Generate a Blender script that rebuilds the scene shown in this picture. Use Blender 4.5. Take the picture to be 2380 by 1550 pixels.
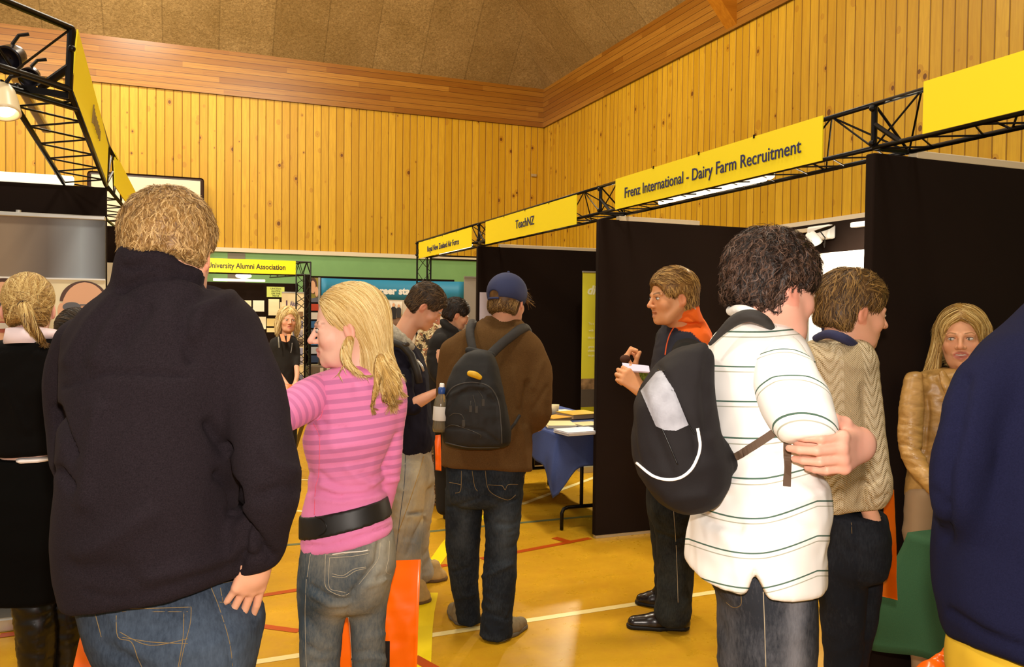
import bpy, bmesh, math, random
import numpy as np
from mathutils import Vector, Matrix, noise as mnoise

for _o in list(bpy.data.objects):
    bpy.data.objects.remove(_o, do_unlink=True)
SC = bpy.context.scene
COL = SC.collection
# ------------------------------------------------------------------ camera (world: +Y along the aisle, +X towards the right wall)
FPX, W, H = 1900.0, 2380.0, 1550.0
EYE = Vector((0.0, 0.0, 1.60))
_dy = Vector(((443-1190)/FPX, -(721-775)/FPX, 1.0)).normalized()      # aisle direction in camera (right, up, forward)
_dx = Vector(((6032-1190)/FPX, -(785-775)/FPX, 1.0))
_dx = (_dx - _dy*_dx.dot(_dy)).normalized()
_dz = _dx.cross(_dy); _dz = -_dz if _dz.y < 0 else _dz
RIGHT = Vector((_dx.x, _dy.x, _dz.x)); UP = Vector((_dx.y, _dy.y, _dz.y)); FWD = Vector((_dx.z, _dy.z, _dz.z))
cam_d = bpy.data.cameras.new('camera'); cam = bpy.data.objects.new('camera', cam_d); COL.objects.link(cam)
_m = Matrix.Identity(4)
for _i in range(3):
    _m[_i][0] = RIGHT[_i]; _m[_i][1] = UP[_i]; _m[_i][2] = -FWD[_i]; _m[_i][3] = EYE[_i]
cam.matrix_world = _m
cam_d.sensor_width = 36.0; cam_d.lens = FPX/W*36.0; cam_d.clip_start = 0.05; cam_d.clip_end = 200
SC.camera = cam
SC.view_settings.view_transform = 'Standard'; SC.view_settings.look = 'None'
SC.view_settings.gamma = 1.0; SC.view_settings.use_curve_mapping = False
SC.view_settings.exposure = 0.0

def P(u, v, d):
    """point seen at photo position (u, v) at depth d metres"""
    return EYE + (FWD + RIGHT*((u-W/2)/FPX) - UP*((v-H/2)/FPX))*d
def on_z(u, v, z=0.0):
    r = FWD + RIGHT*((u-W/2)/FPX) - UP*((v-H/2)/FPX)
    return EYE + r*((z-EYE.z)/r.z)
def on_x(u, v, x):
    r = FWD + RIGHT*((u-W/2)/FPX) - UP*((v-H/2)/FPX)
    return EYE + r*((x-EYE.x)/r.x)
def on_y(u, v, y):
    r = FWD + RIGHT*((u-W/2)/FPX) - UP*((v-H/2)/FPX)
    return EYE + r*((y-EYE.y)/r.y)
def pix(p):
    q = Vector(p)-EYE; d = q.dot(FWD)
    return (W/2+FPX*q.dot(RIGHT)/d, H/2-FPX*q.dot(UP)/d, d)

def lin(c):
    if isinstance(c, str):
        c = tuple(int(c[i:i+2], 16)/255 for i in (0, 2, 4))
    return tuple((x/12.92 if x <= 0.04045 else ((x+0.055)/1.055)**2.4) for x in c[:3]) + (1.0,)

# ------------------------------------------------------------------ light
wd = bpy.data.worlds.new('world'); SC.world = wd; wd.use_nodes = True
wd.node_tree.nodes['Background'].inputs[0].default_value = lin('fff8ea')
wd.node_tree.nodes['Background'].inputs[1].default_value = 0.44
def area_light(name, loc, target, size, power, color, size_y=None, spread=None):
    l = bpy.data.lights.new(name, 'AREA'); l.energy = power; l.color = lin(color)[:3]
    l.shape = 'RECTANGLE'; l.size = size; l.size_y = size_y or size
    if spread: l.spread = spread
    o = bpy.data.objects.new(name, l); COL.objects.link(o); o.location = loc
    d = Vector(target)-Vector(loc); o.rotation_euler = d.to_track_quat('-Z', 'Y').to_euler()
    return o
def spot_light(name, loc, target, power, color, angle=70, blend=0.5, radius=0.05):
    l = bpy.data.lights.new(name, 'SPOT'); l.energy = power; l.color = lin(color)[:3]
    l.spot_size = math.radians(angle); l.spot_blend = blend; l.shadow_soft_size = radius
    o = bpy.data.objects.new(name, l); COL.objects.link(o); o.location = loc
    d = Vector(target)-Vector(loc); o.rotation_euler = d.to_track_quat('-Z', 'Y').to_euler()
    return o
# high-bay lamps of the hall
for _x, _y in ((-4, 2), (2, 2), (-4, 8), (2, 8), (-1, 13)):
    area_light('high_bay_lamp', (_x, _y, 7.4), (_x, _y+0.01, 0), 0.9, 235, 'fff6e2')
# upward fill lights, added to brighten the ceiling slopes
for _x, _y in ((-4, 6), (1, 7)):
    area_light('ceiling_fill_light', (_x, _y, 6.6), (_x+0.5, _y+2.5, 9), 2.0, 430, 'ffeecc')
# the camera's own flash, above the lens
_fl = EYE + UP*0.14 + RIGHT*0.02
spot_light('camera_flash', _fl, _fl+FWD*5+UP*0.1, 210, 'fff2e6', 95, 0.35, 0.03)

# ------------------------------------------------------------------ objects
def props(o, label=None, category=None, group=None, kind=None):
    if label: o['label'] = label
    if category: o["category"] = category
    if group: o['group'] = group
    if kind: o['kind'] = kind
    return o
def empty(name, loc=(0, 0, 0), rz=0, **k):
    o = bpy.data.objects.new(name, None); COL.objects.link(o); o.location = loc; o.rotation_euler = (0, 0, rz)
    o.empty_display_size = 0.1
    return props(o, **k)
def link(name, me, mat=None, parent=None, **k):
    o = bpy.data.objects.new(name, me); COL.objects.link(o)
    if mat is not None:
        for m_ in (mat if isinstance(mat, (list, tuple)) else [mat]): me.materials.append(m_)
    if parent is not None:
        o.parent = parent
        # geometry of parts is written in world space; parents carry location only
        o.matrix_parent_inverse = parent_world(parent).inverted()
    return props(o, **k)
def parent_world(o):
    m_ = Matrix.LocRotScale(o.location, o.rotation_euler, o.scale)
    if o.parent is not None:
        m_ = parent_world(o.parent) @ o.matrix_parent_inverse @ m_
    return m_
def mesh_np(name, V_, F_, smooth=True):
    me = bpy.data.meshes.new(name)
    V_ = np.asarray(V_, dtype=np.float32); F_ = np.asarray(F_, dtype=np.int32)
    k = F_.shape[1]
    me.vertices.add(len(V_)); me.vertices.foreach_set('co', V_.ravel())
    me.loops.add(F_.size); me.loops.foreach_set('vertex_index', F_.ravel())
    me.polygons.add(len(F_)); me.polygons.foreach_set('loop_start', np.arange(0, F_.size, k, dtype=np.int32))
    me.polygons.foreach_set('use_smooth', np.full(len(F_), smooth))
    me.update(calc_edges=True); me.validate()
    return me
class MB:
    """collects shapes, links them as one mesh"""
    def __init__(s): s.bm = bmesh.new()
    def box(s, c, size, rot=None, bevel=0.0):
        r = bmesh.ops.create_cube(s.bm, size=1.0)
        vs = r['verts']
        m_ = Matrix.Translation(Vector(c)) @ (rot.to_4x4() if rot is not None else Matrix.Identity(4)) @ Matrix.Diagonal((*size, 1))
        bmesh.ops.transform(s.bm, matrix=m_, verts=vs)
        if bevel > 0:
            es = list({e for v in vs for e in v.link_edges})
            bmesh.ops.bevel(s.bm, geom=es, offset=bevel, segments=2, profile=0.5, affect='EDGES')
        return s
    def span(s, a, b, bevel=0.0):
        a, b = Vector(a), Vector(b)
        return s.box((a+b)/2, [abs(b[i]-a[i]) for i in range(3)], None, bevel)
    def quad(s, pts, thick=0.0):
        vs = [s.bm.verts.new(Vector(p)) for p in pts]; f = s.bm.faces.new(vs)
        if thick:
            s.bm.normal_update(); n = f.normal*thick
            vs2 = [s.bm.verts.new(v.co+n) for v in vs]
            s.bm.faces.new(vs2[::-1]) ; f.normal_flip()
            k = len(vs)
            for i in range(k):
                s.bm.faces.new((vs[i], vs[(i+1) % k], vs2[(i+1) % k], vs2[i]))
            f.normal_flip()
            bmesh.ops.recalc_face_normals(s.bm, faces=s.bm.faces[:])
        return s
    def rod(s, a, b, r, seg=8, r2=None):
        a, b = Vector(a), Vector(b); d = b-a; L = d.length
        if L < 1e-6: return s
        q = d.to_track_quat('Z', 'Y').to_matrix().to_4x4()
        bmesh.ops.create_cone(s.bm, cap_ends=True, segments=seg, radius1=r, radius2=(r if r2 is None else r2), depth=L,
                              matrix=Matrix.Translation((a+b)/2) @ q)
        return s
    def tube(s, pts, rad, seg=8, closed=False):
        pts = [Vector(p) for p in pts]; n = len(pts)
        rads = rad if isinstance(rad, (list, tuple)) else [rad]*n
        rings = []; up = Vector((0, 0, 1))
        for i, p in enumerate(pts):
            t = (pts[(i+1) % n]-pts[i-1]) if closed else (pts[min(i+1, n-1)]-pts[max(i-1, 0)])
            t.normalize()
            if abs(t.dot(up)) > 0.95: up = Vector((1, 0, 0)) if abs(t.x) < 0.9 else Vector((0, 1, 0))
            x = t.cross(up).normalized(); y = x.cross(t).normalized(); up = y
            rings.append([s.bm.verts.new(p+(x*math.cos(2*math.pi*k/seg)+y*math.sin(2*math.pi*k/seg))*rads[i]) for k in range(seg)])
        for i in range(n if closed else n-1):
            A, B = rings[i], rings[(i+1) % n]
            for k in range(seg):
                s.bm.faces.new((A[k], A[(k+1) % seg], B[(k+1) % seg], B[k]))
        if not closed:
            s.bm.faces.new(rings[0][::-1]); s.bm.faces.new(rings[-1])
        return s
    def ball(s, c, r, sc=(1, 1, 1), rot=None, u=16, v=10):
        m_ = Matrix.Translation(Vector(c)) @ (rot.to_4x4() if rot is not None else Matrix.Identity(4)) @ Matrix.Diagonal((*sc, 1))
        bmesh.ops.create_uvsphere(s.bm, u_segments=u, v_segments=v, radius=r, matrix=m_)
        return s
    def lathe(s, c, prof, seg=20, rot=None):
        """prof: (radius, height) pairs about local Z"""
        m_ = Matrix.Translation(Vector(c)) @ (rot.to_4x4() if rot is not None else Matrix.Identity(4))
        rings = [[s.bm.verts.new(m_ @ Vector((r*math.cos(2*math.pi*k/seg), r*math.sin(2*math.pi*k/seg), h))) for k in range(seg)] for r, h in prof]
        for A, B in zip(rings, rings[1:]):
            for k in range(seg): s.bm.faces.new((A[k], A[(k+1) % seg], B[(k+1) % seg], B[k]))
        return s
    def prism(s, pts, off):
        """closed outline pts extruded by vector off"""
        off = Vector(off); A = [s.bm.verts.new(Vector(p)) for p in pts]; B = [s.bm.verts.new(Vector(p)+off) for p in pts]
        s.bm.faces.new(A); s.bm.faces.new(B[::-1]); n = len(pts)
        for i in range(n): s.bm.faces.new((A[i], B[i], B[(i+1) % n], A[(i+1) % n]))
        return s
    def build(s, name, mat=None, parent=None, smooth=False, **k):
        bmesh.ops.recalc_face_normals(s.bm, faces=s.bm.faces[:])
        me = bpy.data.meshes.new(name); s.bm.to_mesh(me); s.bm.free()
        if smooth:
            me.polygons.foreach_set('use_smooth', [True]*len(me.polygons))
        return link(name, me, mat, parent, **k)
def rotm(xa, ya, za):
    return Matrix((xa, ya, za)).transposed()

# ------------------------------------------------------------------ materials
class N:
    def __init__(s, name):
        s.m = bpy.data.materials.new(name); s.m.use_nodes = True; s.t = s.m.node_tree
        s.b = s.t.nodes['Principled BSDF']
    def n(s, typ, **k):
        nd = s.t.nodes.new(typ)
        for a, v in k.items(): setattr(nd, a, v)
        return nd
    def l(s, a, b): s.t.links.new(a, b)
    def val(s, x, sock):
        if isinstance(x, bpy.types.NodeSocket): s.l(x, sock)
        else: sock.default_value = x
    def math(s, op, a, b=0.0, c=0.0, clamp=False):
        nd = s.n('ShaderNodeMath', operation=op, use_clamp=clamp)
        s.val(a, nd.inputs[0]); s.val(b, nd.inputs[1]); s.val(c, nd.inputs[2]); return nd.outputs[0]
    def coord(s, kind='Object'): return s.n('ShaderNodeTexCoord').outputs[kind]
    def map(s, v, scale=(1, 1, 1), loc=(0, 0, 0), rot=(0, 0, 0)):
        nd = s.n('ShaderNodeMapping'); s.l(v, nd.inputs[0]); nd.inputs['Scale'].default_value = scale
        nd.inputs['Location'].default_value = loc; nd.inputs['Rotation'].default_value = rot; return nd.outputs[0]
    def noise(s, v, scale, detail=3, rough=0.55, dist=0.0, col=False):
        nd = s.n('ShaderNodeTexNoise'); s.l(v, nd.inputs['Vector']); nd.inputs['Scale'].default_value = scale
        nd.inputs['Detail'].default_value = detail; nd.inputs['Roughness'].default_value = rough
        nd.inputs['Distortion'].default_value = dist
        return nd.outputs['Color' if col else 'Fac']
    def ramp(s, x, stops, interp='LINEAR'):
        nd = s.n('ShaderNodeValToRGB'); s.val(x, nd.inputs[0]); r = nd.color_ramp; r.interpolation = interp
        while len(r.elements) < len(stops): r.elements.new(0.5)
        for e, (p, c) in zip(r.elements, stops):
            e.position = p; e.color = lin(c) if isinstance(c, str) else (c, c, c, 1)
        return nd.outputs[0]
    def mix(s, f, a, b, mode='MIX'):
        nd = s.n('ShaderNodeMix', data_type='RGBA', blend_type=mode)
        s.val(f, nd.inputs[0]); s.val(lin(a) if isinstance(a, str) else a, nd.inputs[6]); s.val(lin(b) if isinstance(b, str) else b, nd.inputs[7])
        return nd.outputs[2]
    def sep(s, v):
        nd = s.n('ShaderNodeSeparateXYZ'); s.l(v, nd.inputs[0]); return nd.outputs
    def comb(s, x, y, z):
        nd = s.n('ShaderNodeCombineXYZ'); s.val(x, nd.inputs[0]); s.val(y, nd.inputs[1]); s.val(z, nd.inputs[2]); return nd.outputs[0]
    def attr(s, name): 
        return s.n('ShaderNodeAttribute', attribute_name=name).outputs
    def bump(s, h, strength=0.3, dist=0.01, prev=None):
        nd = s.n('ShaderNodeBump'); nd.inputs['Strength'].default_value = strength; nd.inputs['Distance'].default_value = dist
        s.l(h, nd.inputs['Height'])
        if prev is not None: s.l(prev, nd.inputs['Normal'])
        return nd.outputs[0]
    def out(s, color=None, rough=None, bump=None, metal=None, spec=None, **k):
        b = s.b.inputs
        if color is not None: s.val(lin(color) if isinstance(color, str) else color, b['Base Color'])
        if rough is not None: s.val(rough, b['Roughness'])
        if metal is not None: b['Metallic'].default_value = metal
        if spec is not None: b['Specular IOR Level'].default_value = spec
        if bump is not None: s.l(bump, b['Normal'])
        for a, v in k.items(): s.val(v, b[a.replace('_', ' ')])
        return s.m
def plain(name, color, rough=0.6, metal=0.0, spec=0.4, noise=0.0, nscale=40, bump=0.0, bscale=200, bdist=0.002, sheen=0.0):
    n = N(name); co = n.coord()
    c = lin(color)
    if noise > 0:
        f = n.noise(co, nscale, 4)
        dark = tuple(x*(1-noise) for x in c[:3])+(1,); lite = tuple(min(1, x*(1+noise)) for x in c[:3])+(1,)
        c = n.mix(n.ramp(f, [(0.3, 0.0), (0.7, 1.0)]), dark, lite)
    bp = n.bump(n.noise(co, bscale, 3), bump, bdist) if bump > 0 else None
    m = n.out(c, rough, bp, metal, spec)
    if sheen: n.b.inputs['Sheen Weight'].default_value = sheen; n.b.inputs['Sheen Roughness'].default_value = 0.44
    return m
def emit(name, color, strength):
    n = N(name); n.b.inputs['Base Color'].default_value = lin(color)
    n.b.inputs['Emission Color'].default_value = lin(color); n.b.inputs['Emission Strength'].default_value = strength
    return n.m
BLACKM = plain('black_metal', '15110f', 0.35, 0.6, 0.5)
SILVER = plain('aluminium', 'c9c5bd', 0.35, 0.7, 0.5)
WHITEP = plain('white_plastic', 'efece6', 0.4)

_FONT = {}
def text_mesh(s, size, extrude=0.001, bold=0.0, shear=0.0, width=None):
    cu = bpy.data.curves.new('lettering', 'FONT'); cu.body = s; cu.size = size; cu.extrude = extrude
    cu.align_x = 'CENTER'; cu.align_y = 'CENTER'; cu.offset = bold; cu.shear = shear; cu.resolution_u = 3
    o = bpy.data.objects.new('lettering', cu); COL.objects.link(o)
    dg = bpy.context.evaluated_depsgraph_get(); me = bpy.data.meshes.new_from_object(o.evaluated_get(dg))
    bpy.data.objects.remove(o, do_unlink=True); bpy.data.curves.remove(cu)
    if width:
        xs = [v.co.x for v in me.vertices]; k = width/(max(xs)-min(xs)); c = (max(xs)+min(xs))/2
        for v in me.vertices: v.co.x = (v.co.x-c)*k
    me.name = 'lettering'
    return me
def lettering(s, size, centre, xa, ya, mat, parent, extrude=0.001, bold=0.0, shear=0.0, width=None, name='lettering', lift=0.002):
    me = text_mesh(s, size, extrude, bold, shear, width)
    xa, ya = Vector(xa).normalized(), Vector(ya).normalized(); za = xa.cross(ya)
    me.transform(Matrix.Translation(Vector(centre)+za*lift) @ rotm(xa, ya, za).to_4x4())
    me.materials.clear()
    return link(name, me, mat, parent)
XR, YB = 6.82, 15.65          # right wall and back wall
XL, YF = -9.5, -4.5           # far left and rear extent of the floor
Z_GREEN, Z_TRIM, Z_TOP = 2.69, 5.46, 6.28
S_ROOF = 1.02

def pine(name, axis):
    """vertical tongue-and-groove boards with knots; axis = coordinate that runs along the wall"""
    n = N(name); o = n.sep(n.coord()); u = o[axis]; z = o[2]
    w = 0.142
    q = n.math('DIVIDE', u, w); idx = n.math('FLOOR', q); fr = n.math('FRACT', q)
    wn = n.n('ShaderNodeTexWhiteNoise', noise_dimensions='1D'); n.l(idx, wn.inputs['W']); rnd = wn.outputs['Value']
    off = n.math('MULTIPLY', rnd, 37.0)
    v = n.comb(n.math('ADD', u, off), off, z)
    grain = n.noise(n.map(v, (9, 9, 0.8)), 3.0, 5, 0.6, 0.6)
    fine = n.noise(n.map(v, (60, 60, 2.0)), 2.0, 3)
    base = n.mix(rnd, 'cc9c1a', 'e4b52e')
    base = n.mix(n.ramp(grain, [(0.35, 0.0), (0.75, 0.55)]), base, 'b88414')
    base = n.mix(n.math('MULTIPLY', n.ramp(fine, [(0.4, 0.0), (0.8, 1.0)]), 0.25), base, 'b8720f')
    # knots
    vk = n.n('ShaderNodeTexVoronoi', feature='F1'); n.l(n.map(v, (1.0, 1.0, 0.75)), vk.inputs['Vector']); vk.inputs['Scale'].default_value = 5.6
    vk.inputs['Randomness'].default_value = 1.0
    cs = n.sep(vk.outputs['Color'])
    size = n.math('MULTIPLY', n.math('GREATER_THAN', cs[0], 0.20), n.math('ADD', 0.035, n.math('MULTIPLY', n.math('POWER', cs[1], 2.0), 0.15)))
    kn = n.math('LESS_THAN', n.math('ADD', vk.outputs['Distance'], n.math('MULTIPLY', grain, 0.02)), size)
    ring = n.math('LESS_THAN', vk.outputs['Distance'], n.math('MULTIPLY', size, 1.9))
    base = n.mix(n.math('MULTIPLY', ring, 0.35), base, 'a45f10')
    base = n.mix(n.math('MULTIPLY', kn, 0.85), base, '5d2c08')
    g = n.math('LESS_THAN', n.math('ABSOLUTE', n.math('SUBTRACT', fr, 0.5)), 0.455)
    base = n.mix(n.math('MULTIPLY', n.math('SUBTRACT', 1.0, g), 0.72), base, '6b3c08')
    gr = n.ramp(n.math('ABSOLUTE', n.math('SUBTRACT', fr, 0.5)), [(0.43, 1.0), (0.47, 0.0)])
    return n.out(base, 0.42, n.bump(gr, 0.6, 0.012), spec=0.35)
def cedar(name, axis):
    n = N(name); o = n.sep(n.coord()); u = o[axis]; z = o[2]
    q = n.math('DIVIDE', n.math('SUBTRACT', z, Z_TRIM), 0.1025); idx = n.math('FLOOR', q); fr = n.math('FRACT', q)
    wn = n.n('ShaderNodeTexWhiteNoise', noise_dimensions='1D'); n.l(idx, wn.inputs['W'])
    uu = n.math('ADD', u, n.math('MULTIPLY', wn.outputs['Value'], 31.0))
    seg = n.math('FLOOR', n.math('DIVIDE', uu, 3.1))
    wn2 = n.n('ShaderNodeTexWhiteNoise', noise_dimensions='2D'); n.l(n.comb(seg, idx, 0.0), wn2.inputs['Vector'])
    v = n.comb(uu, wn2.outputs['Value'], z)
    grain = n.noise(n.map(v, (0.7, 9, 30)), 2.4, 5, 0.6, 0.4)
    base = n.mix(wn2.outputs['Value'], '946018', 'b8822e')
    base = n.mix(n.ramp(grain, [(0.35, 0.0), (0.7, 0.6)]), base, '84440d')
    g = n.math('GREATER_THAN', n.math('ABSOLUTE', n.math('SUBTRACT', fr, 0.5)), 0.46)
    base = n.mix(n.math('MULTIPLY', g, 0.8), base, '3e1c04')
    return n.out(base, 0.33, spec=0.45)
PINE_B, PINE_R = pine('pine_boards', 0), pine('pine_boards_side', 1)
CED_B, CED_R = cedar('cedar_boards', 0), cedar('cedar_boards_side', 1)
GREENW = plain('green_paint', '82b070', 0.55, noise=0.05, nscale=3)
n = N('woven_ceiling'); o_ = n.sep(n.coord())
_a = n.noise(n.coord(), 1.2, 3); _b = n.noise(n.map(n.coord(), (1, 1, 1)), 24, 4, 0.7, 1.0)
_c = n.noise(n.map(n.coord(), (22, 22, 60)), 1.0, 2)
_col = n.mix(n.ramp(_a, [(0.3, 0.0), (0.7, 1.0)]), 'a88a58', 'c4a470')
_col = n.mix(n.ramp(_b, [(0.35, 0.0), (0.7, 0.65)]), _col, '5f4722')
_col = n.mix(n.ramp(_c, [(0.45, 0.0), (0.75, 0.35)]), _col, '4e3819')
def seams(ax, per, wd_):
    f = n.math('FRACT', n.math('DIVIDE', ax, per)); return n.math('LESS_THAN', n.math('ABSOLUTE', n.math('SUBTRACT', f, 0.5)), wd_)
CEIL_NODES = (n, _col, _b)
_s = n.math('MAXIMUM', seams(n.math('ADD', o_[0], 0.0), 0.92, 0.012), 0.0)
_w = n.n('ShaderNodeTexWhiteNoise', noise_dimensions='1D'); n.l(n.math('FLOOR', n.math('ADD', n.math('DIVIDE', o_[0], 0.92), 0.5)), _w.inputs['W'])
_col1 = n.mix(n.math('MULTIPLY', _w.outputs['Value'], 0.35), _col, '7c6034')
_col1 = n.mix(n.math('MULTIPLY', _s, 0.28), _col1, '3c2a12')
CEILM = n.out(_col1, 0.95, n.bump(_b, 0.6, 0.02), spec=0.1)
WHITE_TRIM = plain('white_moulding', 'e9d9bd', 0.5)

# floor -------------------------------------------------------------
n = N('varnished_sports_floor'); co = n.coord()
f1 = n.noise(n.map(co, (0.5, 2.2, 1)), 1.6, 5, 0.6, 0.5); f2 = n.noise(co, 9.0, 5, 0.65); f3 = n.noise(co, 60, 3)
base = n.mix(n.ramp(f1, [(0.3, 0.0), (0.75, 1.0)]), 'c0901a', 'd4a226')
base = n.mix(n.ramp(f2, [(0.45, 0.0), (0.8, 0.5)]), base, 'b97e12')
sp = n.n('ShaderNodeTexVoronoi'); n.l(co, sp.inputs['Vector']); sp.inputs['Scale'].default_value = 2.6
sc_ = n.math('LESS_THAN', n.math('ADD', sp.outputs['Distance'], n.math('MULTIPLY', f2, 0.05)), 0.045)
base = n.mix(n.math('MULTIPLY', sc_, 0.45), base, 'f0cf86')
FLOORM = n.out(base, n.ramp(f2, [(0.3, 0.24), (0.8, 0.42)]), n.bump(f3, 0.05, 0.002), spec=0.45)
floor = MB().span((XL, YF, -0.05), (XR+0.2, YB+0.2, 0.0)).build('floor', FLOORM, kind='structure')

def strip(name, a, b, w, mat, z=0.0012):
    a, b = Vector(a), Vector(b); d = (b-a); d.z = 0; d.normalize(); s_ = Vector((-d.y, d.x, 0))*w/2
    zz = Vector((0, 0, z)); a.z = b.z = 0
    return [a-s_+zz, b-s_+zz, b+s_+zz, a+s_+zz]
def court(name, segs, color):
    m_ = plain(name+'_paint', color, 0.35)
    mb = MB()
    for a, b, w, *zz in segs:
        mb.quad(strip(name, on_z(*a), on_z(*b), w, m_, zz[0] if zz else 0.0012))
    return mb.build(name, m_, floor)
def poly_segs(pts, w, z): return [(pts[i], pts[i+1], w, z) for i in range(len(pts)-1)]
_a, _b = on_z(985, 1479), on_z(1660, 1376)
_d = (_b-_a)
mb = MB(); mb.quad(strip('x', _a-_d*1.6, _b+_d*0.8, 0.05, None)); 
for a, b, w in (((700, 1115), (1010, 1117), 0.05), ((1212, 1172), (1440, 1088), 0.05), ((690, 1187), (715, 1190), 0.04)):
    mb.quad(strip('x', on_z(*a), on_z(*b), w, None))
mb.build('court_line', plain('cream_court_line', 'efdc98', 0.35), floor, label='cream court lines')
mb = MB()
for a, b, w in (((560, 1392), (705, 1369), 0.05), ((1118, 1299), (1372, 1251), 0.05), ((900, 1338), (1040, 1313), 0.05), ((1288, 1250), (1330, 1262), 0.06), ((560, 1449), (695, 1467), 0.05), ((960, 1528), (1010, 1556), 0.06), ((0, 1478), (120, 1462), 0.06)):
    mb.quad(strip('x', on_z(*a), on_z(*b), w, None, 0.0028 if w == 0.06 else 0.0018))
mb.build('court_line', plain('red_court_line', 'b4480e', 0.35), floor, label='red court lines')
mb = MB(); mb.quad(strip('x', on_z(655, 1268), on_z(1400, 1197), 0.045, None, 0.0015))
mb.build('court_line', plain('grey_court_line', '6d7350', 0.35), floor, label='blue grey court line')
mb = MB()
for q in poly_segs([(1003, 1318), (1022, 1292), (1042, 1262), (1064, 1238), (1095, 1215), (1125, 1198)], 0.09, 0.0021)+poly_segs([(1000, 1378), (990, 1424), (985, 1460), (982, 1500), (978, 1556)], 0.09, 0.0021):
    mb.quad(strip('x', on_z(*q[0]), on_z(*q[1]), q[2], None, q[3]))
mb.build('court_line', plain('yellow_court_line', 'f0d410', 0.35), floor, label='bright yellow court lines')

# walls -------------------------------------------------------------
MB().span((XL, YB, Z_GREEN), (XR+0.1, YB+0.15, Z_TRIM)).build('wall_back', PINE_B, kind='structure')
MB().span((XR, YF, Z_GREEN), (XR+0.15, YB, Z_TRIM)).build('wall_right', PINE_R, kind='structure')
MB().span((XL, YB-0.02, 0.001), (XR+0.1, YB+0.15, Z_GREEN)).build('wall_back_lower', GREENW, kind='structure')
MB().span((XR-0.02, YF, 0.001), (XR+0.15, YB-0.03, Z_GREEN)).build('wall_right_lower', GREENW, kind='structure')
MB().span((XL, YB-0.04, Z_TRIM), (XR+0.1, YB+0.15, Z_TOP)).build('trim_1', CED_B, kind='structure')
MB().span((XR-0.04, YF, Z_TRIM), (XR+0.15, YB-0.04, Z_TOP)).build('trim_2', CED_R, kind='structure')
MB().span((XL, YB-0.07, Z_GREEN-0.03), (XR-0.07, YB-0.02, Z_GREEN+0.045)).build('trim_3', WHITE_TRIM, kind='structure')
MB().span((XR-0.07, YF, Z_GREEN-0.03), (XR-0.02, YB-0.02, Z_GREEN+0.045)).build('trim_4', WHITE_TRIM, kind='structure')
MB().span((0.62, YB-0.03, 0.001), (0.92, YB-0.012, Z_GREEN-0.04)).build('trim_5', plain('grey_pilaster', '807868', 0.6), kind='structure')
RH = 3.4   # plan run of the roof slopes
c0 = Vector((XR, YB, Z_TOP)); c1 = Vector((XR-RH, YB-RH, Z_TOP+S_ROOF*RH))
mb = MB(); mb.quad([Vector((XL, YB, Z_TOP)), c0, c1, Vector((XL, YB-RH, c1.z))], 0.05); mb.build('ceiling', CEILM, kind='structure')
n2 = CEILM.copy(); n2.name = 'woven_ceiling_side'
for nd in n2.node_tree.nodes:   # seams of this slope run the other way
    if nd.type == 'SEPXYZ':
        for lk in list(nd.outputs[0].links):
            n2.node_tree.links.new(nd.outputs[1], lk.to_socket)
mb = MB(); mb.quad([c0, Vector((XR, YF, Z_TOP)), Vector((XR-RH, YF, c1.z)), c1], 0.05); mb.build('ceiling_side', n2, kind='structure')
MB().span((XL, YF, c1.z), (XR-RH, YB-RH, c1.z+0.1)).build('ceiling_top', CEILM, kind='structure')
# dark ridge strip of the hip
mb = MB(); mb.rod(c0-Vector((0.02, 0.02, 0.02)), c1-Vector((0.02, 0.02, 0.02)), 0.02, 6); mb.build('trim_6', plain('ceiling_hip_strip', '4a3a20', 0.8), kind='structure')
# rafter
def beam_end(t, s_): return pix((XR-0.05-t, 9.4, 5.49+s_*t))
_best = min(((beam_end(t, s_)[0]-1640)**2+(beam_end(t, s_)[1])**2, t, s_) for t in np.arange(0.1, 3, 0.02) for s_ in np.arange(0.3, 1.6, 0.02))
_sl = _best[2]; _L = 3.3
BEAMM = cedar('laminated_beam', 1)
nb = N('laminated_beam_wood'); cb = nb.coord()
gb = nb.noise(nb.map(cb, (1.2, 20, 12)), 1.5, 4, 0.6, 0.3)
BEAMM = nb.out(nb.mix(nb.ramp(gb, [(0.3, 0.0), (0.7, 1.0)]), 'b06a12', 'c98220'), 0.4, spec=0.3)
mb = MB(); p0 = Vector((XR-0.03, 9.17, 5.49)); q0 = p0+Vector((-_L, 0, _L*_sl))
mb.prism([p0, q0, q0+Vector((0, 0, 0.75)), p0+Vector((0, 0, 0.75))], (0, 0.23, 0)); mb.build('beam_1', BEAMM, kind='structure')
# little vent on the back wall and backboard
mb = MB(); c = on_y(1240, 408, YB); mb.box(c-Vector((0, 0.02, 0)), (0.11, 0.05, 0.06), None, 0.008)
mb.build('wall_vent', plain('vent_grey', 'b09a70', 0.5), label='small grey vent box on the pine wall near the corner', category='vent')
XT = 2.69                     # front line of the booths on the right
XB = 4.25                     # their back panels
ZP = 2.28                     # panel height
n = N('black_loop_fabric'); co = n.coord()
ff = n.noise(co, 900, 2); fb = n.noise(co, 1.3, 2)
BLACKF = n.out(n.mix(n.ramp(fb, [(0.3, 0.0), (0.7, 1.0)]), '1b110c', '20150f'), 0.95, n.bump(ff, 0.25, 0.001), spec=0.12)
BANNER = plain('yellow_banner_vinyl', 'fbe418', 0.5, spec=0.3)
NAVYINK = plain('navy_ink', '20225c', 0.6)
RAILM = plain('cream_rail', 'd8c7a8', 0.45)
LAMP_ON = emit('lit_fitting', 'fff0cc', 3.0)

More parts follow.
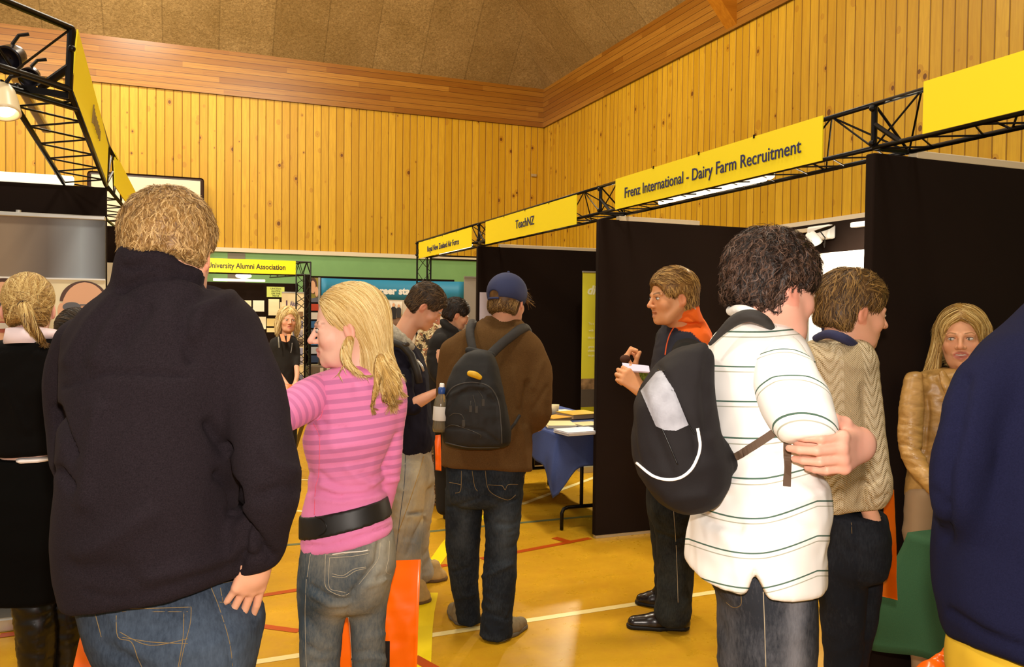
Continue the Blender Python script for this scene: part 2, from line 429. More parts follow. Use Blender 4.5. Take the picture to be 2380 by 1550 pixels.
def panel(a, b, t, z, label, rail=None, group=None):
    """free-standing fabric panel between plan points a and b"""
    a, b = Vector((*a, 0)), Vector((*b, 0)); d = (b-a).normalized(); nrm = Vector((-d.y, d.x, 0))
    root = empty('fabric_divider', (a+b)/2, label=label, category='divider', group=group)
    L = (b-a).length; R = rotm(d, nrm, Vector((0, 0, 1)))
    MB().box((a+b)/2+Vector((0, 0, z/2+0.012)), (L, t, z-0.024), R, 0.006).build('fabric_board', BLACKF, root)
    if rail:
        MB().box(a+d*(rail[0]+rail[1])/2+Vector((0, 0, z+0.012)), (rail[1]-rail[0], 0.05, 0.035), R, 0.004).build('top_rail', RAILM, root)
    MB().box((a+b)/2+Vector((0, 0, 0.012)), (L-0.02, t*0.8, 0.022), R).build('bottom_rail', SILVER, root)
    return root
panel((XT, 2.70), (4.225, 2.70), 0.05, 2.30, 'black fabric panel behind the smiling woman in the tan jacket', (0.24, 1.45))
panel((XT, 5.20), (4.225, 5.20), 0.05, ZP, 'black fabric panel behind the man in the orange trimmed jacket', (0.16, 0.84))
panel((XT, 7.83), (4.225, 7.83), 0.05, ZP, 'black fabric panel behind the man in the backwards cap', (0.24, 1.35))
panel((XB, 2.74), (XB, 5.16), 0.04, ZP, 'black back panel holding the brightly lit white board')
panel((XB, 5.24), (XB, 7.79), 0.04, ZP, 'black back panel of the booth with the blue draped table')
panel((XB, 7.87), (XB, 10.3), 0.04, ZP, 'black back panel of the furthest booth in the yellow signed row')

def lattice(mb, p, q, n_, r, flip=0):
    """zig-zag between two rails given as (start, end) pairs"""
    for i in range(n_):
        t0, t1 = i/n_, (i+1)/n_; tm = (t0+t1)/2
        A = p[0].lerp(p[1], t0); B = q[0].lerp(q[1], tm); C = p[0].lerp(p[1], t1)
        mb.rod(A, B, r, 6); mb.rod(B, C, r, 6)
def truss_bay(root, p0, p1, side, h, r=0.011, n_=5, top=True):
    """triangular bay: front top, front bottom and rear bottom rails"""
    p0, p1 = Vector(p0), Vector(p1); up = Vector((0, 0, h)); sd = Vector(side)
    for a in (up, Vector((0, 0, 0)), sd):
        MB().rod(p0+a, p1+a, r, 10).build('rail', BLACKM, root, smooth=True)
    mb = MB()
    lattice(mb, (p0, p1), (p0+up, p1+up), n_, 0.0045); lattice(mb, (p0, p1), (p0+sd, p1+sd), n_*2, 0.004)
    lattice(mb, (p0+sd, p1+sd), (p0+up, p1+up), n_, 0.0045)
    mb.build('lattice_bracing', BLACKM, root)
def truss_joint(root, p, along, side, h):
    p = Vector(p); mb = MB(); up = Vector((0, 0, h)); al = Vector(along); sd = Vector(side)
    mb.rod(p, p+up, 0.013, 8); mb.rod(p+up*0.55, p+al*0.14, 0.011, 8); mb.rod(p, p+sd, 0.012, 8)
    mb.rod(p+up, p+sd, 0.006, 8)
    for q in (p+up*0.1, p+up*0.9, p+sd): mb.ball(q+Vector((-0.012, 0, 0)), 0.014)
    mb.build('joint_frame', BLACKM, root)
ZT0, HT = 2.325, 0.185; SIDE = (0.2, 0, 0)
tr = empty('lighting_truss', (XT, 6.2, ZT0), label='black lattice truss carrying the yellow signs over the right-hand booths', category='truss')
for y0, y1 in ((0.3, 2.70), (2.70, 5.20), (5.20, 7.83), (7.83, 10.25)):
    truss_bay(tr, (XT+0.02, y0, ZT0), (XT+0.02, y1, ZT0), SIDE, HT)
for y in (2.70, 5.20, 7.83, 10.25): truss_joint(tr, (XT+0.02, y, ZT0), (0, -1, 0), SIDE, HT)
# end tower of the run
for dx, dy in ((0.02, 0.0), (0.2, 0.0), (0.11, -0.16)):
    MB().rod((XT+dx, 10.25+dy, 0), (XT+dx, 10.25+dy, ZT0+(HT if dx < 0.1 else 0)), 0.012, 8).build('tower_leg', BLACKM, tr)
mb = MB(); T = [Vector((XT+dx, 10.25+dy, 0)) for dx, dy in ((0.02, 0), (0.2, 0), (0.11, -0.16))]
for i in range(3):
    a, b = T[i], T[(i+1) % 3]; z = Vector((0, 0, 1))
    lattice(mb, (a, a+z*ZT0), (b, b+z*ZT0), 6, 0.004)
mb.build('tower_bracing', BLACKM, tr)
# rear cross truss of the far booth
for k, z in enumerate((2.30, 2.345)):
    MB().rod((XT+0.2, 10.25, z), (XB, 10.25, z), 0.01, 8).build('rail', BLACKM, tr)

def banner(y0, y1, z0, z1, text, label, size, width=None, x=XT-0.012, zc=None, sag=0.0):
    root = empty('booth_sign', (x, (y0+y1)/2, (z0+z1)/2), label=label, category='sign', group='yellow signs on the right-hand truss')
    MB().box((x, (y0+y1)/2, (z0+z1)/2), (0.005, abs(y1-y0), z1-z0)).build('sign_face', BANNER, root)
    for t in (0.25, 0.5, 0.75): MB().box((x-0.003, y0+(y1-y0)*t, z1), (0.004, 0.012, 0.018)).build('cable_tie', BLACKM, root)
    if text: lettering(text, size, (x-0.004, (y0+y1)/2, zc or (z0+z1)/2), (0, -1, 0), (0, 0, 1), NAVYINK, root, bold=0.0005, width=width)
    return root
banner(0.55, 2.42, 2.325, 2.53, None, 'blank yellow sign nearest the camera, cut by the right frame edge', 0.1)
banner(2.97, 4.92, 2.315, 2.52, 'Frenz International - Dairy Farm Recruitment', 'yellow sign reading Frenz International - Dairy Farm Recruitment', 0.098, 1.68, zc=2.405)
banner(5.52, 7.54, 2.275, 2.495, 'TeachNZ', 'yellow sign reading TeachNZ', 0.105, 0.42, zc=2.385)
banner(7.965, 10.05, 2.285, 2.485, 'Royal New Zealand Air Force', 'yellow sign reading Royal New Zealand Air Force', 0.095, 1.25, zc=2.37)
# slim light fittings clipped under the truss
for i, (y0, y1, lb) in enumerate(((3.5, 4.6, 'slim lit tube fitting under the Frenz International sign'), (5.9, 7.1, 'slim lit tube fitting under the TeachNZ sign'), (8.4, 9.6, 'slim lit tube fitting under the Royal New Zealand Air Force sign'))):
    r = empty('tube_light', (XT+0.12, (y0+y1)/2, 2.33), label=lb, category='light fitting', group='tube lights under the right truss')
    MB().span((XT+0.09, y0, 2.335), (XT+0.15, y1, 2.36), 0.006).build('housing', WHITEP, r)
    MB().rod((XT+0.12, y0+0.03, 2.325), (XT+0.12, y1-0.03, 2.325), 0.013, 10).build('lit_tube', emit('tube_glow', 'fff3d6', 2.5), r)
    MB().ball((XT+0.12, y0, 2.34), 0.03, (0.8, 1.2, 0.8)).build('bulb', LAMP_ON, r, smooth=True)

# white board on the back panel with its floodlight
wb = empty('white_board', (XB-0.03, 4.1, 1.5), label='overexposed white board on the back panel behind the knit-sweater man', category='board')
a, b = on_x(1878, 583, XB-0.05), on_x(2120, 560, XB-0.05)
MB().span((XB-0.05, 2.9, 0.75), (XB-0.022, a.y, 2.06), 0.004).build('board_face', plain('white_board_face', 'fbf7ef', 0.5), wb)
MB().span((XB-0.056, a.y-0.03, 0.75), (XB-0.05, a.y, 2.06)).build('edge_strip', SILVER, wb)
fl = empty('flood_light', on_x(1890, 545, XB-0.2), label='white flood lamp clipped above the bright white board', category='lamp')
c = on_x(1888, 555, XB-0.26)
MB().lathe(c, [(0.005, 0.05), (0.03, 0.045), (0.05, 0.0), (0.058, -0.04), (0.05, -0.045), (0.001, -0.03)], 18, Matrix.Rotation(-0.5, 3, 'Y')).build('lamp_head', WHITEP, fl, smooth=True)
MB().rod(c+Vector((0, 0, 0.04)), c+Vector((0.2, 0.02, 0.1)), 0.012).build('bracket', BLACKM, fl)
MB().tube([c+Vector((0.02, -0.05, 0.05)), c+Vector((0.02, -0.1, 0.0)), c+Vector((0.05, -0.06, -0.06)), c+Vector((0.1, 0.0, -0.03))], 0.004).build('cable', BLACKM, fl)
c = on_x(1908, 541, XB-0.08)
lbx = empty('light_box', c, label='white oblong light box above the bright white board', category='light fitting')
MB().box(c, (0.07, 0.22, 0.10), None, 0.015).build('housing', WHITEP, lbx)
c2 = on_x(2004, 521, XB-0.08)
MB().box(c2, (0.06, 0.16, 0.035), None, 0.008).build('tube_light', WHITEP, label='short white fitting beside the black panel edge above the board', category='light fitting')
MB().box(on_x(1835, 541, XB-0.04), (0.03, 0.5, 0.03), None, 0.004).build('wall_rail', RAILM, label='pale rail along the top of the lit booth', category='rail')
spot_light('flood_lamp_light', (XB-0.9, 3.8, 2.2), (XB, 3.9, 1.4), 260, 'fff0d8', 110, 0.5, 0.06)
# lamps clipped over the booths
spot_light('booth_lamp', (3.9, 7.3, 2.25), (2.3, 4.9, 0.0), 170, 'fff0d0', 120, 0.6, 0.05)
spot_light('booth_lamp', (XT+0.15, 3.9, 2.3), (2.2, 3.4, 0.0), 45, 'ffe2b0', 120, 0.6, 0.06)
from mathutils.bvhtree import BVHTree
NPF = np.float32
def vec(p): return np.array(tuple(p), dtype=np.float64)
def px_m(r, d): return r*d/FPX
def smin(a, b, k):
    if k <= 0: return np.minimum(a, b)
    h = np.maximum(k-np.abs(a-b), 0.0)/k
    return np.minimum(a, b)-h*h*k*0.25
def smax(a, b, k): return -smin(-a, -b, k)
def d_cap(X, a, b, ra, rb, flat=None):
    a, b = vec(a), vec(b); ab = b-a; L2 = max(1e-12, ab @ ab)
    Q = [X[i]-a[i] for i in range(3)]
    t = np.clip((Q[0]*ab[0]+Q[1]*ab[1]+Q[2]*ab[2])/L2, 0, 1)
    Q = [Q[i]-t*ab[i] for i in range(3)]
    if flat is not None:          # flat = (unit vector, factor): thinner along that vector
        n_, f = vec(flat[0]), flat[1]; w = Q[0]*n_[0]+Q[1]*n_[1]+Q[2]*n_[2]
        Q = [Q[i]+n_[i]*w*(1/f-1) for i in range(3)]
    d = np.sqrt(Q[0]**2+Q[1]**2+Q[2]**2)-(ra+(rb-ra)*t)
    return d*(min(1.0, flat[1]) if flat is not None else 1.0)
def d_ell(X, c, r, R=None):
    c = vec(c); Q = [X[i]-c[i] for i in range(3)]
    if R is not None: Q = [sum(R[j][i]*Q[j] for j in range(3)) for i in range(3)]
    k0 = np.sqrt(sum((Q[i]/r[i])**2 for i in range(3))); k1 = np.sqrt(sum((Q[i]/(r[i]*r[i]))**2 for i in range(3)))
    return k0*(k0-1)/np.maximum(k1, 1e-6)
HR = Vector((RIGHT.x, RIGHT.y, 0)).normalized(); HF = Vector((-HR.y, HR.x, 0))      # level axes across and along the view
class Sdf:
    def __init__(s): s.ops = []
    def _add(s, fn, lo, hi, k, op): s.ops.append((fn, np.array(lo), np.array(hi), k, op)); return s
    def cap(s, a, b, ra, rb=None, k=0.02, flat=None, op='add'):
        rb = ra if rb is None else rb; A, B = vec(a), vec(b); m = max(ra, rb)+k
        return s._add(lambda X: d_cap(X, A, B, ra, rb, flat), np.minimum(A, B)-m, np.maximum(A, B)+m, k, op)
    def chain(s, q, k=0.02, flat=None, op='add'):
        """q: (u, v, depth, radius in photo pixels) or (Vector, radius)"""
        pts = [(P(a[0], a[1], a[2]), px_m(a[3], a[2])) if len(a) == 4 else a for a in q]
        if len(pts) > 2:       # round the bends
            out = []
            for i in range(len(pts)-1):
                p0 = pts[max(i-1, 0)]; p1 = pts[i]; p2 = pts[i+1]; p3 = pts[min(i+2, len(pts)-1)]
                for j in range(4):
                    t = j/4; c = lambda a, b, c_, d: 0.5*((2*b)+(-a+c_)*t+(2*a-5*b+4*c_-d)*t*t+(-a+3*b-3*c_+d)*t**3)
                    out.append((Vector([c(p0[0][m], p1[0][m], p2[0][m], p3[0][m]) for m in range(3)]), max(0.001, c(p0[1], p1[1], p2[1], p3[1]))))
            out.append(pts[-1]); pts = out
        A = [vec(p) for p, r in pts]; R = [r for p, r in pts]; m = max(R)+k
        lo = np.min(A, axis=0)-m; hi = np.max(A, axis=0)+m
        def fn(X):
            d = None
            for i in range(len(A)-1):
                e = d_cap(X, A[i], A[i+1], R[i], R[i+1], flat); d = e if d is None else np.minimum(d, e)
            return d
        return s._add(fn, lo, hi, k, op)
    def ell(s, c, r, R=None, k=0.02, op='add'):
        c = vec(c); Rr = None if R is None else [[R[i][j] for j in range(3)] for i in range(3)]
        m = max(r)+k
        return s._add(lambda X: d_ell(X, c, r, Rr), c-m, c+m, k, op)
    def rows(s, rows, k=0.03, n=2.3, yaw=0.0, top=0.03, bot=0.0, grow=0.0, op='add'):
        """traced body: (v, u_left, u_right, depth, half thickness along the view)"""
        T = []
        for v, ul, ur, d, b in rows:
            c = P((ul+ur)/2, v, d); T.append((c.z, c.x, c.y, (ur-ul)/2*d/FPX+grow, b+grow))
        T.sort(); T = np.array(T); zs = np.linspace(T[0, 0], T[-1, 0], 240)
        tab = np.array([np.interp(zs, T[:, 0], T[:, i]) for i in range(1, 5)])
        g = np.exp(-np.linspace(-2, 2, 17)**2); g /= g.sum()
        tab = np.array([np.convolve(np.pad(r, 8, mode='reflect', reflect_type='odd'), g, 'valid') for r in tab])
        c_, s_ = math.cos(yaw), math.sin(yaw); ax = HR*c_+HF*s_; bx = HF*c_-HR*s_
        z0, z1 = zs[0], zs[-1]; m = max(tab[2].max(), tab[3].max())*1.1+k
        lo = (tab[0].min()-m, tab[1].min()-m, z0-0.03); hi = (tab[0].max()+m, tab[1].max()+m, z1+0.03)
        def fn(X):
            Z = X[2]; cx, cy, a, b = [np.interp(Z, zs, r) for r in tab]
            u = (X[0]-cx)*ax.x+(X[1]-cy)*ax.y; w = (X[0]-cx)*bx.x+(X[1]-cy)*bx.y
            f = ((np.abs(u/a)**n+np.abs(w/b)**n+1e-9)**(1/n)-1)*np.minimum(a, b)*0.9
            f = smax(f, Z-z1, top) if top else np.maximum(f, Z-z1)
            f = smax(f, z0-Z, bot) if bot else np.maximum(f, z0-Z)
            return f
        return s._add(fn, lo, hi, k, op)
    def cut(s, p, n_, k=0.0):
        """remove everything on the side n_ points to"""
        p, n_ = vec(p), vec(n_); n_ = n_/np.linalg.norm(n_)
        s.ops.append((lambda X: (X[0]-p[0])*n_[0]+(X[1]-p[1])*n_[1]+(X[2]-p[2])*n_[2], None, None, k, 'cut')); return s
    def arrays(s, h, pad=0.02):
        B = [(lo, hi) for _, lo, hi, _, op in s.ops if lo is not None and op == 'add']
        lo = np.min([b[0] for b in B], axis=0)-pad; hi = np.max([b[1] for b in B], axis=0)+pad
        nn = np.ceil((hi-lo)/h).astype(int)+1
        ax = [lo[i]+h*np.arange(nn[i]) for i in range(3)]
        F = np.full(nn, 0.5)
        for fn, l, u, k, op in s.ops:
            if l is None: sl = [slice(0, nn[i]) for i in range(3)]
            else:
                i0 = np.clip(np.floor((l-0.01-lo)/h).astype(int), 0, nn); i1 = np.clip(np.ceil((u+0.01-lo)/h).astype(int)+1, 0, nn)
                if (i1 <= i0).any(): continue
                sl = [slice(i0[i], i1[i]) for i in range(3)]
            X = np.meshgrid(ax[0][sl[0]], ax[1][sl[1]], ax[2][sl[2]], indexing='ij', sparse=True)
            f = fn(X); cur = F[tuple(sl)]
            if op == 'add': F[tuple(sl)] = smin(cur, f, k)
            elif op == 'sub': F[tuple(sl)] = smax(cur, -f, k)
            elif op == 'cut': F[tuple(sl)] = smax(cur, f+0*cur, k)
        F[0] = F[-1] = 0.5; F[:, 0] = F[:, -1] = 0.5; F[:, :, 0] = F[:, :, -1] = 0.5
        return surface_nets(F, lo, h)
def surface_nets(F, lo, h):
    S = F < 0
    n0, n1, n2_ = F.shape
    C = np.zeros((n0-1, n1-1, n2_-1), np.uint8)
    offs = [(i, j, k) for i in (0, 1) for j in (0, 1) for k in (0, 1)]
    for i, j, k in offs: C += S[i:n0-1+i, j:n1-1+j, k:n2_-1+k]
    M = (C > 0) & (C < 8); idx = np.argwhere(M)
    num = np.full(M.shape, -1, np.int32); num[M] = np.arange(len(idx))
    acc = np.zeros((len(idx), 3)); cnt = np.zeros(len(idx))
    edges = [(a, b) for a in offs for b in offs if sum(abs(a[m]-b[m]) for m in range(3)) == 1 and a < b]
    for a, b in edges:
        fa = F[idx[:, 0]+a[0], idx[:, 1]+a[1], idx[:, 2]+a[2]]; fb = F[idx[:, 0]+b[0], idx[:, 1]+b[1], idx[:, 2]+b[2]]
        cr = (fa < 0) != (fb < 0); den = np.where(cr, fa-fb, 1.0); t = np.where(cr, fa/den, 0)
        p = np.array(a)[None]+t[:, None]*(np.array(b)-np.array(a))[None]
        acc += np.where(cr[:, None], p, 0); cnt += cr
    V_ = lo+(idx+acc/cnt[:, None])*h
    Q = []
    for ax in range(3):
        sl0 = [slice(None)]*3; sl1 = [slice(None)]*3; sl0[ax] = slice(0, -1); sl1[ax] = slice(1, None)
        E = S[tuple(sl0)] != S[tuple(sl1)]
        o = [i for i in range(3) if i != ax]
        e = np.argwhere(E); e = e[(e[:, o[0]] > 0) & (e[:, o[1]] > 0)]
        e = e[(e[:, o[0]] < F.shape[o[0]]-1) & (e[:, o[1]] < F.shape[o[1]]-1)]
        inside = S[e[:, 0], e[:, 1], e[:, 2]]
        def g(da, db):
            q = e.copy(); q[:, o[0]] -= da; q[:, o[1]] -= db; return num[q[:, 0], q[:, 1], q[:, 2]]
        q = np.stack([g(1, 1), g(0, 1), g(0, 0), g(1, 0)], 1)
        flip = inside if ax != 1 else ~inside
        q = np.where(flip[:, None], q, q[:, ::-1]); Q.append(q)
    return V_, np.concatenate(Q)
def lap_smooth(V_, F_, it=2, lam=0.5):
    n_ = len(V_); cnt = np.zeros(n_)
    for i in range(4): np.add.at(cnt, F_[:, i], 2)
    for _ in range(it):
        acc = np.zeros_like(V_)
        for i in range(4):
            for c in range(3): acc[:, c] += np.bincount(F_[:, i], V_[F_[:, (i+1) % 4], c]+V_[F_[:, (i-1) % 4], c], n_)
        V_ = V_+(acc/np.maximum(cnt, 1)[:, None]-V_)*lam
    return V_
def normals(V_, F_):
    a = V_[F_[:, 2]]-V_[F_[:, 0]]; b = V_[F_[:, 3]]-V_[F_[:, 1]]; fn = np.cross(a, b)
    N_ = np.zeros_like(V_)
    for i in range(4):
        for c in range(3): N_[:, c] += np.bincount(F_[:, i], fn[:, c], len(V_))
    return N_/np.maximum(np.linalg.norm(N_, axis=1, keepdims=True), 1e-12)
def vnoise(Pn, seed=0):
    Pn = np.asarray(Pn)+seed*17.31; i = np.floor(Pn).astype(np.int64); f = Pn-i; f = f*f*(3-2*f)
    def hsh(a, b, c):
        x = (a*374761393+b*668265263+c*2147483647+seed*1274126177) & 0xffffffff
        x = ((x ^ (x >> 13))*1274126177) & 0xffffffff; return ((x ^ (x >> 16)) & 0xffff)/65535.0
    r = 0
    for dx in (0, 1):
        for dy in (0, 1):
            for dz in (0, 1):
                w = (f[:, 0] if dx else 1-f[:, 0])*(f[:, 1] if dy else 1-f[:, 1])*(f[:, 2] if dz else 1-f[:, 2])
                r = r+w*hsh(i[:, 0]+dx, i[:, 1]+dy, i[:, 2]+dz)
    return r*2-1
def pixels(V_):
    Q = V_-vec(EYE); d = Q @ vec(FWD)
    return W/2+FPX*(Q @ vec(RIGHT))/d, H/2-FPX*(Q @ vec(UP))/d, d
def wrinkle(V_, F_, amp, freq=9.0, seed=1, stretch=(1, 1, 1.0), ridge=True):
    """cloth folds: ridged noise along the normal"""
    N_ = normals(V_, F_); q = V_*np.array(stretch)*freq
    w = np.stack([vnoise(q*0.5, seed+5), vnoise(q*0.5, seed+6), vnoise(q*0.5, seed+7)], 1)
    a = vnoise(q+w*1.2, seed); b = vnoise(q*2.1+w, seed+1)
    f = (1-2*np.abs(a))*0.65+(1-2*np.abs(b))*0.35 if ridge else a*0.7+b*0.3
    return V_+N_*(f*amp)[:, None]
def creases(V_, F_, lines):
    """folds pressed or raised along traced lines: (points, width m, height m)"""
    u, v, d = pixels(V_); N_ = normals(V_, F_); face = (N_ @ vec(FWD)) < 0.25
    for pts, wd_, amp in lines:
        best = np.full(len(V_), 1e9)
        pts = [np.array(p, float) for p in pts]
        for a, b in zip(pts, pts[1:]):
            ab = b-a; t = np.clip(((u-a[0])*ab[0]+(v-a[1])*ab[1])/(ab @ ab), 0, 1)
            best = np.minimum(best, np.hypot(u-a[0]-t*ab[0], v-a[1]-t*ab[1]))
        m = best*d/FPX
        V_ = V_+N_*(np.where(face, amp*np.exp(-(m/wd_)**2), 0))[:, None]
    return V_
def cloth(name, sdf, mat, parent, h=0.012, smooth=2, amp=0.0, freq=9, seed=1, stretch=(1, 1, 1), lines=None, attrs=None, soft=None, **k):
    V_, F_ = sdf.arrays(h); V_ = lap_smooth(V_, F_, smooth)
    if amp: V_ = wrinkle(V_, F_, amp, freq, seed, stretch)
    if lines: V_ = creases(V_, F_, lines)
    if soft: V_ = lap_smooth(V_, F_, soft)
    me = mesh_np(name, V_, F_)
    if attrs:
        for an, fn in attrs.items():
            at = me.attributes.new(an, 'FLOAT', 'POINT'); at.data.foreach_set('value', np.asarray(fn(V_), dtype=np.float32))
    return link(name, me, mat, parent, **k)
def join_arrays(parts):
    Vs, Fs, o = [], [], 0
    for V_, F_ in parts: Vs.append(V_); Fs.append(F_+o); o += len(V_)
    return np.concatenate(Vs), np.concatenate(Fs)

# ------------------------------------------------------------------ heads (local frame: x = person's left, y = towards the face, z = up)
def head_frame(c, yaw, pitch=0.0, roll=0.0, s=1.0):
    """yaw: 0 looks away from the camera, 90 looks to the left of the picture, 180 at the camera, 270 to the right; pitch > 0 looks down"""
    a = math.radians(yaw); fwd = HF*math.cos(a)-HR*math.sin(a); up = Vector((0, 0, 1)); left = up.cross(fwd)
    q = Matrix.Rotation(math.radians(pitch), 3, left); fwd, up = q @ fwd, q @ up
    q = Matrix.Rotation(math.radians(roll), 3, fwd); left, up = q @ left, q @ up
    return dict(c=Vector(c), R=rotm(left, fwd, up), s=s)
def hw(hf, x, y, z): return hf['c']+hf['R'] @ (Vector((x, y, z))*hf['s'])
def hl(hf, V_): return ((V_-vec(hf['c'])) @ np.array(hf['R']))/hf['s']
def add_head(S, hf, female=False, mouth=0.0, smile=0.0, jaw=1.0):
    s = hf['s']; R = hf['R']; w = lambda x, y, z: hw(hf, x, y, z)
    E = lambda c, r, k, op='add': S.ell(w(*c), [q*s for q in r], R, k*s, op)
    C = lambda a, b, ra, rb, k, op='add', flat=None: S.cap(w(*a), w(*b), ra*s, rb*s, k*s, flat, op)
    jw = (0.9 if female else 1.0)*jaw
    E((0, -0.014, 0.035), (0.0755, 0.096, 0.082), 0.01)
    E((0, 0.022, -0.028), (0.063*jw, 0.068, 0.085), 0.03)
    E((0, 0.040, -0.082), (0.044*jw, 0.044, 0.034), 0.03)
    E((0, 0.074, -0.101), (0.017*jw, 0.014, 0.014), 0.02)
    for q in (-1, 1):
        C((q*0.060*jw, -0.002, -0.04), (q*0.035*jw, 0.045, -0.092), 0.016, 0.016, 0.03)
        E((q*0.040, 0.060, -0.032), (0.022, 0.022, 0.024), 0.02)
        E((q*0.031, 0.104, -0.004), (0.019, 0.018, 0.013), 0.014, 'sub')
        E((q*0.031, 0.0735, -0.005), (0.0165, 0.0142, 0.0105), 0.008)
        C((q*0.014, 0.090, 0.0135), (q*0.047, 0.076, 0.014), 0.0075 if not female else 0.0055, 0.006, 0.012)
    C((0, 0.088, 0.006), (0, 0.110, -0.030), 0.0065, 0.0095, 0.010)
    E((0, 0.110, -0.0345), (0.0105, 0.0105, 0.009), 0.006)
    for q in (-1, 1): E((q*0.0125, 0.0975, -0.0370), (0.0085, 0.010, 0.0075), 0.007)
    mw = 0.0215+0.007*smile; mz = 0.004*smile; mo = mouth*0.006
    C((-mw, 0.080, -0.066+mz), (0, 0.0925, -0.0625+mo*0.4), 0.0045, 0.0058, 0.006); C((0, 0.0925, -0.0625+mo*0.4), (mw, 0.080, -0.066+mz), 0.0058, 0.0045, 0.006)
    C((-mw*0.8, 0.080, -0.0725+mz*0.5-mo), (0, 0.0905, -0.0755-mo), 0.0045, 0.0065, 0.006); C((0, 0.0905, -0.0755-mo), (mw*0.8, 0.080, -0.0725+mz*0.5-mo), 0.0065, 0.0045, 0.006)
    if mouth > 0.4: S.cap(w(-mw*0.62, 0.088, -0.068), w(mw*0.62, 0.088, -0.068), (0.0025+mo*0.65)*s, None, 0.002, None, 'sub'); S.cap(w(0, 0.099, -0.068), w(0, 0.094, -0.068), (0.003+mo*0.65)*s, None, 0.002, None, 'sub')
    else: S.cap(w(-mw*0.9, 0.0905, -0.0685), w(mw*0.9, 0.0905, -0.0685), 0.0018*s, None, 0.003, None, 'sub')
    for q in (-1, 1):
        Re = R @ Matrix.Rotation(q*0.35, 3, 'Z') @ Matrix.Rotation(-0.2, 3, 'X')
        S.ell(w(q*0.0785, -0.008, -0.012), [0.0085*s, 0.0175*s, 0.031*s], Re, 0.006*s)
        S.ell(w(q*0.0865, -0.004, -0.010), [0.0055*s, 0.009*s, 0.018*s], Re, 0.004*s, 'sub')
def neck(S, hf, base, r0=0.056, r1=0.062):
    S.cap(hw(hf, 0, -0.022, -0.05), base, r0*hf['s'], r1*hf['s'], 0.03*hf['s'])

def skin_mat(name, tone='d9a283', lip='b86a5e', brow='4a3322', rough=0.5):
    n = N(name); co = n.coord()
    base = n.mix(n.ramp(n.noise(co, 22, 3), [(0.3, 0.0), (0.75, 0.35)]), tone, tuple(min(1, q*w_) for q, w_ in zip(lin(tone)[:3], (1.0, 0.78, 0.74)))+(1,))
    base = n.mix(n.attr('blush')['Fac'], base, tuple(min(1, q*w_) for q, w_ in zip(lin(tone)[:3], (1.0, 0.62, 0.58)))+(1,))
    base = n.mix(n.attr('lip')['Fac'], base, lip)
    base = n.mix(n.attr('brow')['Fac'], base, brow)
    m = n.out(base, rough, n.bump(n.noise(co, 420, 2), 0.12, 0.001), spec=0.35)
    n.b.inputs['Subsurface Weight'].default_value = 0.08; n.b.inputs['Subsurface Scale'].default_value = 0.01
    n.b.inputs['Subsurface Radius'].default_value = (1.0, 0.3, 0.15)
    return m
SKIN = skin_mat('fair_skin'); 
def face_attrs(hf, female=False, smile=0.0, mouth=0.0, stubble=0.0, brow=0.85):
    def sm(e0, e1, x): t = np.clip((x-e0)/(e1-e0), 0, 1); return t*t*(3-2*t)
    def lip(V_):
        L = hl(hf, V_); x, y, z = L.T; mw = 0.0235+0.007*smile; mo = mouth*0.006
        q = np.sqrt((x/mw)**2+((z+0.0685-0.003*smile*(np.abs(x)/mw))/(0.0125+mo))**2)
        return (1-sm(0.75, 1.05, q))*(y > 0.07)*(0.75 if female else 0.4)
    def br(V_):
        L = hl(hf, V_); x, y, z = L.T; ax = np.abs(x)
        zc = 0.0165+0.004*sm(0.012, 0.034, ax)-0.006*sm(0.036, 0.052, ax); th = 0.0042*(1 if not female else 0.7)
        return (1-sm(0.5, 1.2, np.abs(z-zc)/th))*sm(0.010, 0.016, ax)*(1-sm(0.046, 0.053, ax))*(y > 0.055)*brow
    def bl(V_):
        L = hl(hf, V_); x, y, z = L.T
        a = np.exp(-((np.abs(x)-0.042)**2/0.0007+(z+0.035)**2/0.0006))*(y > 0.03)*0.28
        b = np.exp(-(x**2/0.00018+(z+0.034)**2/0.0003))*(y > 0.1)*0.4
        c = (np.abs(x) > 0.076)*(np.abs(z+0.012) < 0.034)*(np.abs(y+0.006) < 0.022)*0.55
        return np.maximum(np.maximum(a, b), c)
    return dict(lip=lip, brow=br, blush=bl)
EYEW = plain('eye_white', 'c9beb2', 0.3); 
def iris_mat(name, col):
    return plain(name, col, 0.15)
IRIS = iris_mat('iris_brown', '3a2a20'); IRISB = iris_mat('iris_blue', '4e6a7c')
def eyes(hf, parent, iris=IRIS, look=(0.0, 0.0), lid='c98f72', lash=True, closed=0.0):
    s = hf['s']
    if closed > 0.9: return
    lm = plain('eyelid_lash', '2a1c16', 0.6)
    for q in (-1, 1):
        c = hw(hf, q*0.031, 0.0783, -0.004); mb = MB(); mb.ball(c, 0.0128*s, (1.0, 1.0, 0.55), hf['R'], u=20, v=14)
        e = mb.build('eye', EYEW, parent, smooth=True)
        if closed < 0.9:
            d = (hf['R'] @ Vector((look[0], 1.0, look[1]))).normalized()
            MB().ball(c+d*0.0082*s, 0.0056*s, (1, 0.9, 0.95), hf['R']).build('iris', iris, e, smooth=True)
        if lash:
            a = [hw(hf, q*(0.031+0.0135*math.cos(t)), 0.0915-0.0045*abs(math.cos(t))**1.5-(0.006 if q*math.cos(t)*q > 0.3 else 0), -0.0045+0.0068*(1-closed)*math.sin(t)+0.001) for t in np.linspace(0.1, math.pi-0.1, 9)]
            MB().tube(a, [0.0003*s]+[0.0011*s]*7+[0.0003*s], 5).build('eyelash', lm, e)

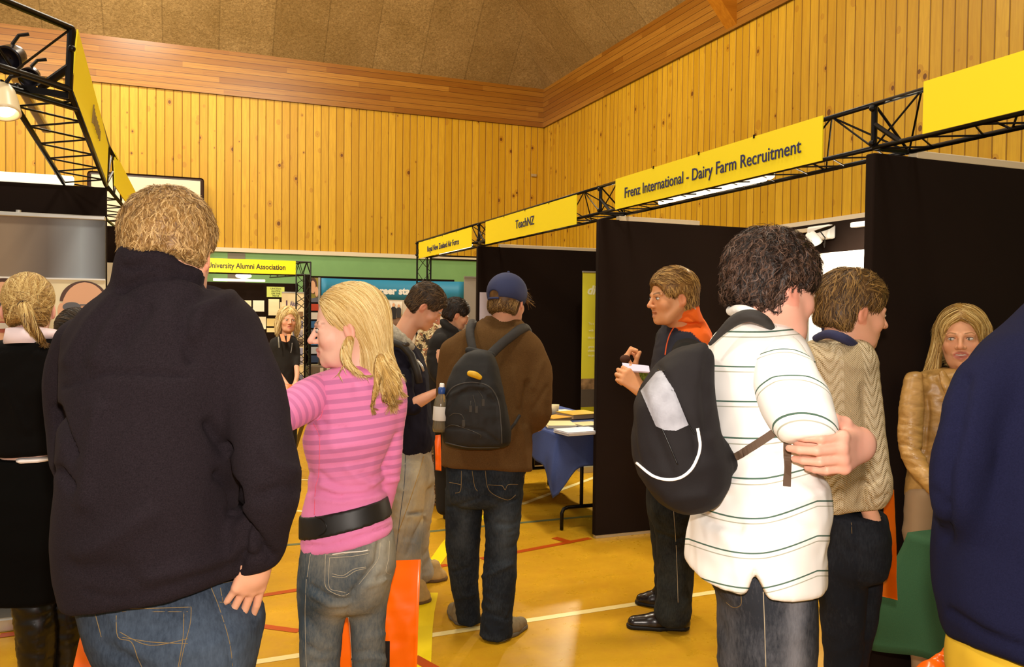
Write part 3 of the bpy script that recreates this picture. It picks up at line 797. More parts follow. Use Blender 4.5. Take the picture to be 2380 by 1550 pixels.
def add_hand(S, wrist, ydir, palm, thumb_side, s=1.0, curl=(0.5, 0.5, 0.5, 0.5), thumb=(0.5, 0.4), spread=0.06, k=0.006, tang=0.75):
    """wrist point, finger direction, direction the palm faces, direction of the thumb edge"""
    y = Vector(ydir).normalized(); x = Vector(thumb_side); x = (x-y*x.dot(y)).normalized(); z = Vector(palm); z = (z-y*z.dot(y)-x*z.dot(x)).normalized()
    w = lambda a, b, c: wrist+(x*a+y*b+z*c)*s
    kn = [(0.030, 0.088), (0.010, 0.094), (-0.010, 0.090), (-0.028, 0.082)]
    for (a, b) in kn: S.cap(w(a*0.6, 0.0, 0), w(a, b, 0), 0.0135*s, 0.0115*s, 0.014*s)
    S.cap(w(0, -0.02, 0), w(0, 0.02, 0), 0.021*s, 0.022*s, 0.015*s, (z, 0.72))
    LEN = [(0.044, 0.026, 0.021), (0.049, 0.030, 0.022), (0.045, 0.028, 0.021), (0.035, 0.021, 0.019)]
    for i, (a, b) in enumerate(kn):
        p = w(a, b, 0.0); ang = 0.0; sp = (1.5-i)*spread
        d0 = (y*math.cos(sp)+x*math.sin(sp)); r = (0.0098, 0.0100, 0.0095, 0.0085)[i]*s
        for j, L in enumerate(LEN[i]):
            ang += curl[i]*(0.9, 1.15, 0.75)[j]
            d = d0*math.cos(ang)+z*math.sin(ang); q = p+d*L*s
            S.cap(p, q, r, r*0.88, k*s*(1.3 if j == 0 else 0.5)); p = q; r *= 0.88
    p = w(0.018, 0.018, 0.004); t0, t1 = thumb; d = (y*math.cos(tang)+x*math.sin(tang)+z*t0*0.7).normalized()
    q = p+d*0.043*s; S.cap(p, q, 0.0155*s, 0.0125*s, 0.012*s); d = (d+y*0.45+z*t1*0.9-x*0.15).normalized()
    p, q = q, q+d*0.033*s; S.cap(p, q, 0.0122*s, 0.0105*s, k*s); d = (d+z*t1*0.5).normalized(); S.cap(q, q+d*0.026*s, 0.0105*s, 0.0085*s, k*s)

def person(label, sdfs, skin, hf, attrs, at=None):
    """sdfs: (field, voxel) pieces of the one body surface"""
    parts = []
    for S, h, sm_ in sdfs:
        V_, F_ = S.arrays(h); parts.append((lap_smooth(V_, F_, sm_), F_))
    V_, F_ = join_arrays(parts); me = mesh_np('person', V_, F_)
    for an, fn in (attrs or {}).items():
        a_ = me.attributes.new(an, 'FLOAT', 'POINT'); a_.data.foreach_set('value', np.asarray(fn(V_), dtype=np.float32))
    return link('person', me, skin, None, label=label, category='person')

# ------------------------------------------------------------------ hair
def hair_mat(name, dark, mid, light, rough=0.38):
    n = N(name); t = n.attr('tint')['Fac']; co = n.coord()
    c = n.ramp(t, [(0.0, dark), (0.45, mid), (1.0, light)])
    m = n.out(c, max(rough, 0.5), spec=0.3)
    return m
def hair(hf, parent, mat, shell, flow, n=2500, steps=7, length=0.05, r=0.0011, lift=0.15, jitter=0.25, curl=0.0, curl_f=60, off=(0.0, 0.004), h=0.005,
         seed=3, roots=None, label=None, gravity=0.0, tint=None, free=1, shell_amp=0.0, name='hair', lenvar=0.35, shrink=0.0, kids=4, kid_r=0.0022, kid_w=0.42, smooth=2):
    """a scalp-hugging volume with modelled locks lying on it"""
    rnd = random.Random(seed); V_, F_ = shell.arrays(h); V_ = lap_smooth(V_, F_, smooth)
    if shell_amp: V_ = wrinkle(V_, F_, shell_amp, 40, seed)
    bvh = BVHTree.FromPolygons([tuple(v) for v in V_], [tuple(f) for f in F_.tolist()])
    N_ = normals(V_, F_)
    idx = list(range(len(V_)))
    if roots is not None:
        L = hl(hf, V_); m = roots(L); idx = [i for i in idx if m[i]]
    VV, FF, TT = [V_], [F_], [np.full(len(V_), 0.30)+0.2*vnoise(V_*60, seed)]; base = len(V_)
    new_v, new_t, new_f = [], [], []
    Rm = hf['R']; Rt = Rm.transposed()
    cl = [rnd.uniform(-1, 1) for _ in range(997)]
    for q in range(n):
        i = idx[rnd.randrange(len(idx))]; p = Vector(V_[i]); nr = Vector(N_[i]); pts = []
        Ls = length*(1+rnd.uniform(-lenvar, lenvar)); st = Ls/steps; o = rnd.uniform(*off)
        rr = r*rnd.uniform(0.6, 1.3); ph = rnd.uniform(0, 6.28); tn = rnd.random() if tint is None else tint(Rt @ (p-hf['c'])/hf['s'], rnd)
        jv = Vector((rnd.gauss(0, 1), rnd.gauss(0, 1), rnd.gauss(0, 1)))*jitter; d = None
        p = p+nr*o; prev = None
        for k_ in range(steps+1):
            pts.append((p.copy(), nr.copy()))
            f = Vector(flow(Rt @ (p-hf['c'])/hf['s'])); f = Rm @ f
            f = f+jv+Vector((0, 0, -gravity*k_/steps))
            if curl:
                side = nr.cross(f).normalized(); t_ = k_*st*curl_f+ph; f = f.normalized()+side*math.sin(t_)*curl+nr*math.cos(t_)*curl*0.6
            f = f-nr*f.dot(nr); f = (f.normalized() if f.length > 1e-6 else f)+nr*lift*(k_/steps)
            d = f if d is None else (d*0.45+f*0.55); d.normalize(); p = p+d*st
            if k_ < steps-free:
                loc, nn, _, _ = bvh.find_nearest(p)
                if loc is not None: nr = nn; p = loc+nn*(o+lift*st*k_*0.3)
        C_ = np.array([tuple(c) for c, _ in pts]); NN = np.array([tuple(m) for _, m in pts]); T_ = np.gradient(C_, axis=0)
        sd = np.cross(T_, NN); sd /= np.maximum(np.linalg.norm(sd, axis=1, keepdims=True), 1e-9)
        new_v.append((C_, NN, sd, rr, tn))
    # each traced lock becomes a few fine hairs, lying side by side and meeting at the tip
    g = np.random.RandomState(seed); C_ = np.array([q[0] for q in new_v]); NN = np.array([q[1] for q in new_v]); SD = np.array([q[2] for q in new_v]); RR = np.array([q[3] for q in new_v]); TN = np.array([q[4] for q in new_v])
    t_ = np.linspace(0, 1, steps+1); wid = np.where(t_ < 0.6, 1.0, np.maximum(0.15, 1-(t_-0.6)*2.1)); spread_ = (1-0.75*t_)*kid_r; kf = []
    for kd in range(kids):
        a_, b_ = g.uniform(-1, 1, len(C_)), g.uniform(-0.6, 0.6, len(C_)); ph = g.uniform(0, 6.28, len(C_))
        o1 = (a_[:, None]*spread_+0.25*kid_r*np.sin(ph[:, None]+t_*5))[..., None]*SD+(b_[:, None]*spread_)[..., None]*NN
        c = C_+o1; w_ = (RR[:, None]*wid*kid_w*g.uniform(0.7, 1.3, (len(C_), 1)))[..., None]
        tw = (g.uniform(-0.8, 0.8, len(C_)))[:, None, None]
        L_ = c-(SD+NN*tw)*w_; R2 = c+(SD+NN*tw)*w_
        vv = np.stack([L_, R2], axis=2).reshape(-1, 3); tt = np.repeat(np.clip(TN+g.normal(0, 0.12, len(C_)), 0, 1), 2*(steps+1))
        VV.append(vv); TT.append(tt)
        st0 = base+np.arange(len(C_))[:, None]*2*(steps+1)+np.arange(steps)[None, :]*2; st0 = st0.ravel()
        kf.append(np.stack([st0, st0+1, st0+3, st0+2], 1)); base += len(vv)
    FFa = np.concatenate([F_]+kf); VVa = np.concatenate(VV)
    me = mesh_np(name, VVa, FFa); a_ = me.attributes.new('tint', 'FLOAT', 'POINT'); a_.data.foreach_set('value', np.concatenate(TT).astype(np.float32))
    return link(name, me, mat, parent, label=label)
def ring_band(name, c, ax, ay, az, rx, ry, h, flare=0.0, t=0.004, mat=None, parent=None, a0=0.0, a1=2*math.pi, seg=48, wave=0.0, dip=0.0, **k):
    """collar-like band: elliptical, standing along az"""
    mb = MB(); rows = []
    closed = abs(a1-a0-2*math.pi) < 1e-6
    for i in range(seg+(0 if closed else 1)):
        a = a0+(a1-a0)*i/seg; ca, sa = math.cos(a), math.sin(a); r_ = []
        for (f, hh, tt) in ((0, 0, 0), (0.5, 0.5, 0), (1, 1, 0), (1, 1, 1), (0.5, 0.5, 1), (0, 0, 1)):
            kk = 1+flare*f+wave*math.sin(3*a+f*2); off = tt*t
            p = Vector(c)+Vector(ax)*ca*(rx*kk-off)+Vector(ay)*sa*(ry*kk-off)+Vector(az)*(hh*h-dip*sa*f)
            r_.append(mb.bm.verts.new(p))
        rows.append(r_)
    nn = len(rows)
    for i in range(nn if closed else nn-1):
        A, B = rows[i], rows[(i+1) % nn]
        for j in range(6): mb.bm.faces.new((A[j], A[(j+1) % 6], B[(j+1) % 6], B[j]))
    if not closed: mb.bm.faces.new(rows[0][::-1]); mb.bm.faces.new(rows[-1])
    return mb.build(name, mat, parent, smooth=True, **k)
def shoe(parent, heel, toe, mat, sole=None, w=0.045, hgt=0.07, name='shoe', **k):
    """heel and toe points on the floor"""
    a, b = Vector(heel), Vector(toe); d = (b-a).normalized(); L = (b-a).length; z = Vector((0, 0, 1))
    S = Sdf(); S.cap(a+d*w*0.8+z*0.035, a+d*L*0.55+z*0.035, w*0.82, w*0.9, 0.02); S.cap(a+d*L*0.55+z*0.03, b-d*w*0.8+z*0.026, w*0.95, w*0.72, 0.02)
    S.cap(a+d*w*1.0+z*0.03, a+d*w*1.3+z*(hgt+0.02), w*0.8, w*0.78, 0.03)
    S.cut(a+z*0.018, (0, 0, -1)); 
    o = cloth(name, S, mat, parent, 0.006, 2, **k)
    S = Sdf(); S.cap(a+d*w*0.85+z*0.012, a+d*L*0.5+z*0.012, w*0.86, w*0.82, 0.02); S.cap(a+d*L*0.5+z*0.012, b-d*w*0.75+z*0.012, w*0.98, w*0.78, 0.02)
    S.cut(a+z*0.001, (0, 0, -1)); S.cut(a+z*0.022, (0, 0, 1))
    cloth('sole', S, sole or mat, o, 0.006, 1)
    return o

# ------------------------------------------------------------------ cloths
def denim(name, dark, light, fade='fade', scale=1.0):
    n = N(name); co = n.coord(); f = n.noise(n.map(co, (1, 1, 0.35)), 140, 3, 0.7); g = n.noise(co, 5, 4, 0.6)
    tw = n.noise(n.map(co, (1, 1, 0.15)), 420, 2)
    fac = n.math('ADD', n.math('MULTIPLY', n.math('SUBTRACT', f, 0.5), 0.55), n.math('ADD', n.math('MULTIPLY', n.math('SUBTRACT', g, 0.45), 0.9), n.attr(fade)['Fac']), clamp=True)
    return n.out(n.mix(fac, dark, light), 0.9, n.bump(tw, 0.35, 0.0015), spec=0.15)
def fleece(name, dark, light, scale=260, bump=0.5, sheen=0.25):
    n = N(name); co = n.coord(); f = n.noise(co, scale, 4, 0.7); g = n.noise(co, 6, 3)
    fac = n.math('MULTIPLY', n.ramp(f, [(0.35, 0.0), (0.75, 1.0)]), 0.8)
    m = n.out(n.mix(n.math('ADD', fac, n.math('MULTIPLY', g, 0.2)), dark, light), 0.95, n.bump(f, bump, 0.002), spec=0.1)
    n.b.inputs['Sheen Weight'].default_value = sheen; n.b.inputs['Sheen Roughness'].default_value = 0.4
    n.b.inputs['Sheen Tint'].default_value = lin(light)
    return m
STITCH = plain('gold_stitching', 'a67c3c', 0.7)
def catmull(pts, m=5):
    if len(pts) < 3: return pts
    out = []
    for i in range(len(pts)-1):
        p0, p1, p2, p3 = pts[max(i-1, 0)], pts[i], pts[i+1], pts[min(i+2, len(pts)-1)]
        for j in range(m):
            t = j/m; out.append(tuple(0.5*(2*b+(-a+c)*t+(2*a-5*b+4*c-d)*t*t+(-a+3*b-3*c+d)*t**3) for a, b, c, d in zip(p0, p1, p2, p3)))
    return out+[pts[-1]]
def surf_line(name, pts, obj, r, mat, parent, lift=0.0, closed=False, taper=False, seg=5, sub=6, **k):
    """a thin strip laid on obj's surface under the traced photo points; also used for seams"""
    me = obj.data; bvh = BVHTree.FromPolygons([v.co[:] for v in me.vertices], [p.vertices[:] for p in me.polygons])
    out = []; P2 = catmull(list(pts)+([pts[0]] if closed else [])); sub = 2
    for a, b in zip(P2, P2[1:]):
        for j in range(sub):
            t = j/sub; u = a[0]+(b[0]-a[0])*t; v = a[1]+(b[1]-a[1])*t
            dr = (P(u, v, 1.0)-EYE).normalized(); loc, nn, _, _ = bvh.ray_cast(EYE, dr)
            if loc is not None: out.append(loc+(nn if nn.dot(dr) < 0 else -nn)*lift)
    if not closed:
        u, v = P2[-1]; dr = (P(u, v, 1.0)-EYE).normalized(); loc, nn, _, _ = bvh.ray_cast(EYE, dr)
        if loc is not None: out.append(loc+(nn if nn.dot(dr) < 0 else -nn)*lift)
    if len(out) < 3: return None
    return MB().tube(out, r, seg).build(name, mat, parent, smooth=True, **k)

def surf_band(name, pts, obj, width, thick, mat, parent, sub=8):
    me = obj.data; bvh = BVHTree.FromPolygons([v.co[:] for v in me.vertices], [p.vertices[:] for p in me.polygons]); out = []
    for a, b in zip(pts, pts[1:]):
        for j in range(sub+(1 if b is pts[-1] else 0)):
            t = j/sub; dr = (P(a[0]+(b[0]-a[0])*t, a[1]+(b[1]-a[1])*t, 1.0)-EYE).normalized(); loc, nn, _, _ = bvh.ray_cast(EYE, dr)
            if loc is not None: out.append((loc, nn if nn.dot(dr) < 0 else -nn))
    mb = MB(); rings = []
    for i, (p, nn) in enumerate(out):
        t = (out[min(i+1, len(out)-1)][0]-out[max(i-1, 0)][0]).normalized(); s_ = t.cross(nn).normalized()*width/2; n2 = nn.normalized()*thick
        rings.append([mb.bm.verts.new(q) for q in (p-s_+n2*0.2, p+s_+n2*0.2, p+s_+n2*1.4, p-s_+n2*1.4)])
    for A, B in zip(rings, rings[1:]):
        for k in range(4): mb.bm.faces.new((A[k], A[(k+1) % 4], B[(k+1) % 4], B[k]))
    mb.bm.faces.new(rings[0][::-1]); mb.bm.faces.new(rings[-1])
    return mb.build(name, mat, parent, smooth=False)
STITCHD = plain('dull_gold_stitching', '7d6844', 0.8)
def cap_shell(hf, t=0.014, nape=-0.075, front=0.075, side=0.0, back=0.0, vol=(0, 0, 0), ear=True, k=0.02):
    """hair volume round the skull; t = thickness, nape = lowest z at the back, front = hairline height"""
    s = hf['s']; R = hf['R']; w = lambda x, y, z: hw(hf, x, y, z); S = Sdf()
    S.ell(w(vol[0], -0.016+vol[1], 0.037+vol[2]), [(0.0755+t+side)*s, (0.096+t+back)*s, (0.082+t)*s], R, 0.01*s)
    S.ell(w(0, -0.052-back*0.5, nape*0.35), [(0.066+t*0.6+side)*s, (0.056+t*0.6)*s, (abs(nape)*0.65+0.03)*s], R, k*s)
    S.ell(w(0, 0.115, -0.045), [0.095*s, 0.085*s, (0.045+front)*s], R, 0.015*s, 'sub')
    S.cut(w(0, 0, nape), -(R @ Vector((0, 0.25, 1))), 0.01)
    if ear:
        for q in (-1, 1): S.ell(w(q*0.095, 0.004, -0.018), [0.030*s, 0.024*s, 0.034*s], R, 0.01*s, 'sub'); S.ell(w(q*0.08, 0.045, -0.05), [0.03*s, 0.045*s, 0.06*s], R, 0.01*s, 'sub')
    return S
def radial(crown=(0.0, -0.045, 0.11), down=0.6, fwd=0.0, side=0.0):
    c = Vector(crown)
    def f(p):
        d = p-c; d.z -= 0.0
        if d.length > 1e-5: d.normalize()
        return d+Vector((side, fwd, -down))
    return f
M_FLEECE = fleece('black_fleece', '151013', '2b2328', 420, 0.5, 0.35)
M_JEAN_DARK = denim('dark_blue_denim', '222a36', '5e6d80')
hf = head_frame(P(397, 583, 1.76), 4, 3, 0, 1.0)
B = Sdf(); add_head(B, hf); neck(B, hf, P(395, 700, 1.76))
B2 = Sdf(); B2.rows([(690, 330, 455, 1.76, 0.05), (800, 230, 540, 1.76, 0.10), (1300, 200, 520, 1.76, 0.11), (1500, 260, 560, 1.76, 0.11)], grow=-0.02)
B2.chain([(560, 800, 1.76, 26), (616, 1120, 1.67, 24), (600, 1270, 1.69, 22), (592, 1325, 1.71, 24)])
B3 = Sdf(); add_hand(B3, P(604, 1280, 1.69), P(566, 1402, 1.705)-P(604, 1280, 1.69), HF*0.75-HR*0.65, HR*0.7+HF*0.7, 1.0, (0.12, 0.16, 0.22, 0.3), (0.9, 0.2), 0.10, 0.002, 0.05)
B3.cap(P(600, 1290, 1.705), P(590, 1335, 1.705), 0.026, 0.025)
man = person('big man with sandy grey hair in a black fleece, back turned, hand in jeans pocket', [(B, 0.004, 2), (B2, 0.014, 2), (B3, 0.003, 2)], SKIN, hf, face_attrs(hf))
eyes(hf, man)
S = Sdf()
S.rows([(570, 300, 446, 1.75, 0.105), (600, 292, 466, 1.75, 0.112), (640, 284, 488, 1.75, 0.115), (662, 281, 500, 1.755, 0.115), (685, 265, 540, 1.76, 0.122), (720, 218, 578, 1.76, 0.145), (780, 172, 588, 1.76, 0.165),
        (880, 170, 572, 1.75, 0.18), (1000, 172, 556, 1.74, 0.185), (1116, 172, 553, 1.73, 0.185), (1182, 160, 556, 1.73, 0.185), (1240, 154, 562, 1.73, 0.185), (1290, 158, 562, 1.73, 0.18), (1340, 166, 560, 1.73, 0.175), (1440, 190, 545, 1.73, 0.17)], top=0.012, n=2.4)
S.chain([(540, 790, 1.76, 60), (586, 880, 1.71, 64), (608, 1000, 1.67, 66), (624, 1125, 1.65, 71), (612, 1215, 1.67, 58), (603, 1270, 1.69, 55), (590, 1322, 1.70, 42)], 0.05)
S.chain([(190, 800, 1.80, 58), (172, 890, 1.82, 61), (176, 990, 1.84, 60), (190, 1080, 1.80, 58), (235, 1150, 1.70, 50)], 0.03)
_p = [P(190, 1395, 1.72), P(380, 1400, 1.58), P(556, 1333, 1.70)]
_n = (_p[1]-_p[0]).cross(_p[2]-_p[0]); _n = _n if _n.z < 0 else -_n
S.cut(_p[0], _n, 0.012)
_p = [P(296, 586, 1.72), P(400, 590, 1.645), P(487, 642, 1.73)]; _n = (_p[1]-_p[0]).cross(_p[2]-_p[0]); _n = _n if _n.z > 0 else -_n
S.cut(_p[0], _n, 0.012)
def amp_(L, k): return [(a, b, c*k) for a, b, c in L]
def _c2(pts): return [(100+x/2.584, 950+y/2.584) for x, y in pts]
def _c1(pts): return [(100+x/2.672, 420+y/2.672) for x, y in pts]
lines = [(_c1([(130, 1280), (400, 1190), (620, 1195), (910, 1215)]), 0.004, -0.004),
         (_c1([(500, 540), (640, 530), (850, 560), (1030, 640)]), 0.006, -0.006), (_c1([(480, 690), (620, 610), (850, 580), (1050, 620)]), 0.007, -0.008),
         (_c1([(520, 480), (700, 455), (880, 490), (1000, 580)]), 0.006, 0.004),
         (_c1([(1100, 640), (900, 760), (860, 900), (920, 1100)]), 0.014, -0.007), (_c1([(1160, 720), (980, 800), (930, 960)]), 0.014, 0.007),
         (_c1([(560, 760), (420, 920), (330, 1110)]), 0.016, 0.007), (_c1([(430, 740), (280, 900), (160, 1120)]), 0.014, 0.006), (_c1([(640, 800), (470, 1020)]), 0.014, -0.006),
         (_c2([(1000, 100), (1050, 190), (1095, 245)]), 0.010, -0.014), (_c2([(1060, 400), (1110, 440), (1150, 490), (1160, 560)]), 0.010, -0.014), (_c2([(1140, 620), (1190, 690), (1290, 800), (1370, 890)]), 0.010, -0.014),
         (_c2([(1180, 700), (1200, 820), (1170, 990)]), 0.008, -0.010), (_c2([(80, 0), (130, 160), (180, 275)]), 0.008, -0.012), (_c2([(90, 370), (170, 470)]), 0.008, -0.01),
         (_c2([(640, 1010), (780, 980), (960, 930), (1160, 860)]), 0.014, 0.007), (_c2([(220, 880), (420, 780), (640, 640)]), 0.02, 0.006), (_c2([(180, 930), (260, 960), (480, 960)]), 0.02, -0.005),
         (_c2([(330, 10), (280, 300), (250, 560)]), 0.016, 0.006), (_c2([(1340, 870), (1280, 900), (1190, 880)]), 0.006, -0.006), (_c2([(250, 1095), (400, 1130), (620, 1115), (900, 1020), (1160, 930)]), 0.004, -0.003),
         (_c2([(1340, 250), (1400, 330), (1500, 370)]), 0.012, 0.006), (_c2([(1300, 520), (1420, 480), (1510, 480)]), 0.012, -0.006)]
jk = cloth('fleece_jacket', S, M_FLEECE, man, 0.009, 3, 0.006, 6, 3, (1, 1, 0.6), amp_(lines, 1.8))
S = Sdf()
S.rows([(1310, 205, 556, 1.76, 0.15), (1380, 196, 575, 1.76, 0.155), (1434, 212, 604, 1.76, 0.165), (1480, 230, 603, 1.76, 0.16), (1550, 258, 588, 1.76, 0.15), (1640, 270, 572, 1.76, 0.13), (1700, 275, 565, 1.76, 0.12)])
S.chain([(350, 1640, 1.76, 88), (362, 2000, 1.78, 66), (366, 2400, 1.82, 56)], 0.03); S.chain([(492, 1640, 1.76, 84), (500, 2000, 1.78, 62), (506, 2400, 1.80, 54)], 0.03)
S.cut(on_z(360, 2440, 0.03), (0, 0, -1))
lines = [(_c2([(930, 1200), (890, 1300), (840, 1550)]), 0.004, -0.003), (_c2([(470, 1190), (880, 1200)]), 0.004, 0.003), (_c2([(1010, 1060), (1090, 1280), (1140, 1550)]), 0.005, -0.006),
         (_c2([(390, 1200), (460, 1380)]), 0.004, 0.004), (_c2([(1050, 1160), (1150, 1180), (1260, 1160)]), 0.006, -0.008), (_c2([(370, 1430), (480, 1480), (560, 1550)]), 0.012, -0.008),
         (_c2([(480, 1420), (620, 1480), (740, 1560)]), 0.012, 0.005)]
def fade_man(V_): u, v, d = pixels(V_); return 0.10+0.25*np.exp(-((u-500)**2+(v-1500)**2)/9000)+0.18*np.exp(-((u-330)**2+(v-1480)**2)/12000)
je = cloth('jeans', S, M_JEAN_DARK, man, 0.010, 2, 0.004, 14, 9, (1, 1, 1.4), lines, dict(fade=fade_man))
for pts in ([(470, 1192), (560, 1200), (890, 1190)], [(475, 1218), (870, 1218)], [(890, 1192), (884, 1290), (850, 1420), (820, 1560)], [(846, 1218), (840, 1380), (810, 1560)], [(440, 1240), (450, 1370), (530, 1400), (570, 1500), (600, 1560)],
            [(460, 1340), (640, 1420), (870, 1380)], [(470, 1370), (650, 1400), (870, 1410)], [(1000, 1050), (1060, 1200), (1120, 1400), (1140, 1560)], [(1060, 1160), (1200, 1180), (1260, 1165)], [(1065, 1075), (1080, 1160)], [(1080, 1045), (1170, 1030)], [(300, 1180), (350, 1370)]):
    surf_line('seam_stitching', _c2(pts), je, 0.0009, STITCHD, je, 0.0)
M_SANDY = hair_mat('sandy_grey_hair', '5a3c1c', '96703c', 'c8a872')
sh = cap_shell(hf, 0.014, -0.040, 0.055, 0.004, 0.002)
hair(hf, man, M_SANDY, sh, radial((0.0, -0.03, 0.12), 0.5), 6500, 5, 0.026, 0.0008, 0.45, 0.45, 0.45, 110, (-0.003, 0.003), 0.0045, 5, shell_amp=0.004)
for o in (shoe(man, on_z(366, 2440), on_z(366, 2440)+HF*0.3, plain('black_leather', '14110f', 0.3)), shoe(man, on_z(510, 2440), on_z(510, 2440)+HF*0.29+HR*0.06, bpy.data.materials['black_leather'])): pass
def A_(pts): return [(640+x/4.559, 640+y/4.559) for x, y in pts]
def B_(pts): return [(640+x/4.306, 950+y/4.306) for x, y in pts]
def C_(pts): return [(640+x/4.845, 1230+y/4.845) for x, y in pts]
hf = head_frame(P(808, 758, 2.32), 98, 6, 0, 0.955)
Bd = Sdf(); add_head(Bd, hf, True, 0.25, 0.6); neck(Bd, hf, P(838, 868, 2.33), 0.046, 0.052)
B2 = Sdf(); B2.rows([(862, 765, 905, 2.33, 0.05), (900, 740, 920, 2.33, 0.08), (1100, 735, 880, 2.33, 0.08), (1240, 720, 900, 2.33, 0.10), (1330, 715, 900, 2.33, 0.10)], grow=-0.02)
B2.chain([(745, 900, 2.3, 22), (640, 970, 2.2, 22), (560, 990, 2.1, 18)]); B2.chain([(905, 905, 2.32, 12), (910, 1000, 2.34, 10), (907, 1094, 2.36, 10), (886, 1225, 2.42, 10)])
B2.chain([(757, 1330, 2.33, 35), (743, 1550, 2.33, 26), (742, 1990, 2.34, 20)]); B2.chain([(858, 1330, 2.34, 28), (858, 1550, 2.34, 20), (860, 1990, 2.36, 18)])
B3 = Sdf(); add_hand(B3, P(886, 1225, 2.42), -UP+HF*0.2, -HR, HF, 0.92, (1.3, 1.4, 1.4, 1.4), (0.8, 0.8)); 
B4 = Sdf(); B4.cap(P(560, 990, 2.1), P(640, 970, 2.2), 0.022, 0.026); add_hand(B4, P(560, 990, 2.1), P(500, 995, 2.03)-P(560, 990, 2.1), -UP, HF, 0.9, (0.5,)*4)
SKINP = skin_mat('fair_pink_skin', 'e2b49e', 'bf7670', '6e4a32')
w1 = person('blonde woman in a pink striped top with a wide black belt, seen from behind', [(Bd, 0.003, 2), (B2, 0.014, 2), (B3, 0.0035, 2), (B4, 0.0035, 2)], SKINP, hf, face_attrs(hf, True, 0.6, 0.25))
eyes(hf, w1, IRISB, (0.1, -0.25))
# top
n = N('pink_striped_jersey'); co = n.coord(); st = n.attr('stripe')['Fac']
fr = n.math('FRACT', st); sm_ = n.ramp(n.math('ABSOLUTE', n.math('SUBTRACT', fr, 0.5)), [(0.2, 1.0), (0.26, 0.0)])
fac = n.math('MULTIPLY', sm_, n.attr('band')['Fac'])
nz = n.noise(co, 300, 3)
M_PINK = n.out(n.mix(n.math('MULTIPLY', fac, 0.62), n.mix(n.math('MULTIPLY', nz, 0.35), 'dd7fac', 'd06c9e'), 'a8628e'), 0.85, n.bump(nz, 0.2, 0.001), spec=0.2)
M_PINK.node_tree.nodes['Principled BSDF'].inputs['Sheen Weight'].default_value = 0.1
TR = [(846, 800, 856, 2.33, 0.055), (856, 770, 900, 2.33, 0.075), (870, 738, 928, 2.33, 0.092), (900, 728, 940, 2.33, 0.102), (950, 732, 941, 2.33, 0.106), (989, 716, 931, 2.33, 0.114), (1017, 707, 918, 2.33, 0.122), (1043, 711, 907, 2.33, 0.116), (1071, 719, 897, 2.33, 0.106),
      (1094, 721, 891, 2.33, 0.102), (1131, 719, 891, 2.33, 0.102), (1159, 713, 896, 2.33, 0.108), (1196, 704, 905, 2.33, 0.118), (1247, 704, 915, 2.33, 0.126), (1310, 702, 918, 2.33, 0.13)]
def hem_plane(a, b, c, up=False):
    n_ = (b-a).cross(c-a); return n_ if (n_.z > 0) == up else -n_
S = Sdf(); S.rows(TR, n=2.3, top=0.02)
S.chain([(905, 888, 2.31, 34), (919, 930, 2.31, 27), (916, 1000, 2.33, 22), (913, 1054, 2.34, 22), (909, 1094, 2.35, 23), (900, 1147, 2.38, 19), (889, 1200, 2.41, 15)], 0.014)
a, b, c = P(704, 1281, 2.31), P(785, 1287, 2.2), P(914, 1238, 2.31); S.cut(a, hem_plane(a, b, c), 0.006)
_ax = vec(HR)
def stripe_t(V_): return (V_[:, 2]-0.13*(V_ @ _ax))/0.0265
def band_t(V_):
    u, v, d = pixels(V_); t = np.clip((v-862)/20, 0, 1)*np.clip((1128-v)/45, 0, 1); return t
lines = [(B_([(440, 90), (520, 170), (700, 200)]), 0.006, -0.005), (B_([(380, 150), (430, 260)]), 0.005, -0.005), (B_([(1215, 260), (1160, 400), (1080, 590)]), 0.006, -0.008),
         (B_([(440, 640), (560, 740), (700, 800), (1000, 780), (1080, 740)]), 0.007, -0.007), (B_([(340, 830), (450, 830), (640, 880), (900, 860), (1090, 800)]), 0.007, -0.007),
         (B_([(450, 760), (620, 830), (900, 800), (1080, 700)]), 0.006, 0.006), (B_([(400, 900), (650, 930), (900, 900), (1095, 860)]), 0.007, 0.005), (B_([(720, 600), (830, 700), (980, 760)]), 0.010, 0.006),
         (B_([(1080, 640), (960, 700), (860, 650)]), 0.006, -0.005), (B_([(350, 640), (420, 700)]), 0.006, -0.005), (B_([(280, 1360), (500, 1380), (800, 1290), (1160, 1160)]), 0.004, -0.004),
         (B_([(280, 1320), (520, 1340), (800, 1250), (1150, 1130)]), 0.005, 0.003), (B_([(1080, 590), (1250, 620)]), 0.005, -0.004), (B_([(1090, 690), (1240, 660)]), 0.005, -0.004), (B_([(1100, 740), (1230, 710)]), 0.005, 0.004),
         (B_([(600, 400), (800, 380), (1050, 330)]), 0.009, 0.003), (B_([(500, 560), (800, 540), (1060, 480)]), 0.01, -0.003)]
top = cloth('striped_top', S, M_PINK, w1, 0.0075, 2, 0.0018, 16, 21, (1, 1, 2.2), lines, dict(stripe=stripe_t, band=band_t))
S = Sdf(); S.chain([(762, 896, 2.32, 34), (735, 915, 2.28, 44), (700, 938, 2.24, 47), (655, 966, 2.18, 41), (600, 985, 2.12, 34)], 0.02)
_sa, _sb = vec(P(762, 896, 2.32)), vec(P(655, 960, 2.18)); _sd = (_sb-_sa)/np.linalg.norm(_sb-_sa)
sl = cloth('sleeve', S, M_PINK, top, 0.0075, 2, 0.0015, 16, 25, (1, 1, 1), None, dict(stripe=lambda V_: ((V_-_sa) @ _sd)/0.0225+0.3, band=lambda V_: np.clip(((V_-_sa) @ _sd-0.0)/0.03, 0, 1)))
M_SEAMP = plain('coral_seam', 'e4607c', 0.8)
surf_line('seam', B_([(380, 150), (440, 280), (440, 500), (430, 680), (400, 800), (390, 1060)]), top, 0.0011, M_SEAMP, top)
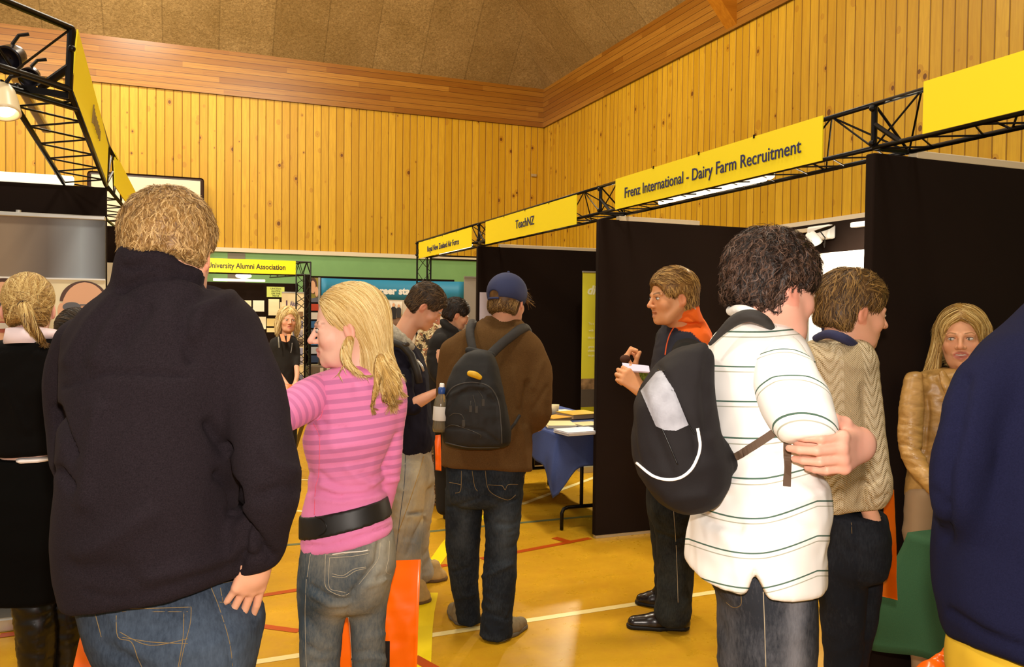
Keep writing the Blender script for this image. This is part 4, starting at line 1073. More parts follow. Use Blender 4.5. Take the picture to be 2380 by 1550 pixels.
surf_line('seam', A_([(400, 1040), (490, 1150), (520, 1300), (490, 1480), (440, 1540)]), top, 0.0011, M_SEAMP, top)
# belt
S = Sdf(); S.rows(TR, n=2.3, grow=0.006)
a, b, c = P(704, 1196, 2.31), P(790, 1192, 2.2), P(893, 1157, 2.31); S.cut(a, hem_plane(a, b, c, True), 0.001)
a, b, c = P(707, 1248, 2.31), P(790, 1243, 2.2), P(899, 1203, 2.31); S.cut(a, hem_plane(a, b, c), 0.001)
belt = cloth('wide_belt', S, plain('black_leather_belt', '17130f', 0.5, spec=0.4), w1, 0.005, 1)
surf_line('belt_overlap', B_([(390, 1075), (470, 1110), (512, 1180), (490, 1240), (430, 1275)]), belt, 0.0018, plain('belt_edge', '0c0906', 0.3), belt)
# jeans
M_JEAN_MID = denim('faded_grey_blue_denim', '3a4650', 'a29a86')
S = Sdf(); S.rows([(1225, 712, 912, 2.33, 0.118), (1286, 702, 918, 2.33, 0.128), (1323, 701, 917, 2.33, 0.13), (1355, 699, 906, 2.33, 0.122), (1385, 702, 898, 2.33, 0.105), (1420, 712, 884, 2.33, 0.065)], bot=0.03, k=0.03, n=2.4)
S.chain([(756, 1330, 2.33, 55), (754, 1370, 2.33, 55), (750, 1420, 2.33, 53), (746, 1480, 2.33, 49), (744, 1550, 2.33, 45), (742, 1720, 2.33, 38), (742, 2010, 2.34, 36)], 0.03)
S.chain([(862, 1320, 2.34, 50), (856, 1370, 2.34, 45), (855, 1420, 2.34, 42), (855, 1480, 2.34, 39), (858, 1550, 2.35, 38), (860, 1720, 2.36, 33), (862, 2010, 2.37, 34)], 0.016)
S.cut(on_z(742, 2000, 0.02), (0, 0, -1))
def fade_w(V_):
    u, v, d = pixels(V_); g = lambda cu, cv, su, sv: np.exp(-((u-cu)/su)**2-((v-cv)/sv)**2)
    return 0.12+0.55*g(790, 1425, 38, 28)+0.5*g(880, 1360, 40, 45)+0.5*g(890, 1270, 45, 60)+0.3*g(765, 1300, 45, 45)+0.15*g(860, 1500, 30, 60)-0.18*g(702, 1420, 14, 160)
lines = [(C_([(880, 710), (950, 620), (1060, 480), (1150, 380), (1180, 150)]), 0.009, -0.012), (C_([(400, 640), (560, 740), (700, 800), (860, 790)]), 0.006, -0.008), (C_([(420, 740), (600, 850), (800, 840)]), 0.008, 0.006),
         (C_([(1020, 540), (1150, 545), (1300, 510)]), 0.005, -0.006), (C_([(1000, 640), (1130, 620), (1240, 560)]), 0.006, 0.005), (C_([(560, 300), (560, 620), (620, 700), (780, 745)]), 0.003, 0.003), (C_([(380, 1330), (500, 1400), (660, 1390)]), 0.008, -0.006),
         (C_([(900, 1400), (1080, 1370), (1230, 1390)]), 0.006, -0.006), (C_([(880, 1470), (1060, 1440), (1230, 1480)]), 0.006, 0.005), (C_([(350, 1000), (480, 1150), (600, 1250)]), 0.012, -0.005), (C_([(390, 1500), (540, 1520), (700, 1480)]), 0.008, -0.006),
         (C_([(990, 1230), (1100, 1200), (1210, 1180)]), 0.008, 0.005), (C_([(880, 710), (850, 850), (810, 960)]), 0.006, -0.006), (C_([(395, 280), (360, 540)]), 0.004, 0.003)]
jw = cloth('jeans', S, M_JEAN_MID, w1, 0.0085, 2, 0.002, 20, 31, (1, 1, 1.4), lines, dict(fade=fade_w))
M_ST2 = plain('pale_stitching', 'b5a88e', 0.8)
for pts in ([(565, 280), (560, 480), (565, 640), (640, 710), (760, 750), (830, 720)], [(610, 320), (605, 640), (690, 690), (790, 710)], [(565, 285), (700, 290), (860, 260), (1060, 235)], [(600, 322), (860, 305), (1050, 270)], [(640, 500), (760, 520), (880, 450), (1020, 425)], [(640, 530), (780, 540), (900, 470), (1020, 440)],
            [(395, 280), (375, 420), (358, 540)], [(350, 560), (335, 900), (340, 1300), (350, 1550)], [(1285, 130), (1275, 330), (1245, 470), (1300, 510)], [(822, 990), (850, 1250), (865, 1550)], [(1180, 150), (1160, 330), (1060, 470), (940, 620)]):
    surf_line('seam_stitching', C_(pts), jw, 0.0008, M_ST2, jw)
surf_line('worn_edge', C_([(640, 285), (780, 262), (960, 250), (1040, 235)]), jw, 0.0018, plain('frayed_white', 'ded6c6', 0.9), jw)
for u in (742, 862): shoe(w1, on_z(u, 2045), on_z(u, 2045)+HF*0.22-HR*0.04, plain('dark_shoe', '1a1614', 0.4), w=0.036)
# hair
M_BLONDE = hair_mat('blonde_hair', '6e4a22', 'c39a50', 'f4e0a6')
s = hf['s']; R = hf['R']; S = Sdf()
S.ell(hw(hf, 0, -0.020, 0.040), [0.090*s, 0.108*s, 0.092*s], R, 0.01)
S.ell(hw(hf, 0, -0.075, -0.02), [0.078*s, 0.055*s, 0.09*s], R, 0.03)
S.chain([(836, 735, 2.33, 40), (848, 775, 2.33, 44), (860, 815, 2.33, 48), (876, 850, 2.31, 44), (896, 880, 2.27, 32), (908, 915, 2.24, 18)], 0.02, (HF, 0.8))
S.ell(hw(hf, 0, 0.118, -0.030), [0.098*s, 0.088*s, 0.120*s], R, 0.012, 'sub')
for q in (1, -1):
    S.ell(hw(hf, q*0.10, 0.010, -0.060), [0.035*s, 0.030*s, 0.052*s], R, 0.012, 'sub'); S.ell(hw(hf, q*0.09, 0.06, -0.05), [0.04*s, 0.065*s, 0.075*s], R, 0.015, 'sub')
def wflow(p):
    z = p.z; t = min(1, max(0, (0.10-z)/0.12))
    return Vector(((0.5 if p.x > 0 else -0.5)*(1-t), -0.75*(1-t)-0.28*t, -0.35-0.9*t))
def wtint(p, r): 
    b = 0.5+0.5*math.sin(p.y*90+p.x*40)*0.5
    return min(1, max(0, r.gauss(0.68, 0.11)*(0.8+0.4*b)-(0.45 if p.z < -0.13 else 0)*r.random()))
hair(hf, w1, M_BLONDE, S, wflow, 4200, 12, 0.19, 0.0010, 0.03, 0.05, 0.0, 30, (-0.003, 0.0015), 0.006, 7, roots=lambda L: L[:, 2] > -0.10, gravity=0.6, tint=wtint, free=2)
S = Sdf()   # long thin locks lying over the back
for pts in (((878, 840, 2.25, 9), (876, 890, 2.21, 7), (862, 945, 2.21, 2)), ((893, 850, 2.24, 10), (905, 900, 2.21, 9), (903, 938, 2.21, 2)), ((900, 850, 2.26, 9), (918, 895, 2.22, 8), (915, 930, 2.22, 2)), ((885, 830, 2.25, 9), (898, 880, 2.21, 7), (888, 930, 2.20, 1.5)),
            ((905, 840, 2.28, 8), (922, 880, 2.25, 6), (931, 910, 2.23, 1.5)), ((905, 845, 2.28, 6), (920, 865, 2.26, 4), (934, 872, 2.25, 1)), ((812, 790, 2.24, 10), (803, 825, 2.24, 12), (812, 850, 2.23, 8), (846, 872, 2.22, 2)), ((800, 848, 2.22, 2), (786, 870, 2.21, 1.2), (787, 888, 2.21, 0.8))):
    S.chain([(u, v, d, r_) for u, v, d, r_ in pts], 0.004)
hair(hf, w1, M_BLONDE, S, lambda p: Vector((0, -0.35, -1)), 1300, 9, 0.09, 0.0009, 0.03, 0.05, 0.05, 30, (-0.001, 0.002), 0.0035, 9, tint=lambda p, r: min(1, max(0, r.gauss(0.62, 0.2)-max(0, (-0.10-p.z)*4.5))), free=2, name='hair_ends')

def plastic_bag(label, tl, tr_, bl, br, nrm, mat, thick=0.05, hole=True, seed=1, group=None, crumple=0.006):
    """soft carrier bag between four corners"""
    root = empty('carrier_bag', (Vector(bl)+Vector(br))/2, label=label, category='bag', group=group)
    nx, ny = 34, 44; nrm = Vector(nrm).normalized(); rows = []; V_ = []; F_ = []
    for side in (1, -1):
        for j in range(ny+1):
            for i in range(nx+1):
                s_, t = i/nx, j/ny; p = Vector(tl).lerp(Vector(tr_), s_).lerp(Vector(bl).lerp(Vector(br), s_), t)
                bul = thick/2*(math.sin(math.pi*s_)**0.5)*(0.08+0.92*min(1, t*1.6))*(1 if t < 0.97 else (1-t)/0.03)
                V_.append(tuple(p+nrm*side*bul))
    V_ = np.array(V_); q = V_*np.array([9, 9, 5]); nz = vnoise(q+vnoise(q*0.7, 3)[:, None]*0.8, seed); nz = (1-2*np.abs(nz))
    nz2 = 1-2*np.abs(vnoise(V_*26, seed+2)); m = np.tile(np.repeat(np.clip(np.linspace(0, 1, ny+1)*3, 0.15, 1), nx+1), 2)
    V_ = V_+np.array(nrm)*((nz*crumple+nz2*crumple*0.35)*m)[:, None]
    m_ = (nx+1)*(ny+1)
    for sd in (0, 1):
        for j in range(ny):
            for i in range(nx):
                if hole and 2 <= j <= 4 and nx*0.36 < i < nx*0.64: continue
                a = sd*m_+j*(nx+1)+i; f = (a, a+1, a+nx+2, a+nx+1); F_.append(f if sd else f[::-1])
    for j in range(ny):
        for i in (0, nx): 
            a = j*(nx+1)+i; F_.append((a, a+nx+1, m_+a+nx+1, m_+a))
    for i in range(nx): a = ny*(nx+1)+i; F_.append((a, a+1, m_+a+1, m_+a))
    link('bag_body', mesh_np('bag_body', V_, np.array(F_)), mat, root)
    return root
def bag_mat(name, c):
    m = plain(name, c, 0.28, spec=0.6); b = m.node_tree.nodes['Principled BSDF']; b.inputs['Transmission Weight'].default_value = 0.0
    b.inputs['Subsurface Weight'].default_value = 0.0
    return m
ORANGE_BAG = bag_mat('orange_plastic', 'ff6a00')
bg = plastic_bag('orange carrier bag hanging behind the legs of the woman in pink', P(772, 1310, 2.60), P(978, 1300, 2.56), P(766, 1640, 2.60), P(966, 1630, 2.56), -HF, ORANGE_BAG, 0.07)
MB().quad([P(892, 1490, 2.52), P(906, 1490, 2.52), P(905, 1600, 2.52), P(890, 1600, 2.52)], 0.002).build('black_print', plain('black_print', '1c1714', 0.4), bg)
SKIN2 = skin_mat('tan_skin', 'd09a78', 'a8605a', '2a1d16')
BLACKC = plain('black_suit_cloth', '080605', 0.95, spec=0.12, noise=0.2, nscale=6, bump=0.2, bscale=500, bdist=0.001)
def inner(rows, limbs=(), grow=-0.03, h=0.018):
    S = Sdf(); S.rows(rows, grow=grow)
    for q in limbs: S.chain(q)
    return (S, h, 2)
# ponytail woman in a black suit
hf = head_frame(P(66, 716, 2.9), 27, 6, 0, 0.97)
B = Sdf(); add_head(B, hf, True); neck(B, hf, P(78, 795, 2.9), 0.045, 0.05)
R_ = [(782, 40, 130, 2.9, 0.075), (795, 10, 165, 2.9, 0.10), (815, -12, 182, 2.9, 0.12), (900, -14, 176, 2.9, 0.13), (1000, -6, 160, 2.9, 0.12), (1062, -8, 158, 2.9, 0.125), (1150, -22, 170, 2.9, 0.14), (1250, -28, 176, 2.9, 0.14), (1385, -18, 170, 2.9, 0.13)]
B4 = Sdf(); B4.chain([(-14, 850, 2.88, 22), (-30, 960, 2.86, 18), (10, 1040, 3.15, 15)]); add_hand(B4, P(10, 1040, 3.15), HF+HR*0.4, -UP, HR, 0.88)
B5 = Sdf(); B5.chain([(70, 1350, 2.9, 38), (86, 1500, 2.9, 28), (92, 1720, 2.92, 20)]); B5.chain([(140, 1350, 2.98, 36), (148, 1500, 3.0, 26), (148, 1700, 3.02, 18)])
w2 = person('woman with a blonde ponytail in a black skirt suit and tall black boots', [(B, 0.004, 2), inner(R_), (B4, 0.006, 2), (B5, 0.010, 2)], SKINP, hf, face_attrs(hf, True)); eyes(hf, w2)
S = Sdf(); S.rows([r for r in R_ if r[0] < 1065]+[(1075, -12, 162, 2.9, 0.13)], n=2.4)
S.chain([(2, 830, 2.88, 38), (-14, 900, 2.87, 36), (-26, 965, 2.86, 32), (-10, 1010, 2.98, 28), (8, 1036, 3.12, 24)], 0.02); S.chain([(160, 830, 2.92, 36), (172, 900, 2.94, 34), (170, 970, 2.96, 32), (150, 1020, 3.1, 26)], 0.02)
_a, _b, _c = P(0, 1056, 2.88), P(70, 1062, 2.78), P(160, 1048, 2.88); S.cut(_a, hem_plane(_a, _b, _c), 0.005)
cloth('suit_jacket', S, BLACKC, w2, 0.011, 2, 0.004, 10, 41, (1, 1, 0.8), [([(-10, 815), (60, 808), (160, 812)], 0.004, -0.004), ([(10, 900), (60, 1000)], 0.012, 0.006)])
S = Sdf(); S.rows([(1058, -2, 152, 2.9, 0.118), (1150, -20, 168, 2.9, 0.14), (1250, -26, 174, 2.9, 0.145), (1385, -18, 168, 2.9, 0.135)], n=2.4, top=0.01, bot=0.01)
cloth('skirt', S, plain('black_skirt_cloth', '060504', 0.95, spec=0.1, bump=0.2, bscale=500, bdist=0.001), w2, 0.011, 2, 0.003, 9, 42)
S = Sdf(); S.rows([(1053, 0, 152, 2.9, 0.129), (1065, -2, 153, 2.9, 0.129)], n=2.4, top=0.005)
S.cut(P(38, 1058, 2.775), -HR-HF*0.9, 0.004)
cloth('shirt_tail', S, plain('white_check_shirt', 'f0e6e2', 0.8), w2, 0.01, 1)
ring_band('shirt_collar', hw(hf, 0, -0.035, -0.135), hf['R'].col[0], hf['R'].col[1], hf['R'].col[2], 0.075, 0.075, 0.055, -0.15, 0.006, plain('pink_white_stripe_cotton', 'eed9dc', 0.8), w2, wave=0.03)
S = Sdf(); S.ell(P(90, 776, 2.86), (0.075, 0.05, 0.022)); cloth('collar_fall', S, bpy.data.materials['pink_white_stripe_cotton'], w2, 0.006, 1)
BOOTM = plain('black_boot_leather', '0c0807', 0.3, spec=0.4, noise=0.2, nscale=12)
for (a, d, dx) in ((70, 2.9, 0), (140, 2.99, 0)):
    S = Sdf(); x = a
    S.chain([(x+4, 1392, d, 44), (x+14, 1450, d, 44), (x+16, 1540, d, 38), (x+18, 1640, d, 28), (x+18, 1712, d, 26)], 0.01)
    f0 = on_z(x+18, 716+3040/d); S.cap(f0+Vector((0, 0, 0.05)), f0+HF*0.17+Vector((0, 0, 0.035)), 0.042, 0.032, 0.03)
    S.cap(f0+Vector((0, 0, 0.06)), f0-HF*0.01+Vector((0, 0, 0.012)), 0.03, 0.012, 0.01)
    S.cut(f0+Vector((0, 0, 0.003)), (0, 0, -1)); S.cut(P(x, 1388, d), (0, 0, 1), 0.004)
    cloth('boot', S, BOOTM, w2, 0.009, 2, 0.004, 22, 43+x, (1, 1, 2.5))
M_PONY = hair_mat('streaked_blonde_hair', '4a2c12', 'b08440', 'f6dc96')
sh = cap_shell(hf, 0.010, -0.082, 0.075, 0.0, 0.004, k=0.02)
tie = Vector((0.008, -0.118, -0.005))
hair(hf, w2, M_PONY, sh, lambda p: (tie-p)+Vector((0, -0.01, 0)), 3000, 7, 0.11, 0.0009, 0.0, 0.04, 0, 30, (-0.001, 0.0015), 0.005, 11, tint=lambda p, r: min(1, max(0, r.gauss(0.72, 0.2)-(0.55 if p.z < 0.0 else 0)*r.random()-0.2*(abs(math.sin(p.x*120)) > 0.8))), free=0)
S = Sdf(); S.chain([(hw(hf, *tie), 0.014), (hw(hf, 0.0, -0.145, -0.02), 0.02), (hw(hf, -0.014, -0.150, -0.07), 0.019), (hw(hf, -0.036, -0.138, -0.105), 0.013), (hw(hf, -0.058, -0.125, -0.130), 0.004)], 0.004)
pt = hair(hf, w2, M_PONY, S, lambda p: Vector((-0.15, 0.1, -1)), 900, 8, 0.09, 0.0010, 0.02, 0.07, 0, 30, (-0.001, 0.002), 0.004, 12, tint=lambda p, r: min(1, max(0, r.gauss(0.5, 0.2)+(0.2 if p.z > -0.03 else -0.35))), name='ponytail', free=2)
MB().tube([hw(hf, tie.x+0.016*math.cos(t), tie.y-0.006, tie.z+0.016*math.sin(t)) for t in np.linspace(0, 6.0, 14)], 0.003, 6).build('hair_tie', plain('brown_hair_tie', '3a2414', 0.6), pt, smooth=True)

# small person with shiny black hair
hf = head_frame(P(172, 776, 3.9), 58, 10, 0, 0.95)
B = Sdf(); add_head(B, hf, True); neck(B, hf, P(178, 812, 3.9), 0.045, 0.05)
R_ = [(805, 150, 215, 3.9, 0.07), (822, 125, 235, 3.9, 0.10), (900, 130, 235, 3.9, 0.11), (1020, 135, 230, 3.9, 0.11), (1110, 128, 238, 3.9, 0.12)]
B5 = Sdf(); B5.chain([(158, 1100, 3.92, 26), (162, 1260, 3.95, 20), (168, 1420, 3.98, 12)]); B5.chain([(205, 1100, 3.92, 26), (208, 1260, 3.95, 20), (212, 1440, 3.98, 12)])
w3 = person('person with shiny black pinned-up hair, half hidden behind the fleece shoulder', [(B, 0.006, 2), inner(R_, h=0.025), (B5, 0.012, 1)], SKIN2, hf, face_attrs(hf, True))
S = Sdf(); S.rows(R_, n=2.3); S.chain([(135, 850, 3.9, 22), (125, 940, 3.9, 20), (135, 1030, 4.0, 16)]); S.chain([(228, 850, 3.9, 22), (240, 940, 3.9, 20), (232, 1030, 4.0, 16)]); S.cut(P(180, 1108, 3.9), (0, 0, -1))
cloth('jacket', S, BLACKC, w3, 0.016, 2)
S = Sdf(); S.rows([(1090, 130, 236, 3.9, 0.12), (1150, 128, 240, 3.9, 0.12)], bot=0.04); S.chain([(158, 1140, 3.92, 29), (163, 1280, 3.95, 25), (172, 1430, 3.98, 22)]); S.chain([(208, 1140, 3.92, 29), (210, 1280, 3.95, 25), (214, 1440, 3.98, 22)])
cloth('trousers', S, plain('dark_brown_cloth', '1c140f', 0.9), w3, 0.014, 2)
OLIVE = plain('olive_suede', '6a5a38', 0.8, noise=0.2)
shoe(w3, on_z(205, 1452), on_z(168, 1458), OLIVE, plain('grey_sole', '77705f', 0.7), 0.04, name='sneaker')
shoe(w3, on_z(236, 1468), on_z(205, 1480), OLIVE, bpy.data.materials['grey_sole'], 0.04, name='sneaker')
M_BLK = hair_mat('shiny_black_hair', '0c0806', '1c120c', '5a4630')
hair(hf, w3, M_BLK, cap_shell(hf, 0.012, -0.07, 0.07, 0, 0.006), lambda p: Vector((0.2, -1, -0.2)), 1600, 6, 0.08, 0.0011, 0.0, 0.04, 0, 30, (-0.001, 0.0015), 0.007, 14, free=0)
# blonde woman by the notice boards
hf = head_frame(P(669, 743, 7.5), 209, 0, -3, 0.96)
B = Sdf(); add_head(B, hf, True, 0.6, 0.2); neck(B, hf, P(664, 785, 7.5), 0.045, 0.05)
R_ = [(779, 650, 682, 7.5, 0.06), (788, 632, 690, 7.5, 0.09), (800, 628, 692, 7.5, 0.11), (850, 634, 690, 7.5, 0.11), (890, 637, 688, 7.5, 0.11), (930, 634, 690, 7.5, 0.12)]
B4 = Sdf(); B4.chain([(640, 858, 7.42, 6.5), (656, 880, 7.35, 6), (669, 897, 7.3, 5)]); B4.chain([(689, 850, 7.42, 6), (690, 875, 7.35, 5.5), (684, 895, 7.3, 4.5)]); add_hand(B4, P(669, 897, 7.3), HR-UP, -UP, HF, 0.9, (0.9,)*4); add_hand(B4, P(684, 895, 7.3), -HR-UP, -UP, HF, 0.9, (0.9,)*4)
B5 = Sdf(); B5.chain([(652, 930, 7.5, 10), (652, 1120, 7.5, 8)]); B5.chain([(676, 930, 7.5, 10), (676, 1120, 7.5, 8)])
w5 = person('blonde woman in a black zip top facing the camera beside the notice boards', [(B, 0.005, 2), inner(R_, h=0.03), (B4, 0.006, 2), (B5, 0.02, 1)], SKIN, hf, face_attrs(hf, True, 0.2, 0.6, brow=0.4)); eyes(hf, w5)
S = Sdf(); S.rows(R_[:-1]+[(925, 634, 690, 7.5, 0.12)], n=2.3); S.chain([(638, 800, 7.48, 11), (632, 830, 7.46, 10.5), (642, 856, 7.42, 9)], 0.02); S.chain([(686, 800, 7.48, 9), (690, 830, 7.46, 8), (689, 850, 7.42, 7)], 0.02)
tp = cloth('zip_top', S, plain('black_polo_cotton', '1b1612', 0.9), w5, 0.014, 2, 0.004, 18, 50)
surf_line('zip', [(679, 797), (678, 808), (676, 820)], tp, 0.004, SILVER, tp)
MB().tube([P(647, 783, 7.35), P(648, 795, 7.33), P(649, 808, 7.33)], 0.006, 6).build('shoulder_strap', plain('grey_strap', '8a8476', 0.7), tp)
CORAL = plain('coral_collar_cotton', 'd08058', 0.8)
mb = MB()
for q in (-1, 1):
    a = P(664+q*3, 790, 7.36); mb.prism([P(664+q*13, 776, 7.40), P(664+q*4, 776, 7.42), P(666+q*1, 795, 7.34), P(664+q*9, 792, 7.34)], HF*-0.012)
mb.build('collar', CORAL, tp)
S = Sdf(); S.rows([(915, 634, 691, 7.5, 0.12), (960, 632, 692, 7.5, 0.12)], bot=0.05); S.chain([(650, 945, 7.5, 15), (652, 1105, 7.5, 11)]); S.chain([(677, 945, 7.5, 15), (677, 1105, 7.5, 11)])
cloth('trousers', S, plain('dark_trousers', '1a1613', 0.9), w5, 0.016, 2)
for u in (650, 677): shoe(w5, on_z(u, 724+3040/7.5)+HF*0.1, on_z(u, 724+3040/7.5)-HF*0.14, plain('dark_shoe2', '1a1614', 0.5), w=0.036)
M_BL2 = hair_mat('wavy_blonde_hair', '8a6a38', 'd8b470', 'fff0be')
s = hf['s']; R = hf['R']; S = cap_shell(hf, 0.014, -0.10, 0.06, 0.004, 0.0, ear=False)
for q in (-1, 1): S.chain([(hw(hf, q*0.085, 0.02, 0.03), 0.022), (hw(hf, q*0.092, 0.012, -0.04), 0.03), (hw(hf, q*0.088, 0.0, -0.12), 0.024)], 0.02)
S.ell(hw(hf, 0, 0.115, -0.04), [0.066*s, 0.075*s, 0.10*s], R, 0.01, 'sub')
hair(hf, w5, M_BL2, S, lambda p: Vector((0.7*(1 if p.x > 0 else -1) if p.z > 0.07 else 0.1*(1 if p.x > 0 else -1), 0, -1)), 2200, 7, 0.09, 0.0018, 0.08, 0.12, 0.2, 60, (-0.003, 0.004), 0.007, 15, free=2)
plastic_bag('orange carrier bag in the hands of the woman facing the camera', P(654, 890, 7.26), P(680, 894, 7.26), P(654, 945, 7.2), P(680, 948, 7.2), -HF, ORANGE_BAG, 0.05, False, 4)

# man reading, head bowed, light ripped jeans
hf = head_frame(P(991, 712, 4.7), 274, 38, 0, 1.02)
B = Sdf(); add_head(B, hf); B.cap(hw(hf, 0, -0.03, -0.04), P(925, 800, 4.7), 0.056, 0.062, 0.03)
R_ = [(790, 895, 952, 4.72, 0.09), (806, 885, 968, 4.72, 0.14), (830, 880, 982, 4.72, 0.18), (870, 882, 995, 4.72, 0.19), (950, 892, 1000, 4.72, 0.18), (1020, 905, 1010, 4.72, 0.17), (1048, 928, 1002, 4.72, 0.16)]
B4 = Sdf(); B4.chain([(936, 935, 4.5, 17), (958, 940, 4.46, 16), (985, 927, 4.44, 13.5), (1010, 914, 4.46, 10)]); add_hand(B4, P(1010, 914, 4.46), HR*0.9+UP*0.35+HF*0.2, UP, -HF, 0.98, (0.5, 0.5, 0.6, 0.6), (0.5, 0.4))
B4.chain([(960, 930, 4.95, 16), (1000, 920, 4.8, 10)])
B5 = Sdf(); B5.chain([(960, 1060, 4.72, 30), (955, 1200, 4.75, 22), (985, 1335, 4.85, 14)]); B5.chain([(950, 1060, 4.65, 30), (940, 1250, 4.6, 20), (965, 1385, 4.6, 14)])
m6 = person('man with short brown hair reading with head bowed, in ripped light jeans', [(B, 0.004, 2), inner(R_, h=0.02), (B4, 0.004, 2), (B5, 0.012, 1)], SKIN, hf, face_attrs(hf, stubble=0.5)); eyes(hf, m6, closed=1.0)
M_NAVYT = fleece('navy_black_cotton', '15131c', '24212c', 500, 0.3, 0.15)
S = Sdf(); S.rows(R_, n=2.3, k=0.03, top=0.02); S.chain([(925, 835, 4.56, 34), (928, 880, 4.5, 33), (938, 930, 4.46, 28), (958, 944, 4.45, 22)], 0.03); S.chain([(940, 850, 4.92, 30), (950, 915, 4.95, 24)], 0.03)
sw = cloth('sweatshirt', S, M_NAVYT, m6, 0.011, 2, 0.006, 12, 61, (1, 1, 1), [([(905, 850), (935, 853), (960, 856)], 0.006, -0.008), ([(955, 900), (962, 925), (960, 950)], 0.012, -0.012), ([(985, 880), (990, 960), (985, 1030)], 0.01, 0.008)])
S = Sdf(); S.chain([(900, 762, 4.62, 16), (915, 778, 4.56, 17), (935, 792, 4.56, 15), (955, 806, 4.60, 9)], 0.01, ); S.chain([(900, 762, 4.8, 14), (930, 785, 4.88, 14)], 0.01); S.ell(P(905, 778, 4.72), (0.07, 0.07, 0.05))
cloth('hood', S, plain('grey_marl_hood', 'a29a88', 0.9, noise=0.35, nscale=60), sw, 0.009, 2, 0.006, 20, 62)
MB().tube([P(898, 795, 4.52), P(915, 795, 4.47), P(936, 803, 4.46), (P(955, 825, 4.47)), P(968, 860, 4.48), P(975, 890, 4.47)], 0.021, 8).build('shoulder_strap', plain('black_webbing', '25211d', 0.6), sw, smooth=True)
MB().ball(P(944, 800, 4.42), 0.013, (1.6, 0.5, 1)).build('strap_buckle', plain('dark_buckle', '3c352e', 0.3), sw, smooth=True)
MB().tube([P(969, 837, 4.44), P(974, 842, 4.43), P(981, 852, 4.43), P(984, 862, 4.44)], 0.007, 6).build('carabiner', SILVER, sw, smooth=True)
M_JEAN_LT = denim('pale_worn_denim', '6d7680', 'c0ac84')
S = Sdf(); S.rows([(1030, 916, 1008, 4.72, 0.15), (1048, 922, 1000, 4.72, 0.16), (1085, 918, 1005, 4.72, 0.165), (1130, 915, 1010, 4.72, 0.15)], bot=0.05)
S.chain([(965, 1100, 4.78, 42), (968, 1150, 4.78, 42), (962, 1195, 4.76, 41), (958, 1250, 4.8, 38), (965, 1300, 4.85, 33), (988, 1328, 4.88, 26)], 0.02); S.chain([(948, 1100, 4.62, 42), (945, 1200, 4.6, 38), (945, 1300, 4.6, 33), (955, 1375, 4.6, 26)], 0.015)
def fade_6(V_):
    u, v, d = pixels(V_); return 0.42+0.35*np.exp(-((u-975)/22)**2-((v-1140)/80)**2)-0.6*np.exp(-((u-966)/15)**2-((v-1194-0.12*(u-966))/4)**2)+0.3*np.exp(-((u-975)/20)**2-((v-1205)/8)**2)-0.35*np.exp(-((u-975)/18)**2-((v-1250)/35)**2)
j6 = cloth('ripped_jeans', S, M_JEAN_LT, m6, 0.010, 2, 0.007, 13, 63, (1, 1, 1), [([(980, 1060), (960, 1150), (925, 1280)], 0.008, 0.008), ([(985, 1205), (965, 1240), (945, 1290)], 0.01, -0.012), ([(948, 1196), (982, 1190)], 0.006, -0.012), ([(930, 1350), (960, 1340)], 0.01, 0.01)], dict(fade=fade_6))
surf_line('seam_stitching', [(985, 1060), (970, 1110), (950, 1170), (925, 1240)], j6, 0.002, plain('ochre_stitching', 'a8853e', 0.8), j6)
surf_line('seam_stitching', [(942, 1050), (940, 1120), (930, 1200), (920, 1290)], j6, 0.002, plain('dark_seam', '4a4f5a', 0.8), j6)
TAN = plain('tan_suede', 'a88a56', 0.8, noise=0.15)
shoe(m6, on_z(985, 1352), on_z(1040, 1346), TAN, plain('brown_sole', '5c4426', 0.7), 0.048, name='shoe')
shoe(m6, on_z(950, 1403), on_z(1002, 1396), TAN, bpy.data.materials['brown_sole'], 0.048, name='shoe')
def short_flow(p): return Vector((0, 0.5, 0.3)) if p.z > 0.06 else Vector((0, -0.25, -1))
M_BRN = hair_mat('brown_hair', '1c120a', '3c2a18', '7a5c38')
hair(hf, m6, M_BRN, cap_shell(hf, 0.013, -0.085, 0.062, 0.0, 0.002), short_flow, 4200, 5, 0.026, 0.0010, 0.35, 0.25, 0.0, 60, (-0.002, 0.003), 0.005, 17)

# young man in black behind
hf = head_frame(P(1061, 731, 6.3), 285, 22, 0, 0.98)
B = Sdf(); add_head(B, hf); B.cap(hw(hf, 0, -0.03, -0.04), P(1040, 775, 6.3), 0.05, 0.056, 0.03)
R_ = [(760, 1022, 1062, 6.3, 0.08), (776, 1008, 1085, 6.3, 0.13), (810, 996, 1100, 6.3, 0.16), (900, 992, 1100, 6.3, 0.16), (960, 996, 1098, 6.3, 0.15)]
B5 = Sdf(); B5.chain([(1030, 970, 6.3, 15), (1030, 1180, 6.35, 11)]); B5.chain([(1064, 970, 6.3, 15), (1062, 1180, 6.35, 11)]); B5.chain([(1020, 820, 6.1, 15), (1045, 880, 6.0, 12), (1085, 870, 5.9, 9)])
m7 = person('young man with dark hair in a black jacket behind the bowed reader', [(B, 0.005, 2), inner(R_, h=0.03), (B5, 0.02, 1)], SKIN2, hf, face_attrs(hf)); eyes(hf, m7, closed=1.0)
S = Sdf(); S.rows(R_, n=2.3); S.chain([(1020, 800, 6.15, 24), (1015, 850, 6.1, 22), (1040, 890, 6.0, 18), (1085, 880, 5.9, 14)], 0.03)
S.chain([(1030, 748, 6.25, 9), (1045, 762, 6.2, 9), (1060, 770, 6.2, 8)], 0.01); cloth('jacket', S, plain('black_jacket_cloth', '15100d', 0.9), m7, 0.014, 2, 0.006, 10, 70)
